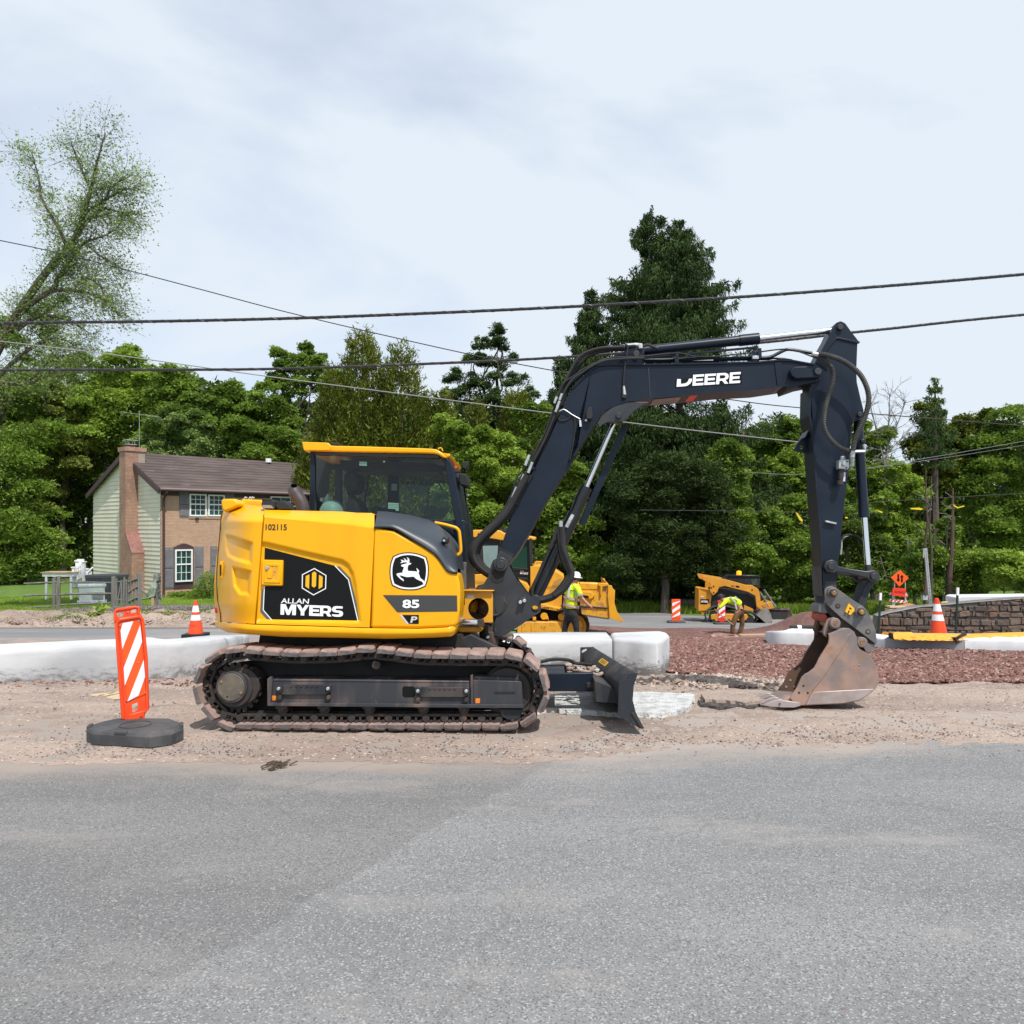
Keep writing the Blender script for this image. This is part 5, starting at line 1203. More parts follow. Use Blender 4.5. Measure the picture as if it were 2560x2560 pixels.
tt = lambda s_, bl, br, tl: text(X, s_, bl, br, tl, VU0 - .0015, M['bucket_in'] if 0 else PM('cast_letters', (.40,.21,.12), rough=.6), bu, bold=.02)
tt('CAT', (2128,1673), (2150,1673.5), (2128,1660))
# teeth
TN = [(1911,1764.5),(1925,1757),(1945,1749.5),(1953,1748.5),(1957,1751),(1975,1753),(2001,1757),(2001,1765),(1985,1769),(1957,1769),(1928,1768)]
tn = [P(x, y, VU0 - .02) for x, y in TN]
mb = MB()
def tooth(v):
 w2 = .075; rows = []
 mb = MB()
 a = [Vector((p.x, v - (.012 if p.x < tn[2].x else .0), p.z)) for p in tn]
 tipx, bx_ = tn[0].x, tn[6].x
 def ww(p): return lerp(.018, .04, smooth(tipx, tn[3].x, p.x))
 mb.prism([Vector((p.x, v - ww(p), p.z)) for p in tn], [Vector((p.x, v + ww(p), p.z)) for p in tn]); return mb
for i in range(4):
 v = VU0 + .015 + i * (W_ - .03) / 3
 o = tooth(v).build('tooth', M['tooth'], bu, bevel=.004)
 if i == 0: vcyl(X, 1950, 1760, 2.2, v - .045, v - .03, n=12).build('tooth_pin', M['chain'], o)
lp = [P(x, y, VU0) for x, y in [(1955,1752),(1976,1742),(2010,1745),(2030,1752),(2030,1764),(1960,1766)]]
MB().prism(sh(lp, VU0+.01), sh(lp, VU0+W_-.01)).build('lip_plate', M['bucket'], bu, bevel=.004)
# --- hoses on the boom and arm
bund = bC([(820,100),(740,260),(650,430),(560,620),(420,790),(250,950),(150,1080),(135,1200),(200,1330),(320,1430)])
upper = bB([(1120,330),(960,345),(830,348),(700,375),(600,425),(535,510),(480,620),(420,740),(340,960),(250,1200),(160,1420),(100,1540)])
path = upper + bund[1:]
for i, (dx, dy, v, r, m) in enumerate(((0,0,1.12,.021,'black'),(8,4,1.20,.021,'black'),(-4,-1,1.06,.013,'black'))):
 hose([(x+dx, y+dy) for x, y in path], v, r, par=ex)
# green-marked hose and thin line on the outside
hose(bB([(1450,400),(1150,432),(900,440),(800,465),(700,505),(600,560),(520,620),(440,670),(390,745),(350,860),(300,1010),(230,1190),(150,1340),(90,1470)]) + bC([(650,240),(600,380)]), 1.04, .009, m='black')
hose(bB([(1200,445),(950,455),(820,470),(700,520),(600,585),(520,640),(470,700),(420,790),(330,1010),(240,1230),(140,1420)]) + bC([(700,300),(560,590),(400,790)]), 1.02, .012)
# sleeve bundle at the base
for (dx, v, r) in ((0,.98,.032),(9,1.05,.030),(-6,1.08,.030),(4,1.14,.030)):
 hose([(x+dx, y) for x, y in bC([(760,230),(700,340),(640,450),(540,640),(410,800),(240,960),(130,1100),(115,1220),(190,1340),(330,1440)])], v, r)
mb = MB()
for q in ((800,130),(720,300),(600,560),(230,975)):
 c_ = P(*bC([q])[0], 1.05)
 mb.rings([(.058,-.01),(.058,.01)], 14, Matrix.Translation(c_) @ Matrix.Rotation(R(30), 4, 'Y'))
mb.build('hose_clamp', M['black'], ex)
for q in ((800,140),(700,290),(610,440),(765,50)):
 c_ = P(*bC([q])[0], .98); MB().cyl(c_ - Vector((.02,0,.05)), c_ + Vector((.02,0,.05)), .014, 8).build('hose_fitting', M['zinc'], ex)
for (x, y) in ((1396,1010),(1392,1022),(1402,992),(1389,1000)):
 c_ = P(x, y, 1.0); MB().cyl(c_ - Vector((.012,0,.03)), c_ + Vector((.012,0,.03)), .012, 8).build('hose_fitting', M['zinc'], ex)
# steel lines on top of the boom
hose(bB([(480,700),(600,600),(740,500),(820,462),(1000,458),(1500,460),(1932,440)]) + bA([(300,490),(640,480),(800,475),(900,430),(970,405),(1100,425),(1185,440)]), 1.15, .016, 'steel_line', 'navy', k=3)
hose(bB([(740,505),(850,480),(1500,475),(1932,470)]) + bA([(300,500),(640,495),(790,490),(850,482),(1000,505)]), 1.22, .014, 'steel_line', 'navy', k=3)
hose(bB([(1450,402),(1560,400),(1700,430),(1932,430)]) + bA([(320,470),(500,450),(700,430),(850,410),(960,405),(1060,425),(1180,470),(1250,500),(1330,560)]), 1.08, .007, 'cable', 'black', k=3)
for bx_, by_ in (bB([(1518,470)])[0], bA([(675,480)])[0], bA([(715,450)])[0]):
 prim(X, [(bx_-5,by_-16),(bx_+4,by_-16),(bx_+5,by_+10),(bx_-6,by_+10)], 1.04, 1.28).build('pipe_clamp', M['navy'], ex, bevel=.003)
prim(X, bA([(650,462),(705,462),(705,490),(650,490)]), 1.03, 1.06).build('pipe_clamp', M['steel'], ex, bevel=.002)
# small line and lamp on the side of the boom
hose(bB([(1002,350),(1030,318),(1040,345),(1028,440),(1012,540),(1002,640),(1000,720)]), 1.035, .0075)
MB().tube([P(*q, 1.035) for q in bB([(1003,715),(1010,800)])], [.010,.018], 10).build('fitting', M['zinc'], boom)
vcyl(X, 1561, 990, 6, 1.02, 1.06, n=14).build('fitting_base', M['black'], boom, bevel=.004)
prim(X, bB([(655,925),(690,915),(705,1000),(690,1035),(640,1030),(640,960)]), 1.0, 1.05).build('boom_lamp', M['black'], boom, bevel=.006)
vcyl(X, 1300+638/3.864, 780+1045/3.864, 3, 1.02, 1.05, n=12).build('bolt', M['zinc'], boom)
prim(X, bB([(572,1040),(590,1042),(596,1105),(576,1108)]), 1.04, 1.05).build('paper_tag', M['silver_ink'], boom)
hose(bB([(380,960),(415,942),(450,955),(500,990),(580,1035)]), 1.04, .006, 'tag_wire', 'zinc')
hose(bB([(370,1020),(380,1045),(420,1050),(470,1030),(505,990),(530,1060),(525,1180),(510,1300),(480,1430)]), 1.05, .006)
# corrugated sleeves
def corr(pts, v, r, nm='corrugated_hose'):
 p = catmull([P(x, y, v) for x, y in pts], 30); acc = [p[0]]
 for q in p:
  if (q - acc[-1]).length > .0052: acc.append(q)
 mb = MB(); mb.tube(acc, [r * (1.0 if i % 2 else .78) for i in range(len(acc))], 10); return mb.build(nm, M['corr'], ex)
M['corr'] = PM('ribbed_black_plastic', (.035,.035,.033), (.06,.058,.052), 9, rough=.45)
corr(bA([(1185,450),(1240,470),(1290,495),(1340,540),(1370,610),(1365,700),(1350,760),(1320,850),(1295,960),(1288,1080),(1320,1170),(1380,1245),(1450,1295),(1525,1315)]), .95, .024)
corr(bA([(1240,448),(1310,458),(1420,492),(1520,548),(1610,630),(1665,730),(1688,830),(1680,920),(1650,1020),(1600,1130),(1562,1220),(1548,1310)]), .92, .026)
for q in (bA([(1180,445),(1240,455)]), bA([(1205,450),(1275,460)]), bA([(1545,1310),(1540,1375)])): MB().tube([P(*q[0], .94), P(*q[1], .94)], .022, 10).build('hose_end', M['zinc'], ex, bevel=.003)
# valve block
vb = prim(X, aD([(955,340),(975,330),(1075,330),(1078,430),(1060,452),(952,440)]), .99, 1.07).build('valve_block', M['zinc'], ex, bevel=.005)
vcyl(X, 2111, 1159, 5.5, .965, .99, n=6).build('plug', M['steel'], vb, bevel=.003)
MB().cyl(P(*aD([(998,335)])[0], 1.03), P(*aD([(998,293)])[0], 1.03), .022, 10).build('cap', M['zinc'], vb, bevel=.003)
MB().cyl(P(*aD([(1075,395)])[0], 1.03), P(*aD([(1120,395)])[0], 1.03), .020, 8).build('elbow', M['zinc'], vb, bevel=.003)
MB().cyl(P(*aD([(1108,410)])[0], 1.03), P(*aD([(1115,240)])[0], .96), .020, 10).build('riser', M['zinc'], vb, bevel=.003)
for x, y in ((1055,355),(1045,430)): vcyl(X, 1900+x/4.83, 1080+y/4.83, 2, .985, .99, n=8).build('screw', M['chain'], vb)
MB().tube([P(*q, 1.03) for q in aD([(985,445),(980,480),(975,560),(975,600)])], [.020,.024,.024,.018], 10).build('coupling', M['chain'], vb, bevel=.002)
MB().cyl(P(*aD([(968,590)])[0], 1.03), P(*aD([(966,640)])[0], 1.03), .030, 12).build('dust_cap', M['chain'], vb, bevel=.003)
prim(X, aD([(1005,480),(1035,490),(1028,598),(1003,595)]), 1.02, 1.025).build('paper_tag', M['silver_ink'], vb)
hose(aD([(985,1300),(1000,1265),(1040,1245),(1080,1240),(1150,1250),(1210,1290),(1245,1350),(1250,1500)]), 1.3, .010)
hose(aD([(975,1480),(985,1400),(990,1310),(1020,1270),(1080,1245)]), 1.33, .008, m='zinc')
# ------------------------------------------------------------------ concrete curbs
PROF = [(0, -.06), (.012, .4), (.025, .84), (.045, .955), (.08, 1.0), (1.0, 1.0), (1.06, .8), (1.08, -.06)]
def curb(name, path, hs, dep, mat, label, cat='curb', parent=None, sub=5, prof=PROF, top_z=None, group=None):
 G = [gray(x, y) for x, y in path]; G = catmull(G, sub); H = catmull([Vector((h, 0, 0)) for h in hs], sub)
 rows = []
 for i, g in enumerate(G):
  t = G[min(i+1, len(G)-1)] - G[max(i-1, 0)]; t.z = 0; t.normalize(); n = Vector((-t.y, t.x, 0))
  h = H[i].x
  r = []
  for a, b in prof:
   q = g + n * (a * dep); q.z = g.z + b * h + 0
   r.append(q)
  rows.append(r)
 mb = MB(); mb.loft(rows); m = len(prof)
 mb.f.append(tuple(range(m-1, -1, -1))); mb.f.append(tuple(range(len(mb.v)-m, len(mb.v))))
 o = mb.build(name, mat, parent, smooth_=True, sharp=55)
 if label: tag(o, label, cat, group)
 return o
def mat_stain():
 m, t, b, o = nodes('stained_white_concrete')
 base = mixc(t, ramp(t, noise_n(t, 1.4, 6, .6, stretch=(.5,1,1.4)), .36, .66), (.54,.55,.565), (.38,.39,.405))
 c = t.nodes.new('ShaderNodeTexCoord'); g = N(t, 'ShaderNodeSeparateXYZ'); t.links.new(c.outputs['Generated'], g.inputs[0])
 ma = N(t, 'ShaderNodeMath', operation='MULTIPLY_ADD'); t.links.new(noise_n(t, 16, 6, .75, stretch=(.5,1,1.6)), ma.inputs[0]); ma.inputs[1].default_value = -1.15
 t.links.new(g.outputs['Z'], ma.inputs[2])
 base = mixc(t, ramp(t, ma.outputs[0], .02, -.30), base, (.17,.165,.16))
 t.links.new(base, b.inputs['Base Color']); b.inputs['Roughness'].default_value = .9
 bump(t, b, noise_n(t, 45, 6, .65), .3, .006); return m
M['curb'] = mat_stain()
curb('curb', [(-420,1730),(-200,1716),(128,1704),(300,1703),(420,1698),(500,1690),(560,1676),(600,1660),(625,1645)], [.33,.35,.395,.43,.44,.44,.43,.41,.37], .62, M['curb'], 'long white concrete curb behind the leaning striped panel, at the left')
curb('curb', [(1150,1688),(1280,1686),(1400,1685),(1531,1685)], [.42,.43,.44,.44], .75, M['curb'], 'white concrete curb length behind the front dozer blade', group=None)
cf_ = [gray(x, y) for x, y in ((1532,1685),(1570,1687),(1605,1689),(1635,1690),(1652,1689),(1662,1686),(1667,1681))]
ct_ = cf_ + [cf_[-1] + Vector((.07,.16,0)), cf_[-1] + Vector((.09,.42,0)), cf_[-1] + Vector((.02,.62,0)), cf_[0] + Vector((.04,.62,0))]
tag(MB().prism([Vector((p.x, p.y, -.33)) for p in ct_], [Vector((p.x + (.0 if i < 7 else .0), p.y + (.03 if i < 7 else -.02), .222)) for i, p in enumerate(ct_)]).build('curb', M['curb'], bevel=.075, seg=5, ang=12, sharp=80), 'rounded white concrete curb end beside the red gravel, right of the blade', 'curb')
curb('curb', [(1912,1606),(1918,1614),(1935,1618),(2060,1620),(2150,1624),(2212,1629)], [.28,.31,.32,.30,.26,.22], .5, M['concrete'], 'pale blue-grey curb lying across the gravel behind the bucket')
curb('curb', [(2213,1630),(2310,1632.5),(2411,1635)], [.235,.235,.235], .9, M['concrete2'], 'square-cut grey concrete curb block under the yellow fabric', prof=[(0,-.06),(0,.98),(.01,1),(1,1),(1,-.06)])
curb('curb', [(2413,1635),(2480,1636),(2700,1640)], [.24,.24,.24], .6, M['concrete'], 'white curb end at the right border beside the grey block')
curb('curb', [(2260,1604),(2340,1602),(2430,1600),(2700,1596)], [.20,.22,.22,.22], .5, M['concrete'], 'low white curb between the stone wall and the orange cone at right')
g = gray(2010, 1612)
o = empty('pipe', Fr(Vector((g.x - .05, g.y + .22, g.z + .36)), (1,0,0), (0,1,0), (0,0,1)), 'short black pipe with a white band lying on the pale curb behind the bucket', 'pipe')
MB().cyl(Vector((-.18,0,0)), Vector((.75,0,0)), .055, 16).build('tube', M['black'], o, smooth_=True)
MB().cyl(Vector((-.03,0,0)), Vector((.06,0,0)), .058, 16).build('band', M['white_ink'], o, smooth_=True)
# concrete patch and broken asphalt slab on the ground
def ground_poly(name, pts, mat, lift, thick=0, sub=4, jit=.012, smat=None, hz=None):
 P_ = []
 for i in range(len(pts)):
  a, b = pts[i], pts[(i+1) % len(pts)]
  for j in range(sub): P_.append(gray(lerp(a[0], b[0], j/sub), lerp(a[1], b[1], j/sub)) + Vector((random.uniform(-jit, jit), random.uniform(-jit, jit)*1.5, 0)))
 T = [Vector((p.x, p.y, p.z + lift + random.uniform(0, .004))) for p in P_]
 if thick: mb = MB(); mb.prism(T, [Vector((p.x*1.0, p.y - .01, p.z - thick)) for p in T])
 else: mb = MB(); mb.add(T, [tuple(t) for t in tessellate_polygon([T])])
 return tag(mb.build(name, mat), kind='structure')
ground_poly('concrete_patch', [(1330,1748),(1480,1742),(1600,1741),(1690,1744),(1736,1748),(1733,1762),(1722,1782),(1690,1794),(1620,1799),(1540,1797),(1440,1790),(1380,1784),(1330,1790)], PM('rough_white_concrete', (.60,.61,.60), (.42,.42,.41), 9, rough=.95, bmp=.9, bscale=40, bdist=.03), .045, .04, sub=6)
ground_poly('asphalt_slab', [(1752,1748),(1775,1740),(1860,1737),(1938,1739),(1960,1747),(1940,1757),(1900,1766),(1862,1771),(1826,1766),(1790,1764),(1762,1762)], M['dirt'], .05, .045, sub=3, jit=.004)
ground_poly('dark_edge', [(1745,1757),(1765,1758),(1795,1760),(1830,1764),(1862,1768),(1905,1764),(1885,1776),(1850,1776),(1800,1776),(1752,1772)], PM('dark_rough_strip', (.025,.024,.024), (.11,.09,.08), 14, rough=.95, bmp=.8, bscale=60, bdist=.02), .022, .02, sub=2, jit=.003)  # dark rough strip along the near side of the slab
def smudge(name, cx, cy, rx, ry, mat, label=None):
 pts = [(cx + rx*math.cos(a)*random.uniform(.6,1.2), cy + ry*math.sin(a)*random.uniform(.6,1.2)) for a in [k*.35 for k in range(18)]]
 return ground_poly(name, pts, mat, .014, sub=2, jit=.01)
M['ypaint'] = PM('faded_yellow_marking', (.60,.42,.12), (.45,.36,.28), 18, .35, .6, rough=.95)
for pts in ([(228,1737),(262,1736),(300,1729),(302,1737),(262,1741),(228,1741)], [(262,1748),(300,1738),(303,1749),(285,1752)]):
 pp_ = [gray(*q) for q in pts]; T = [Vector((p.x, p.y, dirt_z(p.x, p.y) + .005)) for p in pp_]
 tag(MB().add(T, [tuple(t) for t in tessellate_polygon([T])]).build('yellow_paint_mark', M['ypaint']), kind='structure')
gp = gray(684, 1922); mb = MB()
for i in range(26):
 a = random.uniform(-.5,.5); x, y = gp.x + random.gauss(0,.045), gp.y + random.gauss(0,.05)
 mb.bar((x, y, .012), (x + .05*math.cos(a), y + .03*math.sin(a) + .02, .02 + random.random()*.012), .012, .006)
tag(mb.build('dead_leaf', PM('dried_leaf', (.09,.06,.035), (.04,.03,.02), 30, rough=.9)), 'dry brown leaf clump lying on the asphalt below the tracks', 'leaf')
# ------------------------------------------------------------------ leaning striped panel on a rubber base
def hz(px, py, z):
 D = (EYE - z) * FOC / (py - HY); return Vector(((px - CX)/FOC*D, D, z))
B4 = lambda pts: C(pts, 120, 1480, 4.2)
bo = Vector((hz(337,1830,.0).x, hz(337,1830,0).y, .012))
BRF = Fr(bo, (math.cos(R(31)), math.sin(R(31)), 0), (-math.sin(R(31)), math.cos(R(31)), 0), (0,0,1))
br = empty('barricade', BRF, 'large orange and white striped panel leaning left on an octagonal black rubber base', 'barricade')
inv = BRF.mat().inverted()
topz, botz = .10, .012
T = [inv @ hz(x, y, topz) for x, y in B4([(403,1440),(440,1405),(580,1362),(725,1331),(1280,1334),(1418,1388),(1424,1430),(1300,1480),(1065,1512),(462,1478)])]
Bt = [Vector((p.x, p.y, botz - .012)) for p in T]
cT = sum(T, Vector()) / len(T)
mid_ = [cT + (p - cT) * 1.0 for p in T]; rim = [Vector((cT.x + (p.x-cT.x)*.96, cT.y + (p.y-cT.y)*.94, p.z + .008)) for p in T]
inn_ = [Vector((cT.x + (p.x-cT.x)*.80, cT.y + (p.y-cT.y)*.74, p.z + .012)) for p in T]
mb = MB(); mb.loft([Bt, [p - Vector((0,0,.012)) for p in mid_], rim, inn_], True); n_ = len(T)
mb.f.append(tuple(range(len(mb.v)-n_, len(mb.v))))
base = mb.build('base', M['recycled'], br, smooth_=True, sharp=30)
for a, b in ((0,1),(5,6),(8,9)):
 q = (rim[a] + rim[b]) / 2; MB().bar(q + (rim[a]-rim[b]).normalized()*.05, q - (rim[a]-rim[b]).normalized()*.05, .03, .03).build('grip', M['recycled'], base, bevel=.008)
mb = MB(); cb = inv @ hz(338, 1811, .115); mb.rings([(.12,-.01),(.12,.004),(.11,.004),(.11,-.01)], 32, Matrix.Translation(cb)); mb.build('socket_ring', M['recycled'], base)
PV = 0.0
pan = B4([(700,195),(725,178),(915,150),(945,152),(960,172),(962,235),(985,245),(1002,275),(1052,900),(1052,1240),(1018,1275),(1012,1372),(905,1400),(890,1432),(828,1430),(822,1372),(785,1345),(772,1310),(698,300)])
holes = [B4([(722,222),(790,208),(800,222),(792,258),(735,265),(724,255)]), B4([(872,190),(925,180),(932,195),(925,218),(878,226),(872,215)]), B4([(880,1180),(950,1158),(945,1235),(900,1270),(888,1262)])]
near = [BRF.p(x, y, PV) for x, y in pan]; hs_ = [[BRF.p(x, y, PV) for x, y in h] for h in holes]
tri = tessellate_polygon([near] + hs_); allp = near + hs_[0] + hs_[1] + hs_[2]; k = len(allp)
mb = MB(); fs = [tuple(t) for t in tri] + [tuple(i + k for i in t[::-1]) for t in tri]; off = 0
for ring_ in [near] + hs_:
 m = len(ring_)
 for i in range(m): fs.append((off+i, off+k+i, off+k+(i+1)%m, off+(i+1)%m))
 off += m
mb.add(allp + [Vector((p.x, PV + .035, p.z)) for p in allp], fs)
panel = mb.build('panel', M['orange_plastic'], br)
rim_ = catmull([BRF.p(x, y, PV - .002) for x, y in B4([(722,1325),(712,900),(722,330),(755,295),(965,262),(992,290),(1042,900),(1045,1230),(1005,1262)])], 4)
rp = B4([(790,1330),(735,600),(722,330),(752,290),(960,258),(990,285),(1030,700),(1046,1225),(1012,1262)])
MB().tube([BRF.p(x, y, PV - .002) for x, y in rp], .014, 8).build('raised_rim', M['orange_plastic'], panel, smooth_=True)
MB().tube([BRF.p(x, y, PV - .001) for x, y in B4([(705,300),(706,200),(730,186),(915,158),(950,165),(955,240)])], .011, 8).build('raised_rim', M['orange_plastic'], panel, smooth_=True)
prim(BRF, B4([(850,1290),(1010,1245),(1012,1370),(905,1400),(888,1432),(835,1430)]), PV - .022, PV + .05).build('foot_block', M['orange_plastic'], panel, bevel=.006)
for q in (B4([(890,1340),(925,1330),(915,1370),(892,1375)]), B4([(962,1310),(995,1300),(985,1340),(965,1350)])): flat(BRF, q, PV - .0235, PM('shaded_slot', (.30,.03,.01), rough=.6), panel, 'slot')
sh_ = B4([(757,332),(962,294),(1025,1070),(830,1152)])
flat(BRF, sh_, PV - .006, M['orange_sheet'], panel, 'sheet')
for s_ in ([(786,326),(896,306),(780,602),(762,405)], [(968,346),(988,522),(806,985),(795,795)], [(1005,712),(1019,892),(950,1087),(834,1150)]):
 flat(BRF, B4(s_), PV - .0085, M['white_sheet'], panel, 'white_stripe')
for x, y in B4([(758,352),(958,308),(1022,1056),(824,1138),(955,300),(840,210),(945,740)]): vcyl(BRF, x, y, 1.6, PV - .013, PV, n=8).build('rivet', M['steel'], panel)
# ------------------------------------------------------------------ cones
def cone(px, pyb, D, h, rb, label, nb=1, lean=(0,0), txt=None, ring=0):
 o = wp(px, pyb, D); fr = Fr(o, (1,0,0), (0,1,0), (0,0,1))
 e = empty('traffic_cone', fr, label, 'traffic cone')
 for k in range(nb):
  s_ = rb * 1.42; z = k * .032; j = random.uniform(-.012, .012)
  bs = MB().box((-s_+j, -s_-j, z), (s_+j, s_-j, z + .028)).build('base', M['black'], e, bevel=.006)
 z0 = nb * .032
 def rr(z): return lerp(rb, rb*.20, (z - z0) / (h - z0))
 def pt(a, z, off=0): r = rr(z) + off; return Vector((r*math.sin(a) + lean[0]*(z-z0), -r*math.cos(a) + lean[1]*(z-z0), z))
 def band(za, zb, mat, nm, off, cap=False):
  rows = [[pt(k*2*math.pi/28, z, off) for k in range(28)] for z in [lerp(za, zb, i/5) for i in range(6)]]
  mb = MB(); mb.loft(rows, True)
  if cap: mb.f.append(tuple(range(len(mb.v)-28, len(mb.v))))
  return mb.build(nm, mat, e, smooth_=True, sharp=50)
 body = band(z0, h, M['orange_plastic'], 'body', 0, True)
 H = h - z0
 band(z0+.40*H, z0+.565*H, M['white_sheet'], 'reflective_band', .003); band(z0+.65*H, z0+.845*H, M['white_sheet'], 'reflective_band', .003)
 for k in range(ring): band(z0+(.88+.04*k)*H, z0+(.895+.04*k)*H, M['orange_plastic'], 'rim', .006)
 if txt: text(fr, txt, (0,0), (1,0), (0,1), 0, PM('faint_red_letter', (.45,.02,.01), rough=.6), body, bold=.01, fn=lambda x, y: pt(lerp(-.55,.55,x), lerp(z0+.20*H, z0+.285*H, y), .0025))
 return e
cone(489, 1594, 17.2, .80, .158, 'clean orange cone with two white bands standing at the far road edge by the house', nb=3, txt='CAD')
cone(2347, 1592, 15.0, .725, .155, 'scuffed orange cone with dirty white bands behind the yellow fabric at right', nb=1, ring=3, lean=(-.06,0))
# ------------------------------------------------------------------ house
D0 = 36.0
co = wp(402, 1492, D0)
FU, FV = Vector((.70,.714,0)).normalized(), Vector((-.714,.70,0)).normalized()
HF = Fr(co, FU, FV, (0,0,1))
HG = Fr(co, -FV, FU, (0,0,1))        # gable plane: u runs towards the corner
house = empty('brick_house', HF, 'two-storey brick house with pale green siding and brown roof behind the fence at left', 'house')
def g2f(p):                           # gable-local to facade-local: (u, v, w) -> (v, -u, w)
 return Vector((p.y, -p.x, p.z))
M['mortar'] = PM('mortar', (.56,.48,.41), (.48,.41,.35), 5, rough=.95)
def brick_mat():
 m, t, b, o = nodes('tan_brick'); g = N(t, 'ShaderNodeNewGeometry'); oi = N(t, 'ShaderNodeObjectInfo')
 ad = N(t, 'ShaderNodeMath', operation='ADD'); t.links.new(g.outputs['Random Per Island'], ad.inputs[0]); t.links.new(oi.outputs['Random'], ad.inputs[1])
 wn = N(t, 'ShaderNodeTexWhiteNoise', noise_dimensions='1D'); t.links.new(ad.outputs[0], wn.inputs['W'])
 c_ = mixc(t, wn.outputs['Value'], (.47,.285,.195), (.54,.36,.26))
 c_ = mixc(t, ramp(t, noise_n(t, .5, 4, .6), .4, .65), c_, (.40,.25,.18)); t.links.new(c_, b.inputs['Base Color']); b.inputs['Roughness'].default_value = .95; return m
M['brick'] = brick_mat()
M['siding'] = PM('pale_green_siding', (.66,.63,.515), (.60,.575,.465), 1.1, rough=.7, c3=(.54,.52,.39), s3=1.6, lo3=.58, hi3=.8, stretch=(1,1,.4))
M['roof'] = PM('brown_shingles', (.075,.056,.052), (.105,.080,.073), 1.3, rough=.95, bmp=.4, bscale=9, bdist=.02, stretch=(.5,1,1), c3=(.17,.135,.13), s3=2.5, lo3=.58, hi3=.8)
M['maroon'] = PM('dark_maroon_trim', (.055,.028,.032), (.07,.035,.04), 3, rough=.6)
M['shutter'] = PM('grey_shutter', (.15,.145,.16), (.18,.175,.19), 4, rough=.7)
M['white_trim'] = PM('white_trim', (.80,.81,.82), rough=.5)
LG = -HG.p(234, 1400).x                # depth of the house
zE = HG.p(400, 1216).z                 # eave height
p1, p2, p3, p4 = HG.p(238,1229), HG.p(297,1160), HG.p(398,1214), HG.p(347,1165)
s1 = (p2.z-p1.z)/(p2.x-p1.x); s2 = (p4.z-p3.z)/(p4.x-p3.x)
ua = (p3.z - s2*p3.x - p1.z + s1*p1.x) / (s1 - s2); zA = p1.z + s1*(ua - p1.x)
LF = 15.0
wallg = MB()
gpts = [(-LG, -.6), (0, -.6), (0, zE), (ua, zA - .1), (-LG, lerp(zE, zE, 1))]
gv = [g2f(Vector((u, 0, z))) for u, z in gpts]
wallg.add(gv, [(4,3,2,1,0)]); wg = wallg.build('gable_wall', M['siding'], house)
# clapboards, one by one
bh = HG.p(300, 1252.0).z - HG.p(300, 1262.0).z
z = -.3; k = 0
sid = MB()
while z < zA:
 zt = z + bh
 def ulim(zz):
  if zz <= zE: return -LG, 0
  a = -LG + (zz - zE) / max(.01, (zA - zE)) * (ua + LG); b = 0 + (zz - zE) / max(.01, zA - zE) * ua
  return a, b
 a0_, b0_ = ulim(z); a1_, b1_ = ulim(zt)
 if b0_ - a0_ > .2 and b1_ > a1_:
  pts = [(a0_, -.030, z), (b0_, -.030, z), (b1_, -.004, zt), (a1_, -.004, zt), (a0_, 0, z), (b0_, 0, z)]
  MB().add([g2f(Vector(p)) for p in pts], [(0,1,2,3),(0,4,5,1)]).build('siding_board', M['siding'], wg)
 z = zt; k += 1
zz0 = zE + .05
# facade wall, bricks
fz0 = -.5
WIN = []   # openings in facade-local rectangles (u0,u1,w0,w1)
def rect(x0, x1, y0, y1, v=0):
 a = HF.p(x0, (y0+y1)/2, v).x; b = HF.p(x1, (y0+y1)/2, v).x; t_ = HF.p((x0+x1)/2, y0, v).z; l = HF.p((x0+x1)/2, y1, v).z
 return a, b, l, t_
fw_ = MB().box((0, 0, fz0), (LF, .25, zE)).build('facade_wall', M['mortar'], house)
W1, W2 = rect(472.4,515,1235,1290.7), rect(519,560.5,1237,1290.7)
SH1 = rect(448,471,1229.5,1291.4)
WL = rect(433.5,484,1368,1473); WLw = rect(436,479.5,1373.5,1454)
SHL = rect(409.5,433,1369,1471); SHR = rect(486,508,1367.6,1467); SH3 = rect(525.5,549,1366.5,1463)
W3 = (SH3[1] + .05, SH3[1] + 1.0, WLw[2], WLw[3]); W4 = (W3[1] + 1.6, W3[1] + 3.3, W1[2], W1[3])
SHU2 = rect(563,584,1232,1292)
skip = [W1, W2, SH1, WL, SHL, SHR, SH3, W3, W4, SHU2]
bm_me = MB().box((0,-.012,0), (.196,0,.058)); o_ = bm_me.build('brick', M['brick']); bme = o_.data; bpy.data.objects.remove(o_)
bs = []; row = 0; z = fz0
while z < zE - .3:
 u = -.105 if row % 2 else 0
 while u < 9.5:
  if u >= 0 and not any(u + .196 > a - .02 and u < b + .02 and z + .058 > l and z < t_ for a, b, l, t_ in skip): bs.append((u, z))
  u += .206
 z += .0685; row += 1
bset = set(bs); vis = sorted(bs, key=lambda q: abs(q[0] - 1.6) + abs(q[1] - 2.6))
for u, z in vis[:300]:
 o = link('brick', bme, fw_); o.location = (u, 0, z)
mb = MB()
for u, z in vis[300:]: mb.box((u,-.012,z), (u+.196,0,z+.058))
z = fz0; row = 0
while z < zE - .3:          # bricks cut at the openings
 u = -.105 if row % 2 else 0
 while u < 9.5:
  segs = [(max(0, u), u + .196)]
  for a, b, l, t_ in skip:
   if z + .058 > l and z < t_:
    o2 = []
    for p, q in segs:
     if q <= a - .0 or p >= b: o2.append((p, q)); continue
     if p < a: o2.append((p, a))
     if q > b: o2.append((b, q))
    segs = o2
  if (u, z) not in bset:
   for p, q in segs:
    if q - p > .02: mb.box((p,-.012,z), (q,0,z+.058))
  u += .206
 z += .0685; row += 1
tag(mb.build('brickwork', M['brick'], fw_), kind='stuff')
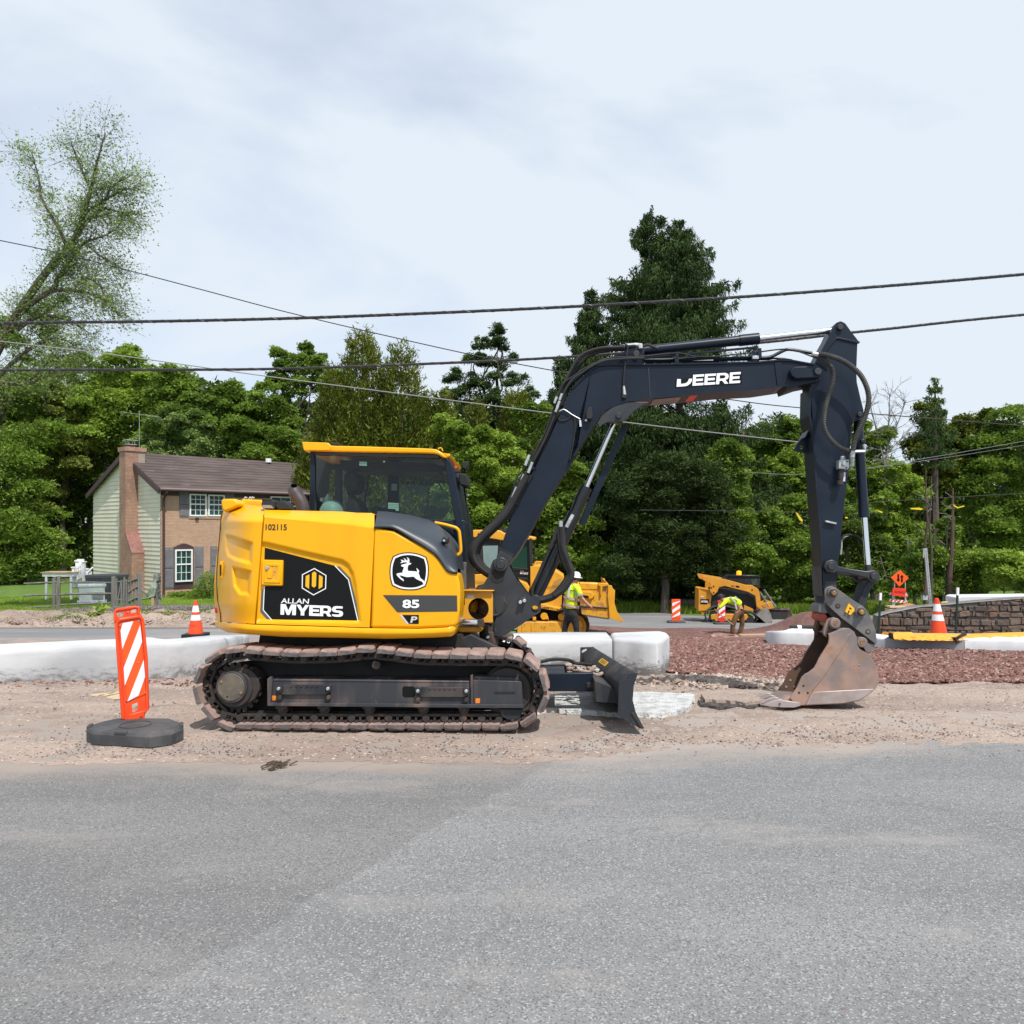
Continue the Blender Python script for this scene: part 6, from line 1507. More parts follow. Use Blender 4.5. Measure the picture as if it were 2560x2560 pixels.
def window(r, v, cols, rows_, name='window', par=None, curtain=True):
 a, b, l, t_ = r; fwid = .065
 mb = MB(); mb.box((a,v-.03,l), (a+fwid,v+.05,t_)); mb.box((b-fwid,v-.03,l), (b,v+.05,t_)); mb.box((a+fwid,v-.03,l), (b-fwid,v+.05,l+fwid)); mb.box((a+fwid,v-.03,t_-fwid), (b-fwid,v+.05,t_))
 w_ = mb.build(name, M['white_trim'], par or house)
 m_ = lerp(l, t_, .54)
 MB().box((a+fwid,v-.025,m_-.03), (b-fwid,v+.04,m_+.03)).build('meeting_rail', M['white_trim'], w_)
 for z0_, z1_ in ((l+fwid, m_-.03), (m_+.03, t_-fwid)):
  for i in range(cols):
   for j in range(rows_):
    u0 = lerp(a+fwid, b-fwid, i/cols); u1 = lerp(a+fwid, b-fwid, (i+1)/cols); q0 = lerp(z0_, z1_, j/rows_); q1 = lerp(z0_, z1_, (j+1)/rows_)
    MB().add([(u0,v+.02,q0),(u1,v+.02,q0),(u1,v+.02,q1),(u0,v+.02,q1)], [(0,1,2,3)]).build('pane', M['house_glass'], w_)
  for i in range(1, cols): u0 = lerp(a+fwid, b-fwid, i/cols); MB().box((u0-.01,v-.004,z0_), (u0+.01,v+.018,z1_)).build('muntin', M['white_trim'], w_)
  for j in range(1, rows_): q0 = lerp(z0_, z1_, j/rows_); MB().box((a+fwid,v-.006,q0-.01), (b-fwid,v+.018,q0+.01)).build('muntin', M['white_trim'], w_)
 return w_
window(W1, -.05, 3, 2); window(W2, -.05, 3, 2); window(WLw, -.07, 3, 2); window((W4[0],W4[1],W4[2],W4[3]), -.05, 3, 2)
MB().box((WL[0],-.02,WL[2]), (WL[1],.0,WL[3])).build('window_surround', M['maroon'], house)
ap = [(lerp(WL[0],WL[1],i/10), WL[3] - .01 + .17*math.sin(math.pi*i/10)) for i in range(11)]
MB().prism([Vector((u,-.018,z)) for u, z in ap] , [Vector((u,.0,z)) for u, z in ap]).build('arch_infill', M['maroon'], house)
for i in range(17):
 t = (i + .5) / 17; u = lerp(WL[0]-.05, WL[1]+.05, t); zz_ = WL[3] + .10 + .17*math.sin(math.pi*t); an = (t - .5) * -.5
 o = link('brick', bme, fw_); o.location = (u, -.006, zz_ - .09); o.rotation_euler = (0, R(-90) + an, 0)
for r_ in ((WL[0]-.03, WL[1]+.03, WL[2]-.10, WL[2]-.02), (W1[0]-.03, W2[1]+.05, W1[2]-.10, W1[2]-.02)):
 MB().box((r_[0],-.05,r_[2]), (r_[1],0,r_[3])).build('brick_sill', M['brick'], house)
def shutter(r):
 a, b, l, t_ = r
 mb = MB(); mb.box((a,-.05,l), (b,-.012,t_)); s_ = mb.build('shutter', M['shutter'], house)
 lv = MB(); m_ = lerp(l, t_, .51)
 for z0_, z1_ in ((l+.07, m_-.05), (m_+.05, t_-.07)):
  n_ = int((z1_-z0_)/.05)
  for i in range(n_):
   z = lerp(z0_, z1_, i/n_); lv.add([(a+.05,-.066,z),(b-.05,-.066,z),(b-.05,-.052,z+.045),(a+.05,-.052,z+.045),(a+.05,-.052,z),(b-.05,-.052,z)], [(0,1,2,3),(0,4,5,1)])
 tag(lv.build('louvres', M['shutter'], s_), kind='stuff')
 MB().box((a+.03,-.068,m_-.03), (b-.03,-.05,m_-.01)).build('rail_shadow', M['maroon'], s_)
for r_ in (SH1, SHL, SHR, SH3, SHU2): shutter(r_)
# roof
ov = .42; gov = .22
yr = -ua; zr = zA + .12; sl_f = (zr - zE) / yr
def roof_slab(ya, za, yb, zb, nm):
 th = .14; a = Vector((0, yb-ya, zb-za)).normalized(); n = Vector((0, -a.z, a.y)); n = n if n.z > 0 else -n
 pts = [Vector((-gov, ya, za)), Vector((LF, ya, za)), Vector((LF, yb, zb)), Vector((-gov, yb, zb))]
 return MB().prism([p - n*th for p in pts], pts).build(nm, M['roof'], house)
rf = roof_slab(-ov, zE - ov*sl_f + .12, yr, zr, 'roof')
zB = zE; sl_b = (zr - zB) / (LG - yr)
roof_slab(LG + ov, zB - ov*sl_b + .12, yr, zr, 'roof')
for fz_, nm in ((-.012, 'rake_board'),):
 for (ya, za, yb, zb) in ((-ov, zE - ov*sl_f - .06, yr, zr - .18), (LG + ov, zB - ov*sl_b - .06, yr, zr - .18)):
  MB().bar(Vector((-gov - .01, ya, za)), Vector((-gov - .01, yb, zb)), .05, .24).build(nm, M['maroon'], house)
MB().box((-gov, -ov-.03, zE - ov*sl_f - .05), (LF, -ov+.02, zE - ov*sl_f + .12)).build('fascia', M['maroon'], house)
MB().box((-gov+.02, -ov+.02, zE - ov*sl_f - .03), (LF, 0.02, zE - ov*sl_f)).build('soffit', M['maroon'], house)
MB().box((.0, -.03, zE - ov*sl_f - .22), (LF, 0.0, zE - ov*sl_f - .03)).build('eave_shade_band', M['maroon'], house)  # dark strip painted in for the shadow under the roof overhang
MB().tube([Vector((-gov, -ov-.08, zE - ov*sl_f + .05)), Vector((LF, -ov-.08, zE - ov*sl_f + .05))], .06, 8).build('gutter', PM('dull_pink_gutter', (.22,.15,.15), rough=.6), house)
MB().tube([Vector((.06, -ov-.06, zE-.25)), Vector((.10, -.08, zE-.6)), Vector((.10, -.08, .1)), Vector((.08,-.16,-.1))], .055, 8).build('downspout', M['maroon'], house)
MB().cyl(Vector((7.3, yr-.35, zr-.1)), Vector((7.3, yr-.35, zr+.12)), .16, 12).build('roof_vent', M['white_trim'], rf)
for k in range(1, 12):
 f_ = k / 12; yy = lerp(-ov, yr, f_); zz_ = lerp(zE - ov*sl_f + .12, zr, f_)
 MB().box((-gov, yy - .004, zz_ - .001), (LF, yy + .03, zz_ + .022)).build('shingle_course', M['roof'], rf)
# chimney
def proj(p): P_ = HF.o + HF.U*p.x + HF.V*p.y + HF.W*p.z; return CX + P_.x / P_.y * FOC, HY - (P_.z - EYE) / P_.y * FOC
ub = HG.p(346, 1300).x; cc_ = .4
while proj(g2f(Vector((ub, -cc_, 3))))[0] > 314 and cc_ < 2: cc_ += .01
uA = HG.p(299, 1300, -cc_).x; ub2 = HG.p(362, 1430).x
zt1, zt2 = HG.p(330,1381,-cc_).z, HG.p(313,1330,-cc_).z; ztop = HG.p(310,1117,-cc_).z; zc = HG.p(310,1127.5,-cc_).z
cp = [(uA,-.6),(ub2,-.6),(ub2,zt1),(ub,zt2),(ub,ztop),(uA,ztop)]
ch = MB().prism([g2f(Vector((u,-cc_,z))) for u, z in cp], [g2f(Vector((u,.3,z))) for u, z in cp]).build('chimney', PM('chimney_mortar', (.36,.29,.235), (.30,.24,.20), 5, rough=.95), house)
mb = MB(); z = -.5; row = 0
def bcell(a, b):  # boxes along an axis with alternating bond
 u = a - (.105 if row % 2 else 0); o = []
 while u < b: o.append((max(a, u), min(b, u + .196))); u += .206
 return [q for q in o if q[1] - q[0] > .04]
while z < ztop - .06:
 uu = ub2 if z < zt1 else (ub if z > zt2 else None)
 if uu is not None:
  for a, b in bcell(-cc_, 0): 
   p_ = [g2f(Vector(q)) for q in ((uu,a,z),(uu,b,z),(uu,b,z+.058),(uu,a,z+.058),(uu+.012,a,z),(uu+.012,b,z),(uu+.012,b,z+.058),(uu+.012,a,z+.058))]
   mb.add(p_, [(4,5,6,7),(0,1,5,4),(3,2,6,7),(0,4,7,3),(1,5,6,2)])
 lim = ub2 if z < zt1 else (lerp(ub2, ub, (z-zt1)/(zt2-zt1)) if z < zt2 else ub)
 for a, b in bcell(uA, lim):
  p_ = [g2f(Vector(q)) for q in ((a,-cc_,z),(b,-cc_,z),(b,-cc_,z+.058),(a,-cc_,z+.058),(a,-cc_-.012,z),(b,-cc_-.012,z),(b,-cc_-.012,z+.058),(a,-cc_-.012,z+.058))]
  mb.add(p_, [(4,5,6,7),(0,1,5,4),(3,2,6,7),(0,4,7,3),(1,5,6,2)])
 z += .0685; row += 1
M['brick2'] = PM('red_brown_brick', (.38,.225,.16), (.29,.17,.125), 1.2, rough=.95, c3=(.46,.30,.22), s3=6, lo3=.5, hi3=.7)
tag(mb.build('brickwork', M['brick2'], ch), kind='stuff')
q = [(ub2+.03,-cc_-.03,zt1),(ub2+.03,.0,zt1),(ub+.0,.0,zt2+.05),(ub+.0,-cc_-.03,zt2+.05)]
MB().prism([g2f(Vector(p)) for p in q], [g2f(Vector((p[0], p[1], p[2]-.06))) for p in q]).build('shoulder', PM('red_tile_shoulder', (.22,.10,.085), (.28,.14,.12), 4, rough=.9, c3=(.5,.45,.42), s3=14, lo3=.68, hi3=.75), ch)
q0, q1 = g2f(Vector((uA-.06,-cc_-.06,zc))), g2f(Vector((ub+.06,.36,ztop)))
MB().box((min(q0.x,q1.x), min(q0.y,q1.y), zc), (max(q0.x,q1.x), max(q0.y,q1.y), ztop)).build('crown', M['brick2'], ch)
m_ = g2f(Vector(((uA+ub)/2, -cc_*.4, ztop)))
MB().box((m_.x-.16, m_.y-.16, ztop), (m_.x+.16, m_.y+.16, ztop+.12)).build('flue', PM('clay_flue', (.36,.15,.09), rough=.9), ch)
for dz in (.12, .32): MB().box((m_.x-.20-dz*.2, m_.y-.20-dz*.2, ztop+dz), (m_.x+.20+dz*.2, m_.y+.20+dz*.2, ztop+dz+.03)).build('cap', M['zinc'], ch)
for i in (-1, 1):
 for j in (-1, 1): MB().box((m_.x+.15*i-.01, m_.y+.15*j-.01, ztop+.12), (m_.x+.15*i+.01, m_.y+.15*j+.01, ztop+.33)).build('cap_post', M['zinc'], ch)
an = MB(); pA = g2f(Vector((ub-.15, .1, ztop))); an.cyl(pA, pA + Vector((0,0,1.75)), .012, 5)
an.bar(pA + Vector((-.9,0,1.62)), pA + Vector((1.0,0,1.55)), .012, .012)
for i in range(8): an.bar(pA + Vector((-.8+.24*i, -.28+.02*i, 1.61-.008*i)), pA + Vector((-.8+.24*i, .28-.02*i, 1.61-.008*i)), .007, .007)
an.build('antenna', M['zinc'], ch)
dl = HF.p(490, 1296); MB().box((dl.x-.05,-.10,dl.z-.06), (dl.x+.10,0,dl.z+.03)).build('wall_lamp', M['black'], house)
# mulch bed strip
# ------------------------------------------------------------------ things round the house
GD = 29.0
def gfr(px, D, yaw=0):
 x = (px - CX) / FOC * D; c, s_ = math.cos(R(yaw)), math.sin(R(yaw))
 return Fr(Vector((x, D, gz(x, D))), (c, s_, 0), (-s_, c, 0), (0,0,1))
f = gfr(238, 31, 28)
e = empty('generator', f, 'white standby generator box with louvred side behind the rail fence', 'generator')
MB().box((-.55,-.3,.08), (.33,.35,.62)).build('cabinet', M['white_trim'], e, bevel=.02)
MB().box((-.60,-.34,.62), (.38,.39,.74)).build('lid', M['white_trim'], e, bevel=.04)
MB().box((-.62,-.36,0), (.40,.42,.09)).build('pad', M['concrete'], e)
for k in range(5): MB().box((-.1,-.312,.14+.05*k), (.28,-.30,.16+.05*k)).build('louvre', M['grey_ink'], e)
f = gfr(268, 33, 0); e = empty('grey_bin', f, 'dark grey ribbed round tub beside the generator, below the siding', 'tub')
MB().rings([(.0,0),(.78,0),(.78,.95),(.82,.95),(.82,1.05),(0,1.08)], 32).build('shell', PM('dark_grey_tub', (.12,.125,.13), rough=.7), e, smooth_=True)
for k in range(14):
 a = math.pi + k*math.pi/13; MB().bar((.785*math.cos(a), .785*math.sin(a), .05), (.785*math.cos(a), .785*math.sin(a), .93), .02, .02, (math.cos(a), math.sin(a), 0)).build('rib', M['grey_ink'], e)
# white stair railing
f = Fr(wp(205, 1462, 34), (1,0,0), (0,1,0), (0,0,1)); e = empty('stair_railing', f, 'white porch stair railing with capped posts at the left of the house', 'railing')
fp_ = lambda x, y, v=0: f.p(x, y, v)
def post_(x, y0, y1, v=0, w_=.11, cap=True):
 a, b = fp_(x, y1, v), fp_(x, y0, v); o = MB().box((a.x-w_/2, v-w_/2, a.z), (a.x+w_/2, v+w_/2, b.z)).build('post', M['white_trim'], e)
 if cap: MB().box((a.x-w_*.8, v-w_*.8, b.z), (a.x+w_*.8, v+w_*.8, b.z+.05)).build('post_cap', M['white_trim'], o, bevel=.01)
post_(184.5, 1420, 1470); post_(210, 1406, 1470); post_(193, 1404, 1450, .9); post_(216, 1424, 1470, .5); post_(229,1440,1470,1.4)
MB().bar(fp_(187,1424), fp_(208,1410), .06, .06).build('rail', M['white_trim'], e); MB().bar(fp_(187,1452), fp_(209,1438), .06, .08).build('rail', M['white_trim'], e)
MB().bar(fp_(193,1412,.9), fp_(210,1412,.9), .06, .5).build('rail', M['white_trim'], e); MB().bar(fp_(218,1432,.5), fp_(232,1418,.5), .05, .06).build('rail', M['white_trim'], e)
for k in range(4):
 x = 190 + 5*k; y = 1450 - 3.4*k; MB().bar(fp_(x, y), fp_(x, y-27), .04, .04, (0,1,0)).build('baluster', M['white_trim'], e)
for k in range(3):
 x = 220 + 4*k; y = 1462 - 3.6*k; MB().bar(fp_(x, y, .5), fp_(x, y-26, .5), .04, .04, (0,1,0)).build('baluster', M['white_trim'], e)
for k in range(4): a = fp_(185+7*k, 1468-5*k); MB().box((a.x, -.1, a.z-.05), (a.x+.5, 1.0, a.z+.02)).build('step', M['concrete2'], e)
f = gfr(160, 34, 0); e = empty('outdoor_table', f, 'white-edged garden table left of the porch stairs', 'table')
zt_ = f.p(160, 1432, 0).z
MB().box((-.75,-.3,zt_-.14), (.58,.4,zt_)).build('apron', M['white_trim'], e); MB().box((-.80,-.35,zt_), (.62,.45,zt_+.05)).build('tabletop', PM('tan_top', (.45,.33,.18), rough=.8), e)
for i in (-.6,.45):
 for j in (-.25,.35): MB().box((i-.04,j-.04,0), (i+.04,j+.04,zt_-.14)).build('leg', M['white_trim'], e)
# rail fence
M['wood'] = PM('weathered_grey_wood', (.20,.185,.18), (.13,.115,.11), 4, rough=.95, bmp=.5, bscale=14, bdist=.02, stretch=(1,1,.25), c3=(.30,.29,.29), s3=7, lo3=.6, hi3=.8)
f = Fr(wp(215, 1515, 28), (1,0,0), (0,1,0), (0,0,1)); e = empty('rail_fence', f, 'weathered grey post-and-rail fence with leaning pickets in front of the house', 'fence')
def jpost(x, y0, y1, wpx, v=0, nm='post', top=None):
 a, b = f.p(x, y1+6, v), f.p(x if top is None else top, y0, v); w_ = wpx * 28/2000
 mb = MB(); mb.tube([a, a.lerp(b,.4)+Vector((random.uniform(-.01,.01),0,0)), b], [w_/2*1.1, w_/2, w_/2*.95], 6); mb.build(nm, M['wood'], e)
for x, y0, y1, w_ in ((134,1446,1520,7),(147,1440,1518,9),(284,1441,1514,11),(290,1446,1514,8),(346,1434,1512,10),(352,1434,1512,7),(387,1436,1508,8),(398,1432,1508,10)): jpost(x, y0, y1, w_)
for (xa, ya, xb, yb, t) in ((60,1459,147,1455,5),(147,1456,283,1457,4.5),(60,1489,147,1487,5),(147,1486,284,1484,6.5),(60,1520,147,1515,4),(147,1512,284,1507,4.5),(290,1455,346,1452,4),(290,1500,330,1496,5),(352,1498,398,1492,5),(352,1472,372,1494,4)):
 mb = MB(); a, b = f.p(xa, ya), f.p(xb, yb); m1 = a.lerp(b,.5) + Vector((0,0,random.uniform(-.015,.02)))
 mb.tube([a, m1, b], t*14e-3/2, 5); mb.build('rail', M['wood'], e)
for i, (x, tp_, y0, w_) in enumerate(((292,303,1450,3),(303,304,1455,4),(309,311,1443,5),(316,316,1448,4),(321,322,1447,5),(324,331,1450,3),(333,336,1447,4),(330,338,1445,3),(340,341,1450,4))): jpost(x, y0, 1512, w_, -.06, 'picket', tp_)
for (xa, ya, xb, yb) in ((322,1455,343,1446),(322,1480,343,1466),(322,1503,343,1493)): MB().tube([f.p(xa,ya,-.1), f.p(xb,yb,-.1)], .035, 5).build('brace', M['wood'], e)
for k in range(6): MB().tube([f.p(390+random.uniform(-2,8), 1445+k*9, -.1), f.p(398+random.uniform(-2,6), 1440+k*9, -.12)], .03, 5).build('split_rail_end', M['wood'], e)
f2 = gfr(382, 27.5, 0); e = empty('marker_stake', f2, 'short tan wooden stake in the lawn right of the fence', 'stake'); MB().box((-.045,-.02,0), (.045,.02,.37)).build('board', PM('new_wood', (.42,.29,.16), rough=.9), e)
f2 = Fr(wp(375, 1500, 27.8), (1,0,0), (0,1,0), (0,0,1))
mb = MB(); rows = [[f2.p(lerp(353,362,t)+ (8 if j==1 else 0), lerp(1472,1496,t) + j*2, .1*j) for t in (0,.3,.6,1)] for j in range(2)]
tarp = [f2.p(*q, random.uniform(-.05,.1)) for q in ((367,1486),(376,1468),(388,1448),(390,1470),(386,1490),(370,1496))]
mb = MB().prism(tarp, [p + Vector((0,.15,0)) for p in tarp])
t_ = mb.build('tarpaulin', PM('crumpled_clear_tarp', (.42,.46,.40), (.25,.30,.24), 9, rough=.35, bmp=.9, bscale=10, bdist=.06)); t_.matrix_world = f2.mat(); tag(t_, 'crumpled translucent tarpaulin hanging between the fence posts', 'tarpaulin')
# silt socks
M['sock'] = PM('mottled_mulch_mesh', (.075,.062,.058), (.20,.175,.165), 22, .42, .62, rough=.95, bmp=.9, bscale=40, bdist=.03, c3=(.28,.26,.25), s3=60, lo3=.58, hi3=.7)
def sock(path, D, r, label):
 pts = catmull([wp(x, y, D) for x, y in path], 8); rr = [r * (1 + .07*math.sin(i*1.7) + random.uniform(-.03,.03)) for i in range(len(pts))]
 rr[0] = r*.3; rr[-1] = r*.3
 mb = MB(); mb.tube(pts, rr, 14); tag(mb.build('silt_sock', M['sock'], smooth_=True), label, 'silt sock')
sock([(-260,1548),(0,1541),(128,1537),(195,1531),(300,1528),(420,1526),(540,1525),(640,1524),(720,1524)], 23.6, .155, 'long dark mulch-filled sock lying along the dirt bank below the lawn')
sock([(1671,1511),(1678,1509),(1710,1508),(1745,1509),(1775,1510)], 41, .21, 'short dark mulch-filled sock end beside the small striped panel')
# ------------------------------------------------------------------ small striped panels
def small_panel(px, D, x0, x1, y0, y1, mat, sheetm, label, yaw=0):
 f = gfr(px, D, yaw); e = empty('barricade', f, label, 'barricade', 'small striped panels along the far road')
 p = f.p(x0, y0, 0); q = f.p(x1, y1, 0); w2 = (q.x - p.x)/2; z1, z0 = p.z, q.z; cx_ = (p.x+q.x)/2
 b = MB().box((cx_-w2*1.9,-.22,0), (cx_+w2*1.9,.22,.10)).build('base', M['recycled'], e, bevel=.02)
 pl = MB().box((cx_-w2,-.02,z0+.06), (cx_+w2,.02,z1)).build('panel', mat, e, bevel=.01)
 MB().box((cx_-w2*.5,-.025,z0-.04), (cx_+w2*.5,.025,z0+.06)).build('foot', mat, pl)
 H = z1 - z0; W = 2*w2*.86; zb = z0 + .22*H; zt = z1 - .06*H; xl, xr = cx_-W/2, cx_+W/2
 MB().add([(xl,-.024,zb),(xr,-.024,zb),(xr,-.024,zt),(xl,-.024,zt)], [(0,1,2,3)]).build('sheet', sheetm, pl)
 for k in range(3):
  s_ = zb + (zt-zb)*(k*.40 - .14); th = (zt-zb)*.20; rise = (zt-zb)*.30
  poly = [(xl,s_),(xr,s_+rise),(xr,s_+rise+th),(xl,s_+th)]; poly = [(x, min(zt, max(zb, z))) for x, z in poly]
  if abs(poly[3][1]-poly[0][1]) + abs(poly[2][1]-poly[1][1]) > .02:
   MB().add([(x,-.028,z) for x, z in poly], [(0,1,2,3)]).build('white_stripe', M['white_sheet'], pl)
small_panel(1690, 33, 1679, 1701, 1498, 1557, M['orange_plastic'], M['orange_sheet'], 'small orange and white striped panel left of the skid-steer loader')
small_panel(1804, 32.2, 1794.5, 1813.5, 1501, 1557, PM('red_plastic', (.62,.04,.03), rough=.5), M['red_sheet'], 'small red and white striped panel behind the bending worker')
# manhole riser and boards
f = gfr(1812, 27.5, 0); f = Fr(wp(1812, 1606, 24.5), (1,0,0), (0,1,0), (0,0,1)); e = empty('manhole_riser', f, 'low reddish concrete manhole riser in the gravel before the bending worker', 'manhole')
poly = [(1775,1590),(1779,1588),(1845,1591),(1848,1606),(1776,1606)]
Mr = PM('red_dusted_concrete', (.36,.20,.155), (.45,.29,.23), 4, rough=.95, bmp=.3)
MB().rings([(.44,-.15),(.44,.20),(.40,.22),(.32,.22),(.32,-.1)], 10, Matrix.Rotation(.3, 4, 'Z')).build('ring', Mr, e)
f = Fr(wp(1885, 1594, 24.2), (1,0,0), (0,1,0), (0,0,1)); o = prim(f, [(1852,1588),(1917,1587),(1917,1593),(1852,1595)], 0, .3).build('board', PM('tan_board', (.40,.27,.18), rough=.9)); o.matrix_world = f.mat(); tag(o, 'tan timber board lying on the gravel left of the pale curb', 'board')
# ------------------------------------------------------------------ stone wall
M['stone'] = rock_mat('field_stone', (.085,.070,.060), (.22,.175,.145), (.27,.16,.11))
def stone_mat():
 m, t, b, o = nodes('brown_grey_stone'); oi = N(t, 'ShaderNodeObjectInfo')
 wn = N(t, 'ShaderNodeTexWhiteNoise', noise_dimensions='1D'); t.links.new(oi.outputs['Random'], wn.inputs['W'])
 c_ = mixc(t, oi.outputs['Random'], (.085,.068,.056), (.185,.14,.108))
 c_ = mixc(t, ramp(t, wn.outputs['Value'], .7, .9), c_, (.20,.115,.08)); c_ = mixc(t, ramp(t, noise_n(t, 7, 6, .7), .5, .72), c_, (.07,.06,.055))
 t.links.new(c_, b.inputs['Base Color']); b.inputs['Roughness'].default_value = .95; bump(t, b, noise_n(t, 14, 6, .7), .7, .03); return m
M['stone'] = stone_mat()
f = Fr(wp(2320, 1600, 18.5), (math.cos(R(-4)), math.sin(R(-4)), 0), (math.sin(R(4)), math.cos(R(4)), 0), (0,0,1))
I_ = lambda pts: C(pts, 2080, 1380, 5.367)
topl = I_([(640,862),(700,838),(790,815),(930,790),(1060,762),(1210,735),(1330,730),(1450,716),(1700,692),(1830,680)]) + [(2560,1496),(2700,1488)]
botl = 1612
wpts = topl + [(2700,botl),(2192,botl)]
e = empty('stone_wall', f, 'sloping wall of brown and grey field stones at the right edge', 'wall')
wb = prim(f, wpts, .04, .45).build('mortar_core', PM('grey_mortar', (.17,.16,.15), (.11,.105,.10), 7, rough=.95, bmp=.5), e)
# cap of mortar on the top
tp = [f.p(x, y, 0) for x, y in topl]; mb = MB()
for a, b in zip(tp, tp[1:]): mb.add([a + Vector((0,-.0,.0)), b + Vector((0,0,0)), b + Vector((0,.30,-.01)), a + Vector((0,.30,-.01))], [(0,1,2,3)])
mb.build('capping', PM('pale_capping', (.26,.25,.235), (.17,.16,.15), 8, rough=.95, bmp=.5), e)
def top_at(x): return lget(topl, x)
y = botl; nst = 0
while y > 1490:
 rh = random.uniform(8, 21); x = 2192 + random.uniform(-12, 0)
 while x < 2640:
  w_ = random.choice((9,13,18,26,36,52)) * random.uniform(.8,1.25) * (1 if rh < 14 else .7); x1 = x + w_
  yt = y - rh * random.choice((1,1,1,.62,.8)); lim = max(top_at(max(2192, x)), top_at(x1)) + .5
  tx0, tx1 = max(x, 2192.5), x1 - 1.3
  if y - 1.6 > lim + 3 and tx1 - tx0 > 4:
   yt_ = max(yt, lim); j = lambda a=1.6: random.uniform(-a, a)
   wv = lambda x: 3.5 * noise.noise(Vector((x*.022, y*.05, 0))) * (1 if yt > lim + 6 else .2)
   pts = [(tx0 + j(.8), y - .6 + wv(tx0) + j(.9)), (tx1 + j(.8), y - .6 + wv(tx1) + j(.9)), (tx1 + j(2.4), yt_ + wv(tx1) + abs(j(2.4))), ((tx0+tx1)/2 + j(4), yt_ + wv((tx0+tx1)/2) + j(1.2)), (tx0 + j(2.4), yt_ + wv(tx0) + abs(j(2.4)))]
   nr = [f.p(a, b, 0) for a, b in pts]; v0 = random.uniform(-.03, .01); cen_ = sum(nr, Vector()) / 5
   mb = MB(); m_ = len(nr); back = [Vector((p.x, .06, p.z)) for p in nr]; md = [Vector((p.x, v0+.02, p.z)) for p in nr]; fr_ = [cen_.lerp(p, .80) for p in nr]; fr_ = [Vector((p.x, v0 - random.uniform(0,.012), p.z)) for p in fr_]
   mb.loft([back, md, fr_], True); mb.f.append(tuple(range(len(mb.v)-m_, len(mb.v)))); mb.build('stone', M['stone'], e); nst += 1
  x = x1
 y -= rh
# stakes, post, sign
def stake(xt, yt, xb, yb, D, label):
 f = Fr(wp(xb, yb, D), (1,0,0), (0,1,0), (0,0,1)); e = empty('marker_stake', f, label, 'stake')
 a = f.p(xb, yb); b = f.p(xt, yt); m_ = a.lerp(b, .84); w_ = .022
 MB().bar(a, m_, .034, .034, (0,1,0)).build('shaft', PM('dark_green_stake', (.012,.03,.022), rough=.6), e); MB().bar(m_, b, .042, .042, (0,1,0)).build('white_tip', M['white_ink'], e)
stake(2201.5, 1482, 2195.5, 1598, 16.5, 'dark green stake with white tip at the left end of the stone wall')
stake(2394.5, 1469, 2389, 1590, 16.0, 'dark green stake with white tip in front of the stone wall, right of the cone')
f = Fr(wp(2326, 1518, 21), (1,0,0), (0,1,0), (0,0,1)); e = empty('sign_post', f, 'tilted perforated galvanised post without a sign behind the stone wall', 'post')
a, b = f.p(2327,1522), f.p(2313.5,1371); MB().bar(a, b, .075, .04, (0,1,0)).build('channel', M['zinc'], e)
d_ = (b-a).normalized()
for k in range(42):
 c_ = a + d_ * (.03 + k*.036)
 MB().bar(c_ + Vector((0,-.022,0)), c_ + d_*.014 + Vector((0,-.022,0)), .014, .004, (0,1,0)).build('hole', M['black'], e)
MB().bar(b + Vector((-.05,0,-.25)), b + Vector((-.045,0,.0)), .03, .03, (0,1,0)).build('splice', M['zinc'], e)
f = Fr(wp(2250, 1560, 33), (1,0,0), (0,1,0), (0,0,1)); e = empty('warning_sign', f, 'orange diamond sign with two opposed arrows above an AHEAD plate', 'road sign')
dm = I_([(792,343),(915,243),(1030,350),(907,463)])
dd = prim(f, dm, 0, .03).build('diamond', M['orange_sheet'], e)
def arrow(x, y0, y1, hw, hh_):
 s_ = 1 if y1 > y0 else -1
 return I_([(x-12,y0),(x+12,y0),(x+12,y1-s_*hh_),(x+hw,y1-s_*hh_),(x,y1),(x-hw,y1-s_*hh_),(x-12,y1-s_*hh_)])
flat(f, arrow(890,297,405,26,38), -.004, M['black_ink'], dd, 'arrow'); flat(f, arrow(938,408,302,26,38), -.004, M['black_ink'], dd, 'arrow')
ah = prim(f, I_([(818,478),(995,490),(985,600),(808,582)]), -.06, -.03).build('lower_plate', M['red_sheet'], e)
text(f, 'AHEAD', I_([(832,548)])[0], I_([(980,562)])[0], I_([(832,515)])[0], -.064, M['brown_ink'], ah, bold=.01)
for x in (838, 982): MB().bar(f.p(*I_([(x,400)])[0], .05), f.p(*I_([(x,1000)])[0], .05), .03, .03, (0,1,0)).build('upright', M['zinc'], e)
f3 = Fr(wp(2247, 1560, 33.35), (1,0,0), (0,1,0), (0,0,1)); e2 = empty('barricade', f3, 'two-board red and white striped barricade below the orange diamond sign', 'barricade')
for (A_, B_, C_, D_) in (((780,545),(1018,565),(1016,602),(778,580)), ((780,628),(1015,655),(1012,692),(776,665))):
 bd = prim(f3, I_([A_, B_, C_, D_]), 0, .04).build('board', M['white_sheet'], e2)
 for k in range(5):
  t0, t1 = k/4.6, k/4.6 + .11
  def e_(t, bot): 
   t = min(1, max(0, t)); p0 = (lerp(A_[0],B_[0],t), lerp(A_[1],B_[1],t)); p1 = (lerp(D_[0],C_[0],t), lerp(D_[1],C_[1],t)); return p1 if bot else p0
  q = I_([e_(t0+.10, 0), e_(t1+.10, 0), e_(t1, 1), e_(t0, 1)])
  flat(f3, q, -.005, M['red_sheet'], bd, 'red_stripe')
for x in (815, 985): MB().bar(f3.p(*I_([(x,540)])[0], .06), f3.p(*I_([(x,960)])[0], .06), .06, .06, (0,1,0)).build('leg', M['zinc'], e2)
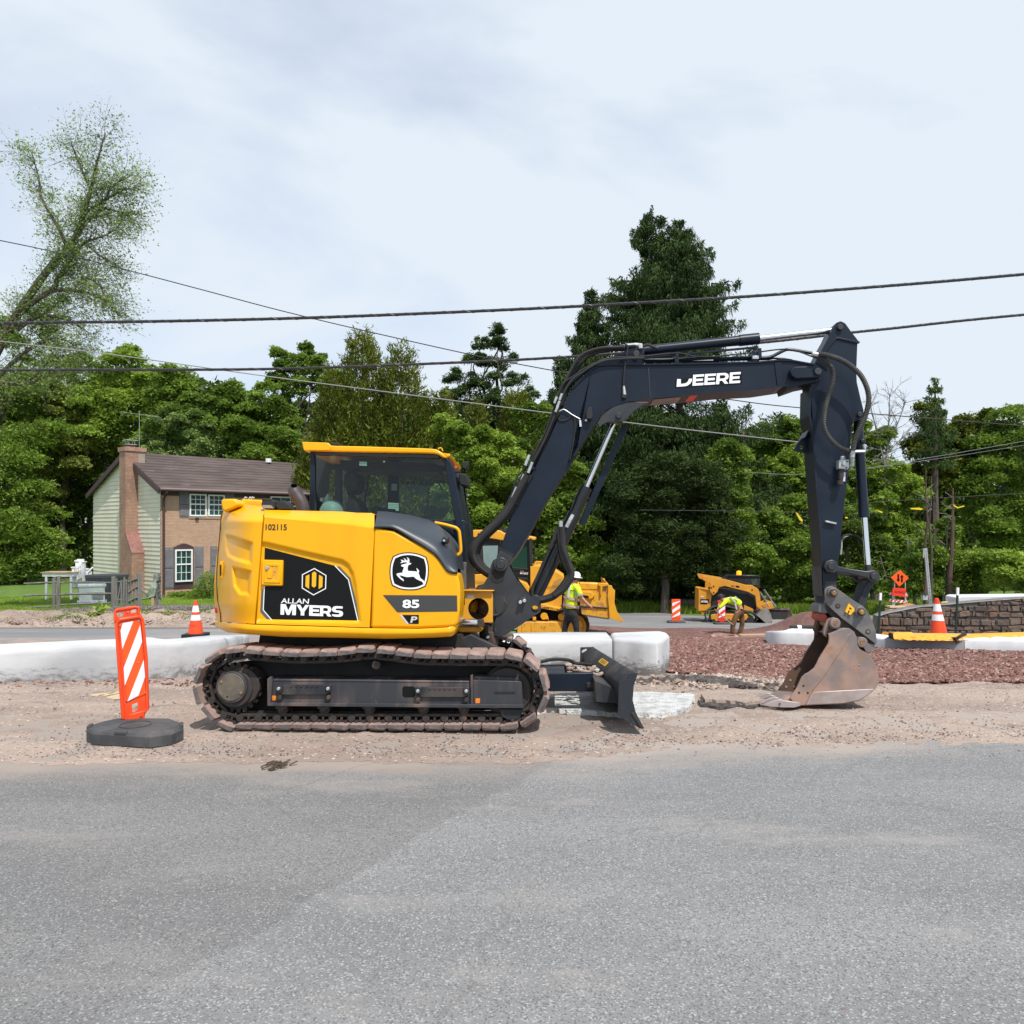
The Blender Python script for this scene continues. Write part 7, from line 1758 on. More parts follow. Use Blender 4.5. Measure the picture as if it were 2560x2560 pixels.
# lumber
M['lumber'] = PM('sawn_lumber', (.50,.36,.24), (.60,.47,.34), 6, rough=.9, stretch=(.3,1,2))
f4 = Fr(wp(2250, 1530, 26), (1,0,0), (0,1,0), (0,0,1)); 
for i, (q, lab) in enumerate(((((775,770),(1000,790),(1000,810),(780,805)), 'lowest plank of the small lumber pile behind the stone wall'), (((780,725),(1110,745),(1110,758),(780,750)), 'longest plank across the lumber pile behind the stone wall'), (((860,760),(1050,745),(1060,775),(880,795)), 'short pale plank end in the lumber pile'), (((930,735),(1110,702),(1115,715),(960,752)), 'reddish plank tilted upwards on the lumber pile'))):
 fi = Fr(wp(2250, 1530, 26 + .12*i), (1,0,0), (0,1,0), (0,0,1)); o = prim(fi, I_(q), 0, .35).build('plank', M['lumber'] if i < 3 else PM('red_brown_plank', (.40,.20,.11), rough=.9)); o.matrix_world = fi.mat(); tag(o, lab, 'plank', 'planks piled behind the stone wall')
f5 = Fr(wp(2362, 1512, 19.3), (1,0,0), (0,1,0), (0,0,1)); o = MB().tube([f5.p(2352,1511), f5.p(2356,1508.5), f5.p(2368,1508), f5.p(2373,1510)], [.02,.045,.045,.02], 8).build('yellow_bundle', PM('yellow_cloth', (.60,.42,.05), rough=.8)); o.matrix_world = f5.mat(); tag(o, 'small rolled yellow bundle on top of the stone wall', 'bundle')
f6 = Fr(wp(2440, 1510, 19.6), (1,0,0), (0,1,0), (0,0,1)); o = prim(f6, [(2396,1494),(2404,1491),(2600,1489),(2600,1520),(2396,1520)], 0, .6).build('concrete_block', M['concrete'], bevel=.02); o.matrix_world = f6.mat(); tag(o, 'pale concrete block standing above the stone wall at the right border', 'concrete block')
# small far lantern
f7 = Fr(wp(2311, 1512, 24), (1,0,0), (0,1,0), (0,0,1)); e = empty('garden_lantern', f7, 'small dark garden lantern on a post behind the stone wall', 'lantern')
MB().bar(f7.p(2311,1520), f7.p(2311,1500), .04, .04, (0,1,0)).build('post', M['black'], e); MB().box((-.07,-.07,.15), (.07,.07,.29)).build('glass_box', PM('lantern_glass', (.35,.42,.40), rough=.3), e); 
mb = MB(); mb.rings([(.11,.29),(.0,.40)], 4); mb.build('lantern_roof', M['black'], e)
# yellow fabric
def bag():
 f = Fr(wp(2320, 1600, 13.12), (1,0,0), (0,1,0), (0,0,1))
 up = I_([(803,1110),(830,1074),(950,1080),(1075,1073),(1090,1100),(1340,1090),(1560,1094),(1720,1097),(1890,1103)]) + [(2600,1580)]
 lo = I_([(803,1110),(812,1150),(840,1180),(1000,1184),(1300,1188),(1450,1190),(1660,1192),(1890,1178)]) + [(2600,1602)]
 nx, ny = 150, 14; rows = []
 xs = [lerp(up[0][0], 2600, (i/nx)) for i in range(nx+1)]
 for j in range(ny+1):
  r = []
  for i, x in enumerate(xs):
   yu = lget(up, x); yl = lget(lo, x); t = j/ny; th = .0 + .55*t
   nse = noise.fractal(Vector((x*.035, j*.25, 0)), .8, 2, 4)
   y = lerp(yl, yu, t) + (nse*1.2 if 0 < j < ny else 0)
   v = .45*t**1.4 - .08*abs(noise.noise(Vector((x*.06, j*.4, 3)))) * (1 if 0 < j < ny else .2)
   r.append(f.p(x, y, v))
  rows.append(r)
 mb = MB(); mb.loft(rows); mb.loft([rows[-1], [Vector((p.x, .85, p.z-.05)) for p in rows[-1]]])
 o = mb.build('yellow_fabric', PM('yellow_nylon', (.82,.36,.012), (.76,.31,.01), 5, rough=.45, bmp=.3, bscale=12, bdist=.03), smooth_=True, sharp=30); o.matrix_world = f.mat()
 tag(o, 'crumpled bright yellow fabric bag spread over the grey concrete block', 'fabric bag')
 MB().bar(f.p(*I_([(1660,1190)])[0], -.03), f.p(*I_([(1800,1105)])[0], .3), .10, .02, (0,-1,0)).build('black_strap', M['black'], o)
 prim(f, I_([(803,1095),(822,1090),(835,1180),(815,1172),(803,1140)]), -.03, .1).build('black_end', M['black'], o, bevel=.01)
 prim(f, I_([(1600,1145),(1720,1140),(1690,1185),(1640,1180)]), .0, .02).build('dark_opening', M['black'], o)
bag()
# ------------------------------------------------------------------ skinned figures
def skin(name, mat, fr, nodes_, edges, parent, sub=1):
 """one continuous surface grown round joints: nodes = (px, py, v, radius px[, squash])"""
 me = bpy.data.meshes.new(name)
 me.from_pydata([fr.p(x, y, 0) + Vector((0, v, 0)) for x, y, v, r in nodes_], edges, [])
 o = link(name, me, parent)
 if mat: me.materials.append(mat)
 o.modifiers.new('skin', 'SKIN')
 if not me.skin_vertices: return o
 k = fr.mpx(nodes_[0][0], nodes_[0][1], 0)
 for i, (x, y, v, r) in enumerate(nodes_):
  sv = me.skin_vertices[0].data[i]; sv.radius = (r*k, r*k); sv.use_root = (i == 0)
 s_ = o.modifiers.new('sub', 'SUBSURF'); s_.levels = sub; s_.render_levels = sub + 1
 o.modifiers['skin'].use_smooth_shade = True
 return o
def hand(fr, x, y, v, dx, dy, parent, mat, k=1.0):
 """palm with four fingers and a thumb, curled"""
 px = 1/ k
 for i in range(4):
  n = [(x + dx*1.5, y + dy*1.5 + (i-1.5)*1.3, v + (i-1.5)*.012, .75), (x + dx*3.2, y + dy*3.2 + (i-1.5)*1.3, v + (i-1.5)*.014, .7), (x + dx*3.6 - dy*1.2, y + dy*3.6 + 1.6 + (i-1.5)*1.1, v - .015, .6), (x + dx*2.6 - dy*1.2, y + dy*2.6 + 2.6 + (i-1.5)*1.0, v - .02, .55)]
  skin('finger', mat, fr, n, [(0,1),(1,2),(2,3)], parent)
 skin('thumb', mat, fr, [(x, y - 1.5, v - .02, .8), (x + dx*1.8, y + dy*1.8 - 2.6, v - .035, .75), (x + dx*3.0, y + dy*3 - 2.0, v - .04, .65)], [(0,1),(1,2)], parent)
# worker walking, back turned
f = Fr(wp(1428, 1626, 18.7), (1,0,0), (0,1,0), (0,0,1))
e = empty('person', f, 'worker with white helmet, yellow-green vest and black trousers walking right behind the curb', 'person')
body = [(1427,1520,0,8),(1430,1500,0,11),(1430,1478,0,12),(1432,1466,0,9),(1436,1459,0,5.5),(1440,1452,0,6.5),(1441,1445,0,8),(1440,1438,0,7.5),
  (1442,1469,-.17,5.5),(1448,1487,-.22,4.6),(1462,1503,-.24,3.6),(1472,1512,-.26,3.0),(1477,1517,-.26,3.2),
  (1424,1470,.18,5.5),(1418,1490,.22,4.6),(1412,1510,.20,3.6),(1412,1522,.16,3.0),
  (1418,1545,.07,6),(1413,1572,.08,6),(1405,1600,.08,4.6),(1404,1622,.08,4),(1411,1625,.0,3),
  (1438,1545,-.07,6),(1441,1574,-.06,6),(1446,1600,-.03,4.6),(1447,1622,-.03,4),(1456,1625,-.08,3)]
ed = [(0,1),(1,2),(2,3),(3,4),(4,5),(5,6),(6,7),(3,8),(8,9),(9,10),(10,11),(11,12),(3,13),(13,14),(14,15),(15,16),(0,17),(17,18),(18,19),(19,20),(20,21),(0,22),(22,23),(23,24),(24,25),(25,26)]
bd = skin('body', M['skin'], f, body, ed, e)
M['boot'] = PM('brown_boot', (.07,.04,.025), rough=.7)
vest = skin('shirt', M['hivis'], f, [(1428,1527,0,16.5),(1428,1508,0,16.5),(1430,1490,0,15.5),(1431,1474,0,15.5),(1434,1466,0,9),(1443,1469,-.19,8),(1448,1485,-.23,7),(1450,1490,-.235,6.6),(1422,1471,.20,8),(1416,1490,.24,6.6)], [(0,1),(1,2),(2,3),(3,4),(4,5),(5,6),(6,7),(4,8),(8,9)], e)
tr = skin('trousers', M['trousers'], f, [(1428,1518,0,15),(1428,1524,0,14.5),(1427,1534,0,13),(1418,1548,.07,9.5),(1413,1574,.08,7.6),(1405,1602,.08,6.4),(1404,1616,.08,6.4),(1438,1548,-.07,9.5),(1441,1576,-.06,7.6),(1446,1602,-.03,6.4),(1447,1616,-.03,6.4)], [(0,1),(1,2),(2,3),(3,4),(4,5),(5,6),(2,7),(7,8),(8,9),(9,10)], e)
for (x, v) in ((1404,.08),(1447,-.03)): skin('boot', M['boot'], f, [(x,1620,v,4.6),(x+2,1624,v,4.2),(x+9,1625,v-.03,3.4)], [(0,1),(1,2)], e)
def torso_band(y0, y1, mat, nm, off=.0, x0=1412, x1=1446, tilt=0):
 mb = MB(); c = f.p((x0+x1)/2, (y0+y1)/2, 0); rx = (x1-x0)/2*f.mpx(1430,1500,0); z0 = f.p(1430,y1,0).z; z1 = f.p(1430,y0,0).z
 rows = [[Vector((c.x + (rx+off)*math.cos(a), (rx*.88+off)*math.sin(a), z + tilt*math.cos(a)*.02)) for a in [k*2*math.pi/24 for k in range(24)]] for z in (z0, z1)]
 mb.loft(rows, True); mb.build(nm, mat, vest, smooth_=True)
for y in (1493, 1511):
 torso_band(y-.6, y+6.6, M['orange_band'], 'orange_edge', .014, 1410.5, 1446, -2); torso_band(y+.8, y+5.2, M['hivis_band'], 'reflective_band', .018, 1410.5, 1446, -2)
for (xa, ya, xb, yb, v) in ((1423,1464,1419,1492,-.16),(1436,1463,1440,1492,-.17)): MB().bar(f.p(xa,ya,0)+Vector((0,v+.02,0)), f.p(xb,yb,0)+Vector((0,v-.03,0)), .045, .012, (0,-1,0)).build('shoulder_band', M['hivis_band'], vest)
c = f.p(1449,1484,0); MB().rings([(.070,-.02),(.070,.025)], 16, Matrix.Translation(c + Vector((0,-.23,0))) @ Matrix.Rotation(R(18), 4, 'Y')).build('sleeve_band', M['hivis_band'], vest)
def helmet(fr, x, y, v, r, mat, par, tilt=0, brim=1):
 c = fr.p(x, y, 0) + Vector((0, v, 0)); k = fr.mpx(x, y, 0) * r
 Mx = Matrix.Translation(c) @ Matrix.Rotation(R(tilt), 4, 'Y')
 h = MB().rings([(k*1.0,0),(k*1.02,k*.25),(k*.95,k*.6),(k*.72,k*.92),(k*.38,k*1.1),(0,k*1.16)], 22, Mx).build('helmet', mat, par, smooth_=True)
 MB().rings([(k*1.0,.0),(k*1.12,-.012),(k*1.0,.012)], 22, Mx).build('brim', mat, h, smooth_=True)
 b = MB().prism([Mx @ Vector((k*a, k*b_, -.012)) for a, b_ in ((.6,-.8),(1.3,-.45),(1.42,0),(1.3,.45),(.6,.8))], [Mx @ Vector((k*a, k*b_, .004)) for a, b_ in ((.6,-.8),(1.3,-.45),(1.42,0),(1.3,.45),(.6,.8))]).build('peak', mat, h)
 return h
hl = helmet(f, 1440, 1442, 0, 11.5, M['white_helmet'], e, 8)
MB().rings([(.105,-.03),(.112,-.005),(.112,.02)], 20, Matrix.Translation(f.p(1440,1445,0))).build('headband', M['black'], hl)
MB().tube([f.p(1447,1447,0)+Vector((0,-.06,0)), f.p(1449,1458,0)+Vector((0,-.05,0)), f.p(1444,1462,0)+Vector((0,-.04,0))], .008, 6).build('chin_strap', M['black'], hl)
skin('hair', PM('short_dark_hair', (.06,.035,.02), rough=.9), f, [(1438,1446,.0,8.3),(1437,1452,.0,7.2)], [(0,1)], e)
# face details (turned mostly away)
mb = MB(); mb.ico(f.p(1449,1449,0) + Vector((0,-.01,0)), .014, sq=(1.3,.8,1)); mb.build('nose', M['skin'], bd)
mb = MB(); mb.ico(f.p(1441,1449,0) + Vector((0,-.082,0)), .018, sq=(.7,.4,1.2)); mb.build('ear', M['skin'], bd)
mb = MB(); mb.ico(f.p(1447,1446,0) + Vector((0,-.045,0)), .007); mb.build('eye', M['black'], bd)
mb = MB(); mb.bar(f.p(1446,1454,0)+Vector((0,-.05,0)), f.p(1448.5,1454,0)+Vector((0,-.02,0)), .008, .006); mb.build('mouth', PM('lips', (.35,.12,.10), rough=.6), bd)
hand(f, 1477, 1518, -.26, .8, .6, bd, M['skin'])
# worker bending over with a rake
f = Fr(wp(1846, 1592, 27.0), (1,0,0), (0,1,0), (0,0,1))
e = empty('person', f, 'worker in bright yellow-green shirt and brown trousers bending over in the gravel', 'person')
nd = [(1853,1519,0,8),(1840,1505,0,8.5),(1825,1500,0,8.5),(1814,1500,0,5),(1807,1499,0,4.5),(1802,1497,-.02,5.5),(1799,1493,-.02,5),
  (1810,1504,-.16,4.2),(1800,1513,-.2,3.4),(1792,1520,-.2,2.6),(1787,1525,-.2,2.4),(1812,1505,.16,4.2),(1804,1516,.18,3.2),(1797,1527,.12,2.6),(1795,1532,.1,2.4),
  (1842,1530,-.10,6.5),(1830,1556,-.12,4.6),(1829,1583,-.12,3.4),(1824,1590,-.16,2.6),(1856,1532,.10,6.5),(1858,1560,.10,4.6),(1852,1586,.10,3.4),(1849,1593,.04,2.6)]
ed = [(0,1),(1,2),(2,3),(3,4),(4,5),(5,6),(3,7),(7,8),(8,9),(9,10),(3,11),(11,12),(12,13),(13,14),(0,15),(15,16),(16,17),(17,18),(0,19),(19,20),(20,21),(21,22)]
bd = skin('body', M['skin'], f, nd, ed, e)
shb = skin('shirt', M['hivis'], f, [(1853,1514,0,10.5),(1842,1505,0,11.5),(1827,1500,0,10.5),(1814,1500,0,6),(1809,1505,-.17,5.2),(1800,1513,-.21,4.4),(1794,1519,-.2,3.8),(1811,1506,.17,5.2),(1803,1517,.18,4.2),(1798,1524,.14,3.8)], [(0,1),(1,2),(2,3),(3,4),(4,5),(5,6),(3,7),(7,8),(8,9)], e)
skin('trousers', M['brown_cloth'], f, [(1856,1521,0,10.5),(1851,1527,0,9),(1841,1534,-.10,8),(1830,1558,-.12,6.8),(1829,1578,-.12,6),(1829,1585,-.12,5.6),(1856,1536,.10,8),(1858,1562,.10,6.6),(1852,1582,.10,5.6),(1852,1588,.10,5.2)], [(0,1),(1,2),(2,3),(3,4),(4,5),(1,6),(6,7),(7,8),(8,9)], e)
for (x, y, v) in ((1829,1587,-.12),(1852,1590,.10)): skin('boot', M['boot'], f, [(x,y,v,3.6),(x-4,y+3,v-.03,3.2),(x-8,y+3.5,v-.04,2.6)], [(0,1),(1,2)], e)
helmet(f, 1802, 1493.5, -.02, 8.3, M['black'], e, -35)
for (xa,ya,xb,yb) in ((1822,1491,1834,1504),(1834,1490,1842,1497),(1834,1504,1838,1522)): MB().bar(f.p(xa,ya)+Vector((0,-.15,0)), f.p(xb,yb)+Vector((0,-.18,0)), .05, .02, (0,-1,0)).build('reflective_band', M['hivis_band'], shb)
MB().bar(f.p(1848,1521)+Vector((0,-.16,0)), f.p(1858,1524)+Vector((0,-.16,0)), .02, .05, (0,-1,0)).build('belt', M['black'], e)
for (x, y, v) in ((1787,1525,-.2),(1795,1532,.1)):
 gl = skin('glove', M['glove'], f, [(x+3,y-3,v,3.2),(x,y,v,3.2),(x-1.5,y+2,v,2.8)], [(0,1),(1,2)], e); hand(f, x-1, y+1, v, -.4, .8, gl, M['glove'])
mb = MB(); mb.ico(f.p(1797,1498) + Vector((0,-.07,0)), .012); mb.build('nose', M['skin'], bd)
fr_ = Fr(wp(1818, 1556, 26.4), (1,0,0), (0,1,0), (0,0,1))
r_ = MB().tube([fr_.p(1786,1523,.2), fr_.p(1795,1532,.2), fr_.p(1833,1562,-.1)], .018, 6).build('rake', PM('rake_handle', (.35,.22,.12), rough=.8)); r_.matrix_world = fr_.mat(); tag(r_, 'long rake held by the bending worker', 'rake')
MB().bar(fr_.p(1829,1568,-.2), fr_.p(1836,1562,.15), .04, .03).build('rake_head', M['casting'], r_)
# ------------------------------------------------------------------ crawler dozer
DZ = Fr(wp(1300, 1602, 22), (math.cos(R(-3)), math.sin(R(-3)), 0), (math.sin(R(3)), math.cos(R(3)), 0), (0,0,1))
G_ = lambda pts: C(pts, 1140, 1300, 4.2)
e = empty('crawler_dozer', DZ, 'yellow crawler dozer with cab and raised blade working behind the excavator boom', 'bulldozer')
M['dz'] = M['yellow_far']; M['dzd'] = M['yellow_dirty']
def dz(nm, pts, v0, v1, m, par=None, bev=.01, hole=None): return prim(DZ, G_(pts) if pts[0][0] < 1700 and pts[0][1] < 1400 else pts, v0, v1, hole=hole).build(nm, m, par or e, bevel=bev)
bodyz = dz('engine_hood', [(780,480),(960,470),(1075,548),(1138,592),(1118,660),(1110,935),(780,900)], .35, 1.6, M['dz'], bev=.03)
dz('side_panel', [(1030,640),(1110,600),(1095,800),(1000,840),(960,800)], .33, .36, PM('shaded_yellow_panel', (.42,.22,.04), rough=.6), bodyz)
dz('fender', [(560,610),(640,625),(740,665),(772,710),(757,775),(700,800),(560,800)], .1, .7, M['dz'], bodyz, .02)
dz('side_tank', [(940,800),(1110,760),(1110,935),(900,900)], .25, .4, M['dz'], bodyz)
dz('lower_body', [(120,700),(700,700),(900,880),(1120,930),(1120,1050),(120,1050)], .5, 1.5, M['black'], bodyz)
rr_ = dz('ripper_frame', [(95,600),(150,575),(330,568),(338,640),(260,690),(210,740),(120,735)], .3, .5, M['dz'])
dz('ripper_arm', [(120,720),(150,680),(200,680),(240,730)], .2, .3, M['dz'], rr_); dz('label', [(160,595),(185,597),(184,625),(160,622)], .29, .3, M['silver_ink'], rr_, 0)
cabz = dz('cab', [(98,180),(460,190),(470,560),(98,560)], .55, .60, M['black'], bev=.01, hole=None)
dz('glass', [(280,272),(440,268),(430,480),(350,520),(290,440)], .53, .549, PM('pale_green_glass', (.20,.28,.27), (.13,.20,.20), 1, rough=.15), cabz, 0)
dz('glass', [(112,360),(240,380),(330,520),(115,525)], .53, .549, PM('blue_grey_glass', (.10,.16,.18), rough=.15), cabz, 0)
dzr = dz('cab_roof', [(95,112),(200,104),(400,104),(470,112),(500,135),(780,172),(833,184),(834,212),(780,208),(495,216),(340,190),(95,178)], .45, 1.7, M['dz'], bev=.02)
dz('roof_top', [(420,95),(540,92),(560,125),(780,165),(500,150)], .6, 1.5, M['black'], dzr)
dd2 = dz('door', [(470,200),(790,200),(795,700),(640,660),(560,600),(470,560)], .60, .66, M['blackgloss'], cabz)
dz('door_glass', [(560,230),(745,225),(750,520),(575,520)], .56, .6, PM('dark_green_glass', (.015,.05,.035), (.03,.09,.05), .8, rough=.1), dd2, 0)
dz('pillar', [(765,190),(800,190),(808,700),(782,700)], .45, .55, M['black'], cabz)
dz('pillar', [(820,215),(832,215),(830,440),(815,440)], 1.5, 1.6, M['black'], cabz)
for ya in (500, 600): MB().tube([DZ.p(*G_([(560,ya)])[0], .5), DZ.p(*G_([(760,ya+18)])[0], .5)], .02, 6).build('rail', M['black'], cabz)
text(DZ, 'MYERS', G_([(672,568)])[0], G_([(756,572)])[0], G_([(674,545)])[0], .54, M['white_ink'], dd2, bold=.035)
text(DZ, 'ALLAN', G_([(672,540)])[0], G_([(712,541)])[0], G_([(673,530)])[0], .54, M['white_ink'], dd2, bold=.012)
MB().tube(catmull([DZ.p(*q, .5) for q in G_([(830,475),(832,455),(850,443),(940,446),(952,460)])], 4), .03, 8).build('handrail', M['dz'], bodyz)
MB().cyl(DZ.p(*G_([(800,590)])[0], .4), DZ.p(*G_([(800,470)])[0], .4), .05, 8).build('pillar', M['black'], cabz)
# tracks
for v0 in (0, 1.75):
 tf = dz('track_frame', [(640,1090),(760,1068),(1110,1066),(1115,1222),(640,1235)], v0, v0+.45, M['dzd'], bev=.03)
 if v0 == 0:
  for q in ([(690,1085),(735,1085),(735,1200),(690,1200)], [(790,1075),(796,1075),(796,1225),(790,1225)]): dz('rib', q, -.02, .0, M['dzd'], tf)
  for q in ((925,1012),(1110,1020)): vcyl(DZ, 1140+q[0]/4.2, 1300+q[1]/4.2, 9, v0+.05, v0+.35).build('roller', M['dz'], tf, bevel=.01)
  dz('bracket', [(805,1020),(840,1020),(840,1056),(805,1056)], .0, .1, M['dz'], tf); dz('bracket', [(930,1040),(965,1010),(975,1050)], .0, .1, M['dz'], tf)
 ring = []
 cxz, cyz = 1140+1235/4.2, 1300+1120/4.2
 idl = vcyl(DZ, cxz, cyz, 33, v0+.10, v0+.35, n=32).build('idler', M['dz'], tf, bevel=.02)
 vcyl(DZ, cxz, cyz, 24, v0+.06, v0+.12, n=32).build('hub', M['dzd'], idl, bevel=.02)
 pth = [(cxz + 37*math.cos(a), cyz + 37*math.sin(a)) for a in [R(70-10*k) for k in range(17)]] + G_([(1100,960),(1040,935),(980,925),(900,925),(820,945),(740,975),(660,1010),(560,1050),(470,1110)]) + G_([(440,1180),(520,1240),(660,1250),(800,1250),(940,1250),(1100,1255)])
 cl_ = [DZ.p(x, y, v0) for x, y in pth]; fine = catmull(cl_ + [cl_[0]], 6); acc = [fine[0]]
 for q in fine:
  if (q - acc[-1]).length > .17: acc.append(q)
 chn = MB().tube([p + Vector((0,.25,0)) for p in acc], .05, 6).build('track', M['chain'], e)
 for i in range(len(acc) - 1):
  a, b = acc[i], acc[i+1]; t = (b-a).normalized(); n_ = Vector((-t.z, 0, t.x)); m_ = (a+b)/2
  MB().bar(Vector((m_.x, v0-.0, m_.z)), Vector((m_.x, v0+.5, m_.z)), .165, .045, n_).build('track_shoe', M['chain'], chn)
dz('deck', [(740,905),(900,880),(1100,930),(1110,965),(900,930),(760,960)], .0, .4, M['dzd'], bodyz, .01)
# blade
bz_ = G_([(1600,705),(1608,690),(1622,684),(1636,690),(1645,718),(1670,738),(1664,870),(1690,960),(1762,1066),(1740,1072),(1612,1030),(1604,900),(1592,800)])
blz = prim(DZ, bz_, -.35, -.31).build('blade', M['yellow_far'], e, bevel=.006)
nb = [DZ.p(x, y, -.35) for x, y in bz_]
MB().prism([Vector((p.x, 2.7, p.z)) for p in nb], [Vector((p.x, 2.74, p.z)) for p in nb]).build('end_plate', M['yellow_far'], blz)
pr = [DZ.p(x, y, -.35) for x, y in G_([(1590,668),(1660,738),(1650,870),(1680,965),(1755,1066),(1738,1070),(1660,975),(1628,870),(1600,760)])]
MB().prism([Vector((p.x, -.31, p.z)) for p in pr], [Vector((p.x, 2.7, p.z)) for p in pr]).build('mouldboard', M['yellow_far'], blz, bevel=.01)
bk_ = dz('back_panel', [(1270,655),(1495,662),(1600,668),(1600,740),(1605,900),(1612,1035),(1560,1030),(1320,990),(1290,800)], -.28, -.20, M['dzd'], blz, .01)
dz('top_beam', [(1265,652),(1500,660),(1500,740),(1275,735)], -.30, -.1, M['yellow_far'], bk_, .04)
dz('bracket', [(1495,660),(1598,664),(1598,690),(1540,700),(1530,790),(1515,790),(1515,700),(1495,690)], -.36, -.26, M['yellow_far'], bk_)
dz('cylinder_box', [(1310,765),(1335,752),(1418,755),(1445,790),(1440,820),(1395,835),(1390,800),(1330,790)], -.40, -.28, M['yellow_far'], bk_)
dz('push_arm', [(1100,900),(1310,800),(1420,830),(1420,930),(1330,980),(1150,1010)], -.2, .1, M['black'], blz)
for q in (([(1300,805),(1450,808)]), ([(1290,905),(1590,925)])): MB().tube([DZ.p(*x, -.30) for x in G_(q)], .025, 6).build('weld_line', M['chain'], bk_)
for k in range(14): a = lerp(1340, 1590, k/13); dz('edge_tooth', [(a,990+38*(a-1320)/270),(a+12,992+38*(a-1320)/270),(a+12,1008+38*(a-1320)/270),(a,1006+38*(a-1320)/270)], -.30, -.2, M['chain'], blz, 0)
# operator inside
fo = Fr(DZ.o + DZ.V*.9, DZ.U, DZ.V, DZ.W)
eo = empty('person', fo, 'operator in yellow-green vest sitting in the cab of the crawler dozer', 'person')
opb = skin('body', M['skin'], fo, [(*G_([(640,540)])[0],0,9),(*G_([(640,490)])[0],0,9.5),(*G_([(640,450)])[0],0,6),(*G_([(650,425)])[0],0,4.5),(*G_([(655,400)])[0],0,6),(*G_([(600,480)])[0],-.1,3.5),(*G_([(580,520)])[0],-.2,3),(*G_([(690,480)])[0],-.1,3.5),(*G_([(705,525)])[0],-.25,3)], [(0,1),(1,2),(2,3),(3,4),(2,5),(5,6),(2,7),(7,8)], eo)
skin('vest', M['hivis'], fo, [(*G_([(640,530)])[0],0,11),(*G_([(640,490)])[0],0,11),(*G_([(642,455)])[0],0,8)], [(0,1),(1,2)], eo)
helmet(fo, *G_([(655,398)])[0], 0, 7.5, M['white_helmet'], eo)
# ------------------------------------------------------------------ skid-steer loader
SK = Fr(wp(1830, 1558, 33), (math.cos(R(-6)), math.sin(R(-6)), 0), (math.sin(R(6)), math.cos(R(6)), 0), (0,0,1))
H_ = lambda pts: C(pts, 1660, 1380, 4.83)
e = empty('skid_steer_loader', SK, 'small yellow tracked loader with its bucket down on the red gravel', 'skid-steer loader')
M['sk'] = PM('orange_yellow_paint', (.62,.27,.02), (.55,.23,.02), 3, rough=.5, c3=(.30,.16,.07), s3=8, lo3=.62, hi3=.75)
def sk(nm, pts, v0, v1, m, par=None, bev=.008, hole=None): return prim(SK, H_(pts), v0, v1).build(nm, m, par or e, bevel=bev)
ARMP = [(455,292),(480,288),(740,330),(990,398),(1060,400),(1130,440),(1150,470),(1175,640),(1205,690),(1170,700),(1118,655),(1105,530),(1010,480),(735,410),(665,425),(645,480),(592,525),(555,470),(560,375),(480,345)]
lam = sk('lift_arm', ARMP, .05, .16, M['sk'])
an_ = [SK.p(x, y, .05) for x, y in H_(ARMP)]
MB().prism([Vector((p.x, 1.55, p.z)) for p in an_], [Vector((p.x, 1.66, p.z)) for p in an_]).build('lift_arm', M['sk'], e, bevel=.008)
rb = sk('rear_body', [(420,445),(440,440),(562,462),(577,500),(557,705),(415,712)], .25, 1.5, M['sk'])
sk('bumper', [(415,705),(500,710),(505,770),(470,760)], .3, 1.4, M['sk'], rb)
dk_ = sk('decal', [(440,568),(545,572),(540,610),(515,632),(440,628)], .24, .25, M['black_ink'], rb, 0); text(SK, 'MYERS', H_([(450,610)])[0], H_([(530,612)])[0], H_([(450,585)])[0], .235, M['white_ink'], dk_, bold=.03)
sk('label', [(440,530),(478,532),(478,545),(440,545)], .24, .25, M['silver_ink'], rb, 0)
sk('body', [(575,440),(1100,440),(1120,700),(560,700)], .35, 1.35, M['black'])
sk('stair', [(970,640),(1080,690),(1080,740),(960,740)], .2, .4, M['sk'])
cb = sk('cab', [(728,335),(770,290),(1130,290),(1162,330),(1160,440),(1000,400)], .4, 1.3, M['black'], bev=.02)
for i in range(7): sk('grille_bar', [(800+i*30,320),(806+i*30,320),(806+i*30,385),(800+i*30,375)], .38, .40, M['casting'], cb, 0)
sk('roof_edge', [(765,280),(1140,285),(1165,300),(770,296)], .35, 1.35, M['blackgloss'], cb)
sk('side_opening', [(1050,330),(1120,320),(1135,400),(1060,400)], .385, .4, PM('seen_through_mesh', (.05,.075,.045), (.02,.03,.02), 9, rough=.8), cb, 0)
m, t, b, o_ = nodes('lit_amber_beacon'); b.inputs['Base Color'].default_value = (.8,.3,.01,1); b.inputs['Emission Color'].default_value = (1,.5,.02,1); b.inputs['Emission Strength'].default_value = 1.0
bc_ = H_([(905,255)])[0]; pb = SK.p(*bc_, .9); MB().rings([(.10,-.10),(.11,-.05),(.10,.08),(0,.11)], 14, Matrix.Translation(pb)).build('beacon', m, cb, smooth_=True)
text(SK, '275', H_([(810,418)])[0], H_([(850,424)])[0], H_([(810,400)])[0], .045, M['black_ink'], lam, bold=.03)
sk('badge', [(865,405),(910,410),(910,432),(865,425)], .044, .05, M['black_ink'], lam, 0)
sk('sticker', [(1005,445),(1022,447),(1022,470),(1005,468)], .044, .05, M['yellow_ink'], lam, 0)
for x, y in ((600,415),(600,490),(1065,458),(572,432)): vcyl(SK, *H_([(x,y)])[0], 2, .035, .06, n=10).build('pin', M['black'], lam)
for va_, pts in ((.10, ((1155,485),(1230,600),(1265,655))), (1.6, ((1205,455),(1290,580),(1350,660)))):
 a, b, c = [SK.p(*q, va_) for q in H_(pts)]
 cy = MB().cyl(a, b, .055, 10).build('tilt_cylinder', M['coupler'], lam, smooth_=True); MB().cyl(b, c, .03, 10).build('rod', M['chrome'], cy, smooth_=True)
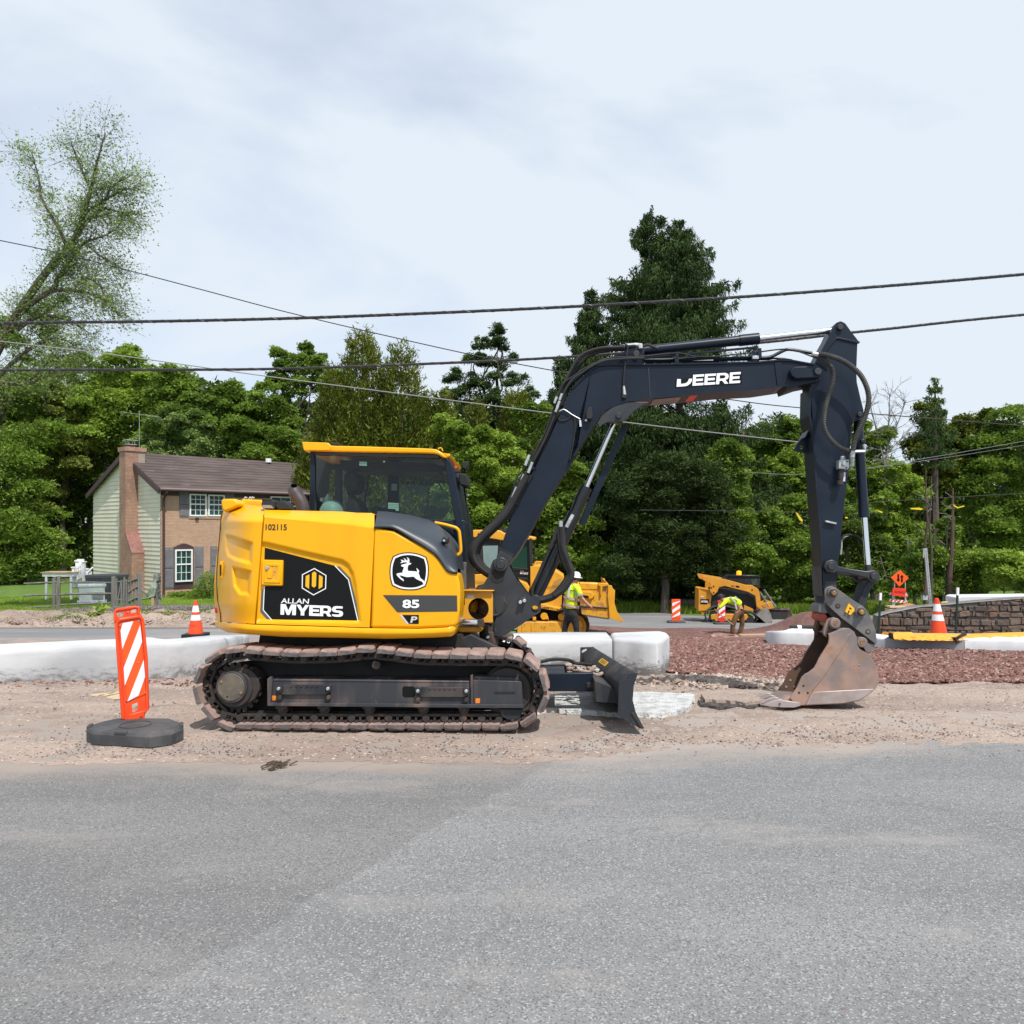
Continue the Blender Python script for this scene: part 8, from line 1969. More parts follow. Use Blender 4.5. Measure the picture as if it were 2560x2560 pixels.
for k in range(3): MB().tube(catmull([SK.p(*q, .8+.15*k) for q in H_([(1190,620),(1230,590+10*k),(1280,620),(1300,680)])], 4), .02, 6).build('hose', M['black'], lam)
sk('coupler_plate', [(1180,640),(1300,600),(1330,680),(1220,700)], .3, 1.4, M['sk'], lam)
# tracks
for v0 in (0, 1.3):
 fx = sk('track_frame', [(565,760),(640,745),(1000,750),(1022,790),(990,828),(600,838),(565,810)], v0+.03, v0+.25, M['sk'], bev=.02)
 pth = H_([(520,800),(510,750),(560,690),(640,655),(700,650),(980,715),(1060,730),(1105,765),(1115,810),(1080,855),(1000,868),(700,862),(580,855),(530,830)])
 cl_ = [SK.p(x, y, v0) for x, y in pth]; fine = catmull(cl_ + [cl_[0]], 8); mb = MB(); rows = []
 for i, p in enumerate(fine):
  t = (fine[(i+1) % len(fine)] - fine[i-1]).normalized(); n_ = Vector((-t.z, 0, t.x)); hh_ = .05 if i % 2 else .022
  rows.append([Vector((p.x, v0, p.z)) - n_*0 , Vector((p.x, v0, p.z)) + n_*hh_, Vector((p.x, v0+.35, p.z)) + n_*hh_, Vector((p.x, v0+.35, p.z))])
 mb.loft(rows, True); tk = mb.build('rubber_track', M['recycled'], e)
 for x in (600, 700, 780, 860, 940, 1045): vcyl(SK, *H_([(x, 832)])[0], 5 if x < 1000 else 11, v0+.02, v0+.2, n=14).build('roller', M['black'], tk, bevel=.01)
 sk('inner_fill', [(560,720),(700,690),(1000,740),(1080,780),(1060,830),(600,835),(540,800)], v0+.1, v0+.2, M['black'], tk, 0)
# bucket
M['skb'] = PM('scraped_bucket_steel', (.13,.10,.095), (.22,.17,.15), 5, rough=.5, metal=.3, bmp=.2)
ep = [(1118,762),(1150,725),(1215,680),(1245,672),(1290,745),(1306,830),(1304,912),(1285,908)]
sb = sk('bucket', ep, -.15, -.12, PM('pale_scraped_steel', (.30,.27,.25), (.20,.17,.16), 4, rough=.5, metal=.4), bev=.004)
nn_ = [SK.p(x, y, -.15) for x, y in H_(ep)]
MB().prism([Vector((p.x, 1.80, p.z)) for p in nn_], [Vector((p.x, 1.83, p.z)) for p in nn_]).build('far_side', M['skb'], sb)
MB().loft([[Vector((p.x, -.12, p.z)) for p in (nn_[3], nn_[2], nn_[1], nn_[0], nn_[7])], [Vector((p.x, 1.80, p.z)) for p in (nn_[3], nn_[2], nn_[1], nn_[0], nn_[7])]]).build('shell', M['skb'], sb)
# bucket opening faces right: open mouth turned towards the camera
bo_ = Fr(SK.o + SK.V * -.4, SK.U, SK.V, SK.W)
def bq(nm, pts, vs, m): 
 P_ = [SK.p(x, y, v) for (x, y), v in zip(H_(pts), vs)]; return MB().add(P_, [tuple(t) for t in tessellate_polygon([P_])]).build(nm, m, sb)
bq('back_plate', [(1262,680),(1518,700),(1462,815),(1308,815)], (.6,.6,.55,.55), M['black'])
bq('floor_plate', [(1308,815),(1462,815),(1512,872),(1432,922),(1305,912)], (.55,.55,.0,-.35,-.3), PM('bright_floor_plate', (.42,.41,.40), (.32,.30,.29), 5, rough=.45, metal=.4))
bq('side_plate', [(1518,680),(1578,842),(1560,862),(1512,872),(1462,815)], (.5,-.1,-.1,.0,.55), M['skb'])
bq('top_edge', [(1250,672),(1518,678),(1520,702),(1262,697)], (.55,.55,.55,.55), M['skb'])
for x in (1320,1385): bq('lug', [(x-25,680),(x+25,680),(x+22,690),(x-22,690)], (.52,.52,.52,.52), M['black'])
# ------------------------------------------------------------------ wires and poles
M['wire'] = PM('dark_cable', (.02,.02,.022), rough=.6); M['wire3'] = PM('dull_grey_wire', (.16,.16,.165), rough=.6); M['wire2'] = PM('cable_strand', (.045,.045,.048), rough=.5)
def wire(pts, D, r, label, name='overhead_wire', cat='cable', mat=None, grp=None, twist=0):
 (a_, b_), (c_, d_) = pts[-2], pts[-1]; pts = list(pts) + ([(c_ + 1600, d_ + 1600*(d_-b_)/(c_-a_))] if c_ > 2300 else [])
 (a_, b_), (c_, d_) = pts[1], pts[0]; pts = [(c_ - 1400, d_ - 1400*(b_-d_)/(a_-c_)*1.0)] + pts if c_ < 0 else pts
 P_ = catmull([wp(x, y, D) for x, y in pts], 6)
 o = MB().tube(P_, r, 6).build(name, mat or M['wire'], smooth_=True)
 if twist:
  w_ = [p + Vector((0, r*.7*math.cos(i*.5), r*.7*math.sin(i*.5))) for i, p in enumerate(catmull([wp(x, y, D) for x, y in pts], 90))]
  MB().tube(w_, r*.5, 5).build('lashing', M['wire2'], o)
 return tag(o, label, cat, grp)
wire([(-300,812),(0,808),(128,806),(380,803.5),(700,796.6),(1000,786),(1340,771),(1620,756),(1900,739),(2240,713),(2432,697),(2800,664)], 9.5, .0175, 'thick upper overhead cable crossing the whole sky', twist=1)
wire([(-300,928),(128,925),(640,923),(1000,912),(1340,897),(1620,878),(1898,857),(2133,831),(2240,820),(2432,799),(2800,764)], 9.2, .0150, 'thick lower overhead cable passing behind the boom', twist=1)
wire([(-200,560),(128,628),(336,680),(500,723),(700,776),(904,825),(1147,880),(1300,911),(1600,965),(1826,999),(2006,1020),(2500,1060)], 16, .010, 'thin wire slanting down from the upper left across the sky')
wire([(-200,830),(162,872),(336,894),(640,937),(930,975),(1300,1023),(1566,1056),(1700,1072),(1860,1090),(1988,1104),(2120,1115)], 20, .013, 'thin pale wire slanting down to the wooden pole', mat=PM('pale_wire', (.25,.25,.25), rough=.5))
wire([(1860,1180),(1995,1186),(2169,1170),(2300,1148),(2430,1126),(2700,1078)], 36, .013, 'thin grey wire rising to the right in front of the right-hand trees', mat=M['wire3'])
wire([(2169,1172),(2300,1153),(2430,1134),(2700,1090)], 36.2, .010, 'second thin grey wire just under the rising one at right', mat=M['wire3'])
yw = wire([(1600,1275),(1854,1278),(2021,1280),(2111,1262),(2303,1248),(2440,1240),(2700,1225)], 35, .014, 'dark low wire carrying yellow flags at right')
M['flag'] = PM('yellow_flag', (.70,.50,.02), rough=.7)
for i, (pts, lab) in enumerate(((((1989,1281),(1994,1283),(2007,1300),(2006,1305),(1999,1300)), 'yellow ribbon hanging left of the excavator arm'), (((2112,1293),(2118,1292),(2120,1296),(2114,1296)), 'tiny yellow ribbon just right of the excavator arm'),
  (((2193,1275),(2206,1279),(2206,1283),(2196,1279)), 'short yellow ribbon behind the bucket cylinder'), (((2275,1270),(2298,1269),(2308,1272),(2302,1275),(2278,1273)), 'long flat yellow ribbon among the right-hand trees'), (((2382,1260),(2395,1268),(2410,1264),(2412,1266),(2394,1271),(2386,1266)), 'crooked yellow ribbon farthest right'))):
 fi = Fr(wp(pts[0][0], pts[0][1], 34.8), (1,0,0), (0,1,0), (0,0,1)); o = prim(fi, list(pts), 0, .02).build('flag_ribbon', M['flag']); o.matrix_world = fi.mat(); tag(o, lab, 'flag', 'yellow ribbons on the low wire')
fpole = Fr(wp(1862, 1510, 44), (1,0,0), (0,1,0), (0,0,1)); e = empty('utility_pole', fpole, 'slim wooden utility pole standing in front of the trees right of the spruce', 'utility pole')
MB().tube([fpole.p(1864,1530), fpole.p(1861,1300), fpole.p(1857,1076)], [.13,.12,.10], 10).build('pole', PM('mossy_pole', (.22,.18,.09), (.17,.13,.08), 3, rough=.95, stretch=(1,1,.2)), e)
MB().tube([fpole.p(1853.5,1180,-.1), fpole.p(1854,1068,-.1)], .05, 6).build('conduit', M['coupler'], e)
MB().tube([fpole.p(1856,1190), fpole.p(1862,1186), fpole.p(1874,1181)], .04, 6).build('lamp_arm', M['zinc'], e)
# ------------------------------------------------------------------ vegetation
def quads_mesh(name, V, mat, parent=None, k=3):
 n = len(V) // k
 me = bpy.data.meshes.new(name); me.vertices.add(n*k); me.vertices.foreach_set('co', V.astype(np.float32).ravel())
 me.loops.add(n*k); me.loops.foreach_set('vertex_index', np.arange(n*k, dtype=np.int32))
 me.polygons.add(n); me.polygons.foreach_set('loop_start', np.arange(0, n*k, k, dtype=np.int32)); me.polygons.foreach_set('loop_total', np.full(n, k, dtype=np.int32))
 me.update(calc_edges=True); me.materials.append(mat)
 return link(name, me, parent)
def unit(a): return a / np.maximum(1e-9, np.linalg.norm(a, axis=1, keepdims=True))
def leafs(c, size, aspect=.55, up=.5, d=None, var=.35, droop=0):
 """rhombic leaves centred on c"""
 n = len(c)
 if d is None: d = rng.normal(size=(n,3)); d[:,2] = d[:,2]*.6 - droop
 d = unit(d); nr = rng.normal(size=(n,3)); nr[:,2] += up*2; s = unit(np.cross(d, nr))
 L = (size * (1 + var * rng.normal(size=n)).clip(.4, 2))[:,None]; W = L * aspect
 return np.stack([c - d*L*.42 + s*W*.5, c - d*L*.42 - s*W*.5, c + d*L*.6], 1).reshape(-1, 3)
def leaf_mat(name, a, b_, c, tr=.42):
 m, t, b, o = nodes(name); g = N(t, 'ShaderNodeNewGeometry')
 c_ = mixc(t, g.outputs['Random Per Island'], a, b_)
 c_ = mixc(t, ramp(t, noise_n(t, .55, 4, .6), .40, .66), c_, c)
 d_ = N(t, 'ShaderNodeBsdfDiffuse'); tl = N(t, 'ShaderNodeBsdfTranslucent'); gl = N(t, 'ShaderNodeBsdfGlossy'); gl.inputs['Roughness'].default_value = .5; gl.inputs['Color'].default_value = (.4,.4,.4,1)
 for q in (d_, tl): t.links.new(c_, q.inputs['Color'])
 m1 = N(t, 'ShaderNodeMixShader'); m1.inputs[0].default_value = tr; m2 = N(t, 'ShaderNodeMixShader'); m2.inputs[0].default_value = .025
 t.links.new(d_.outputs[0], m1.inputs[1]); t.links.new(tl.outputs[0], m1.inputs[2]); t.links.new(m1.outputs[0], m2.inputs[1]); t.links.new(gl.outputs[0], m2.inputs[2])
 t.links.new(m2.outputs[0], o.inputs['Surface']); t.nodes.remove(b); return m
LM = {'bright': leaf_mat('bright_spring_leaves', (.24,.355,.04), (.37,.50,.085), (.155,.24,.03)),
  'mid': leaf_mat('mid_green_leaves', (.16,.26,.034), (.27,.385,.06), (.10,.17,.024)),
  'dark': leaf_mat('dark_leaves', (.075,.125,.020), (.14,.205,.034), (.05,.088,.017)),
  'pale': leaf_mat('pale_leaves', (.22,.33,.085), (.36,.46,.16), (.15,.24,.06)),
  'olive': leaf_mat('olive_scale_leaves', (.10,.13,.017), (.21,.235,.030), (.055,.078,.012), .2),
  'spruce': leaf_mat('spruce_needles', (.030,.058,.018), (.085,.135,.034), (.022,.042,.014), .15),
  'pine': leaf_mat('pine_needles', (.06,.105,.032), (.12,.185,.055), (.04,.075,.022), .2),
  'yellowish': leaf_mat('yellow_green_young_leaves', (.22,.27,.045), (.34,.39,.10), (.15,.20,.035)),
  'hemlock': leaf_mat('dark_needles', (.030,.052,.015), (.07,.11,.025), (.022,.038,.011), .15)}
M['bark'] = PM('grey_brown_bark', (.095,.075,.060), (.060,.048,.040), 5, rough=.95, bmp=.6, bscale=12, bdist=.03, stretch=(1,1,.25))
M['bark_red'] = PM('reddish_bark', (.10,.062,.045), (.06,.042,.034), 5, rough=.95, bmp=.6, bscale=12, bdist=.03, stretch=(1,1,.25))
M['bark_pale'] = PM('pale_grey_bark', (.20,.185,.17), (.13,.12,.11), 5, rough=.95, bmp=.4, bscale=12, bdist=.03, stretch=(1,1,.25))
def limb(mb, a, b, r0, r1, wob=.05, n=5, seg=5):
 a, b = Vector(a), Vector(b); L_ = (b-a).length; pts = []
 for i in range(seg+1):
  t = i/seg; p = a.lerp(b, t)
  if 0 < i < seg: p += Vector([random.gauss(0, wob*L_) for _ in range(3)])
  pts.append(p)
 mb.tube(pts, [lerp(r0, r1, i/seg) for i in range(seg+1)], n)
TREES = 'trees of the wood behind the site'
def tree(D, base, lobes, mat, label, n=16000, ls=.20, depth=.8, clump=.50, trunk=.22, bark='bark', up=.5, cat='tree', name='tree', dens=80, thin=1.0, group=TREES, shell=.78, limbs=True, aspect=.6, bz=None):
 """lobes: (px, py, rx, ry[, dv]) in photo pixels at depth D"""
 n = int(n*1.5); ls *= .92
 k = D / FOC; b = wp(base[0], base[1], D); b.z = gz(b.x, D) if bz is None else bz
 e = empty(name, Matrix.Translation(b), label, cat, group); C_ = []; cl_ = []
 tot = sum(l[2]*l[3] for l in lobes)
 mbt = MB(); tops = []
 for l in lobes:
  c = wp(l[0], l[1], D) - b; rx, rz = l[2]*k, l[3]*k; ry = min(rx, rz) * depth + .3*rx; dv = l[4] if len(l) > 4 else 0; c.y += dv
  nl_ = int(n * l[2]*l[3] / tot); m = max(5, int(13 * (rx*rz)**.5 / 2.2)); q = unit(rng.normal(size=(m,3))); q[:,1] = np.where(rng.random(m) < .62, -np.abs(q[:,1]), q[:,1])
  sc_ = np.array(c)[None] + q*(.62 + .45*rng.random(m))[:,None]*np.array([rx, ry, rz])[None]; rs = min(rx, rz)*(.24 + .30*rng.random(m))
  i = rng.choice(m, int(nl_*.9), p=rs**2/np.sum(rs**2)); u = unit(rng.normal(size=(len(i),3))); u[:,2] = np.where(u[:,2] < -.25, -u[:,2], u[:,2])
  fr_ = 1 + .22*np.sin(u[:,0]*5 + i) * np.sin(u[:,2]*6 + 2*i)
  p_ = sc_[i] + u*(rs[i]*fr_*(.72 + .33*rng.random(len(i))))[:,None]*np.array([1.15,1.1,.72])[None] + rng.normal(size=(len(i),3))*.07
  f_ = np.array(c)[None] + unit(rng.normal(size=(int(nl_*.22),3)))*(rng.random(int(nl_*.22))**.5*.85)[:,None]*np.array([rx, ry, rz])[None]
  C_.append(np.concatenate([p_, f_])); cl_.append(sc_); tops.append((c, rx))
 pts = np.concatenate(C_); C_ = np.concatenate(cl_)
 if bz is None: pts[:,2] = np.maximum(pts[:,2], .05 + .3*rng.random(len(pts)))
 quads_mesh('crown', leafs(pts, ls, aspect, up), LM[mat], e)
 if trunk:
  top = max(tops, key=lambda t_: t_[0].z)[0]; mid = Vector((top.x*.5, 0, top.z*.55))
  limb(mbt, (0,0,-.2), mid, trunk, trunk*.6, .02, 7); limb(mbt, mid, top, trunk*.6, trunk*.15, .04, 6)
  if limbs:
   for c, rx in tops: limb(mbt, mid.lerp(Vector((0,0,mid.z*.6)), random.random()), c, trunk*.4, trunk*.08, .05)
   for i in rng.choice(len(C_), min(26, len(C_)), replace=False):
    p = Vector(C_[i]); c0 = min(tops, key=lambda t_: (t_[0]-p).length)[0]; limb(mbt, c0, p, trunk*.14, trunk*.04, .06, 4, 4)
  mbt.build('trunk', M[bark], e, smooth_=True)
 return e
def cedar(D, px, ytop, ybase, wpx, label, n=26000, mat='olive', tips=1, group='dark olive cedars in the middle of the wood', pw=.92):
 k = D/FOC; b = wp(px, 1500, D); b.z = gz(b.x, D); H = wp(px, ytop, D).z - b.z; Rr = wpx/2*k
 e = empty('cedar_tree', Matrix.Translation(b), label, 'tree', group)
 n = int(n*1.2); Rr *= 1.12; ns = n // 16; h = 1 - rng.random(ns)**.62; h = h * .985
 th = rng.random(ns)*2*np.pi; lump = 1 + .16*np.sin(th*3 + h*17) + .12*np.sin(th*7 - h*31)
 r = Rr * (1 - h)**pw * lump * (.60 + .40*rng.random(ns)**.4) + .05
 c = np.stack([r*np.cos(th), r*np.sin(th), h*H + .2], 1)
 d = np.stack([np.cos(th)*.55, np.sin(th)*.55, np.full(ns, .8)], 1)
 m_ = 16; cs = np.repeat(c, m_, 0); ds = np.repeat(d, m_, 0); t = rng.random(len(cs))[:,None]
 pos = cs + ds*t*.55*(Rr/2)**.3 + rng.normal(size=cs.shape)*.13
 dd = ds + rng.normal(size=cs.shape)*.42
 quads_mesh('crown', leafs(pos, .19, .36, .2, d=dd), LM[mat], e)
 mb = MB(); limb(mb, (0,0,-.2), (0,0,H*.97), .2, .02, .004, 6); mb.build('trunk', M['bark'], e)
 return e
def spruce(D, px, ytop, wpx, label, nb=420, base=1500, prof=None, mat='spruce', ybot=1480, seed=1, lean=0, sprays=26, group=None, dn=1.0, hang=.9):
 k = D/FOC; b = wp(px, base, D); b.z = gz(b.x, D); H = wp(px, ytop, D).z - b.z; Rr = wpx/2*k
 e = empty('spruce_tree', Matrix.Translation(b), label, 'tree', group); z0 = wp(px, ybot, D).z - b.z
 mb = MB(); limb(mb, (0,0,-.2), (lean,0,H), .38, .02, .002, 8, 8); V = []; nw = max(8, int((H-z0)/.62))
 tw = MB()
 for i in range(nb):
  h = 1 - random.random()**.75; h = min(.985, (round(h*nw + random.gauss(0,.13)))/nw + random.gauss(0,.12)/nw); z = z0 + (H - z0) * h; th = random.uniform(0, 2*math.pi)
  rr = Rr * (prof(h) if prof else (1-h)**.8) * random.choice((.62,.8,.95,1.08,1.3))*random.uniform(.85,1.1) + .12
  dirv = Vector((math.cos(th), math.sin(th), 0)); pts = []
  tipup = .16 * rr
  for j in range(9):
   t = j/8; sag = -.40*rr*math.sin(t*math.pi*.62)*.9 + tipup*max(0, t-.6)*1.8
   pts.append(Vector((lean*h, 0, z)) + dirv*rr*t + Vector((0,0,sag)))
  if i % 2 == 0: tw.tube(pts[::2], [.035,.028,.02,.014,.006], 3, cap=False)
  ns = int(sprays * (0.5 + rr/Rr) * dn)
  t = np.sqrt(rng.random(ns)) * .97 + .03; idx = np.minimum((t*8).astype(int), 7); fr_ = t*8 - idx
  pa = np.array(pts); p = pa[idx]*(1-fr_)[:,None] + pa[idx+1]*fr_[:,None]
  side = np.array([-math.sin(th), math.cos(th), 0]); wd = .30*rr*(1-t)**.5*(.4+t) + .10
  p = p + side[None]*(rng.uniform(-1,1,ns)*wd)[:,None] + rng.normal(size=(ns,3))*.04
  # hanging branchlets: chains of little sprays
  m_ = 3
  for q in range(m_):
   pp_ = p + np.array([0,0,-1])[None]*(q*.17*hang) + rng.normal(size=(ns,3))*.05
   d = rng.normal(size=(ns,3))*.35 + np.array([0,0,-1])[None]*(.45+.25*q) + np.array(dirv)[None]*.45*(1 if q == 0 else .15)
   V.append(leafs(pp_, .25 - .03*q, .26, .0, d=d))
  ti = pa[-1][None] + rng.normal(size=(5,3))*.06
  V.append(leafs(ti, .22, .35, .0, d=np.tile(np.array([dirv.x, dirv.y, .5]), (5,1)) + rng.normal(size=(5,3))*.2))
 # leader
 lz = np.linspace(H*.93, H, 40); V.append(leafs(np.stack([np.full(40,lean)+rng.normal(size=40)*.05, rng.normal(size=40)*.05, lz],1), .2, .35, 0, d=rng.normal(size=(40,3))+np.array([0,0,1.0])))
 quads_mesh('crown', np.concatenate(V), LM[mat], e)
 tr_ = mb.build('trunk', M['bark'], e); tw.build('branches', M['bark'], e)
 return e
def branching(D, base, paths, label, leafmat=None, nl=0, ls=.10, tw=1.0, bark='bark', group=None, name='tree', twig=3, spread=22, leafsp=.25, bz=None, rk=.5):
 """limbs traced as pixel polylines (x, y, radius px); twigs and sparse leaves grow from them"""
 b = wp(base[0], base[1], D)
 b.z = gz(b.x, D) if bz is None else bz
 e = empty(name, Matrix.Translation(b), label, 'tree', group); mb = MB(); ends = []
 k = D/FOC
 for pth in paths:
  P_ = [wp(x, y, D) - b + Vector((0, random.gauss(0, .1), 0)) for x, y, r in pth]
  mb.tube(catmull(P_, 4), [r for r in np.interp(np.linspace(0, len(pth)-1, (len(pth)-1)*4+1), range(len(pth)), [max(.008, q[2]*k) for q in pth])], 6)
  for i in range(1, len(P_)):
   for _ in range(twig):
    t = random.random(); p = P_[i-1].lerp(P_[i], t); d = (P_[i]-P_[i-1]).normalized()
    dv = (d + Vector([random.gauss(0,.75) for _ in range(3)])).normalized(); L_ = spread*k*random.uniform(.5,1.4)
    q = p + dv*L_ + Vector((0,0,-.12*L_ if leafmat else .1*L_)); mb.tube([p, (p+q)/2 + Vector((0,0,.05*L_)), q], [.016*tw,.010*tw,.005*tw], 3, cap=False)
    for s_ in range(4):
     t2 = random.uniform(.3,1); p2 = p.lerp(q, t2); q2 = p2 + (dv + Vector([random.gauss(0,.7) for _ in range(3)])).normalized()*L_*rk
     mb.tube([p2, q2], [.007*tw,.004*tw], 3, cap=False); ends.append((p2, q2))
 mb.build('branches', M[bark], e)
 if leafmat:
  E_ = np.array([list(a) + list(b_) for a, b_ in ends]); i = rng.integers(0, len(E_), nl); t = rng.random(nl)[:,None]
  c = E_[i,:3]*(1-t) + E_[i,3:]*t + rng.normal(size=(nl,3))*leafsp*np.array([1,1,.7])
  quads_mesh('leaves', leafs(c, ls, .6, .3), LM[leafmat], e)
 return e
# dark mass of the wood far behind everything
def wood(x0, x1, D, top, n, label, mat='dark', ls=.55):
 c = []
 for _ in range(n):
  px = random.uniform(x0, x1); x = (px-CX)/FOC*D; yt = lget(top, px); zt = EYE - (yt-HY)/FOC*D; zb = gz(x, 60) - .5
  c.append((x, D + random.uniform(-1.5,2.5), lerp(zb, zt + .5*noise.noise(Vector((px*.03,0,0))), random.random()**.8)))
 o = quads_mesh('wood', leafs(np.array(c), ls, .7, .3), LM[mat]); return tag(o, label, 'woodland', kind='stuff')
wood(-300, 2900, 62, [(-300,960),(0,960),(128,960),(400,925),(560,960),(650,1020),(900,980),(1150,1010),(1400,1000),(1600,1010),(1860,1100),(2000,1065),(2150,1160),(2300,1170),(2432,1140),(2900,1080)], 62000, 'dark dense woodland closing the view behind the single trees', ls=.60)
# left: woods behind the house
tree(50, (60,1490), [(-40,1000,120,90),(60,1010,100,80),(-160,1100,120,130),(80,1120,110,110)], 'mid', 'broad mid-green tree at the far left edge behind the house', 26000, .20)
tree(51, (160,1490), [(165,990,60,55),(130,1080,75,70),(190,1130,60,80),(120,1220,70,80)], 'yellowish', 'tree with creamy blossom at the left edge above the porch stairs', 20000, .17, clump=.36)
tree(52, (290,1490), [(235,945,58,48),(300,930,50,46),(345,925,52,50),(270,1010,90,70),(370,1000,70,60),(300,1080,110,60)], 'bright', 'tall bright green tree left behind the chimney', 30000, .19, clump=.36)
tree(50, (420,1490), [(420,950,42,50),(465,950,34,45),(430,1030,70,60),(500,1060,60,70),(400,1100,80,50)], 'mid', 'tall green tree with narrow top behind the middle of the roof', 24000, .19, clump=.36)
tree(53, (200,1500), [(180,1240,80,120),(250,1180,80,90),(160,1380,70,90),(120,1330,60,110)], 'dark', 'dark leafy tree close behind the left side of the green gable', 26000, .17)
tree(46, (60,1500), [(30,1250,100,130),(-80,1200,120,150),(50,1400,110,90),(-60,1420,120,90)], 'mid', 'wide leafy tree at the left border in front of the dark wood', 26000, .18)
tree(49, (460,1500), [(420,1080,48,46),(480,1075,60,44),(520,1110,50,48),(440,1140,75,40),(385,1120,30,40)], 'pale', 'silvery pale green maple rising just behind the house roof', 22000, .15, clump=.30, trunk=0)
tree(51, (600,1490), [(590,1000,50,44),(650,1010,60,50),(700,1040,50,50),(620,1090,90,70),(700,1130,60,60)], 'mid', 'olive-green rounded tree behind the right end of the roof', 26000, .18, clump=.34)
tree(48, (700,1490), [(600,1160,50,40),(680,1150,60,60),(720,1120,40,50)], 'mid', 'fresh green tree beside the roof end, in front of the dark conifers', 15000, .17, clump=.32)
tree(55, (760,1490), [(715,905,32,32),(760,905,40,32),(800,920,34,34),(700,950,30,30),(740,960,50,42),(820,960,40,46),(710,990,26,22)], 'mid', 'round-topped open tree between the house and the pointed conifers', 16000, .19, clump=.32, shell=.75, trunk=.25)
branching(54, (745,1100), [[(745,1100,5),(735,1030,4),(715,1008,3.4),(690,985,2.5),(672,960,1.6)],[(735,1030,3),(760,1000,2.5),(790,970,1.5)]], 'bare leaning branches below the round-topped open tree', bark='bark', twig=2, spread=14, group=TREES, bz=-2)
# conifers in the middle
cedar(44, 905, 832, 1500, 330, 'tallest pointed olive conifer above the excavator cab', 46000)
cedar(43.5, 1003, 865, 1500, 290, 'second pointed conifer, right of the tallest one above the cab', 40000)
cedar(43, 835, 930, 1500, 230, 'lower conifer leaning against the left side of the pointed pair', 22000)
cedar(42, 775, 1105, 1500, 130, 'small dark conifer showing just behind the cab rear post', 12000)
cedar(44, 1105, 985, 1500, 200, 'low pointed conifer right of the pair above the cab', 22000)
cedar(44, 1190, 1010, 1500, 170, 'slim conifer among the trees left of the boom', 16000)
cedar(45, 1290, 985, 1500, 230, 'broad conifer directly left of the bent boom', 30000)
# old pine with tiered clumps
tree(50, (1225,1500), [(1240,822,22,20),(1205,860,34,16),(1245,862,36,20),(1180,895,38,16),(1255,905,46,20),(1215,905,40,20),(1140,945,42,20),(1200,950,50,24),(1290,950,50,22),(1130,985,30,16),(1190,990,70,26),(1280,1000,60,30),(1320,985,26,20),(1240,1040,90,30)], 'pine', 'irregular dark pine with tiered branches left of the boom', 30000, .17, clump=.30, shell=.3, trunk=.28, aspect=.35)
# fresh deciduous behind the cab front
tree(40, (1190,1500), [(1140,1090,50,45),(1190,1110,60,50),(1150,1160,60,50),(1230,1180,60,60),(1160,1240,70,60),(1250,1120,50,40),(1200,1310,90,60),(1120,1060,30,30)], 'bright', 'fresh green broadleaf tree between the cab and the boom', 34000, .17, clump=.34)
tree(42, (1350,1500), [(1330,1080,50,70),(1390,1180,60,90),(1420,1300,70,90),(1340,1260,70,90),(1460,1400,60,70),(1320,1400,80,70)], 'mid', 'green leafy tree standing behind the boom cylinders', 34000, .17, clump=.34)
# the great spruce and its neighbours
def pf(h): return lget([(0,1.0),(.15,1.02),(.3,1.0),(.45,.92),(.6,.84),(.72,.62),(.82,.40),(.9,.25),(.96,.14),(1,.04)], h)
spruce(47, 1630, 515, 500, 'huge dark spruce with drooping twigs, tallest tree of all', nb=520, prof=pf, ybot=1440, sprays=120)
spruce(46.6, 1700, 550, 250, 'second leader of the huge spruce, on its right side', nb=200, prof=lambda h: lget([(0,.9),(.5,.85),(.8,.6),(.93,.28),(1,.05)], h), ybot=850, sprays=76)
spruce(46, 1478, 722, 190, 'lower spruce top standing left of the huge spruce', nb=260, prof=lambda h: lget([(0,1.1),(.3,.95),(.6,.70),(.85,.34),(1,.05)], h), ybot=1250, sprays=76)
spruce(45, 1400, 890, 130, 'small spruce peeping over the bend of the boom', nb=170, prof=lambda h: (1-h)**.7, ybot=1250, sprays=30)
spruce(44, 1800, 1010, 150, 'spruce shoulder below the boom on the right of the huge spruce', nb=240, prof=lambda h: (1-h)**.45, ybot=1300, sprays=32)
tree(39, (1660,1500), [(1580,1220,80,80),(1660,1200,90,70),(1740,1230,80,80),(1600,1320,90,80),(1700,1330,100,80),(1780,1330,70,80),(1560,1420,60,60),(1720,1420,110,50),(1640,1420,90,40)], 'hemlock', 'dark drooping tree under the spruce, above the loader', 52000, .15, clump=.34, aspect=.35, shell=.6)
tree(41, (1830,1500), [(1800,1160,50,60),(1840,1250,50,70),(1850,1340,60,60),(1870,1410,60,60)], 'mid', 'green tree with hanging boughs at the right skirt of the spruce', 26000, .16)
# right
tree(52, (1900,1500), [(1885,1095,30,24),(1915,1085,26,22),(1965,1060,44,30),(2000,1075,40,34),(1940,1120,60,44),(2020,1130,40,50)], 'mid', 'far soft green tree right of the spruce below the boom', 20000, .20, clump=.36, shell=.7)
tree(46, (1960,1500), [(1990,1140,50,34),(1950,1190,60,44),(2010,1210,50,60),(1905,1200,40,50),(1930,1270,70,50)], 'bright', 'bright green tree behind the lower boom and arm', 26000, .18, clump=.34)
tree(42, (1960,1500), [(1920,1330,60,50),(1980,1310,60,70),(1900,1400,60,60),(1990,1410,70,70),(1940,1460,90,40),(2060,1400,50,90),(2080,1290,50,90),(2050,1470,70,30)], 'mid', 'dense green tree between the loader and the excavator arm', 46000, .16)
tree(40, (2100,1500), [(2110,1450,60,50),(2160,1400,60,70),(2140,1320,50,60)], 'dark', 'shaded bushy tree right behind the quick coupler', 20000, .15)
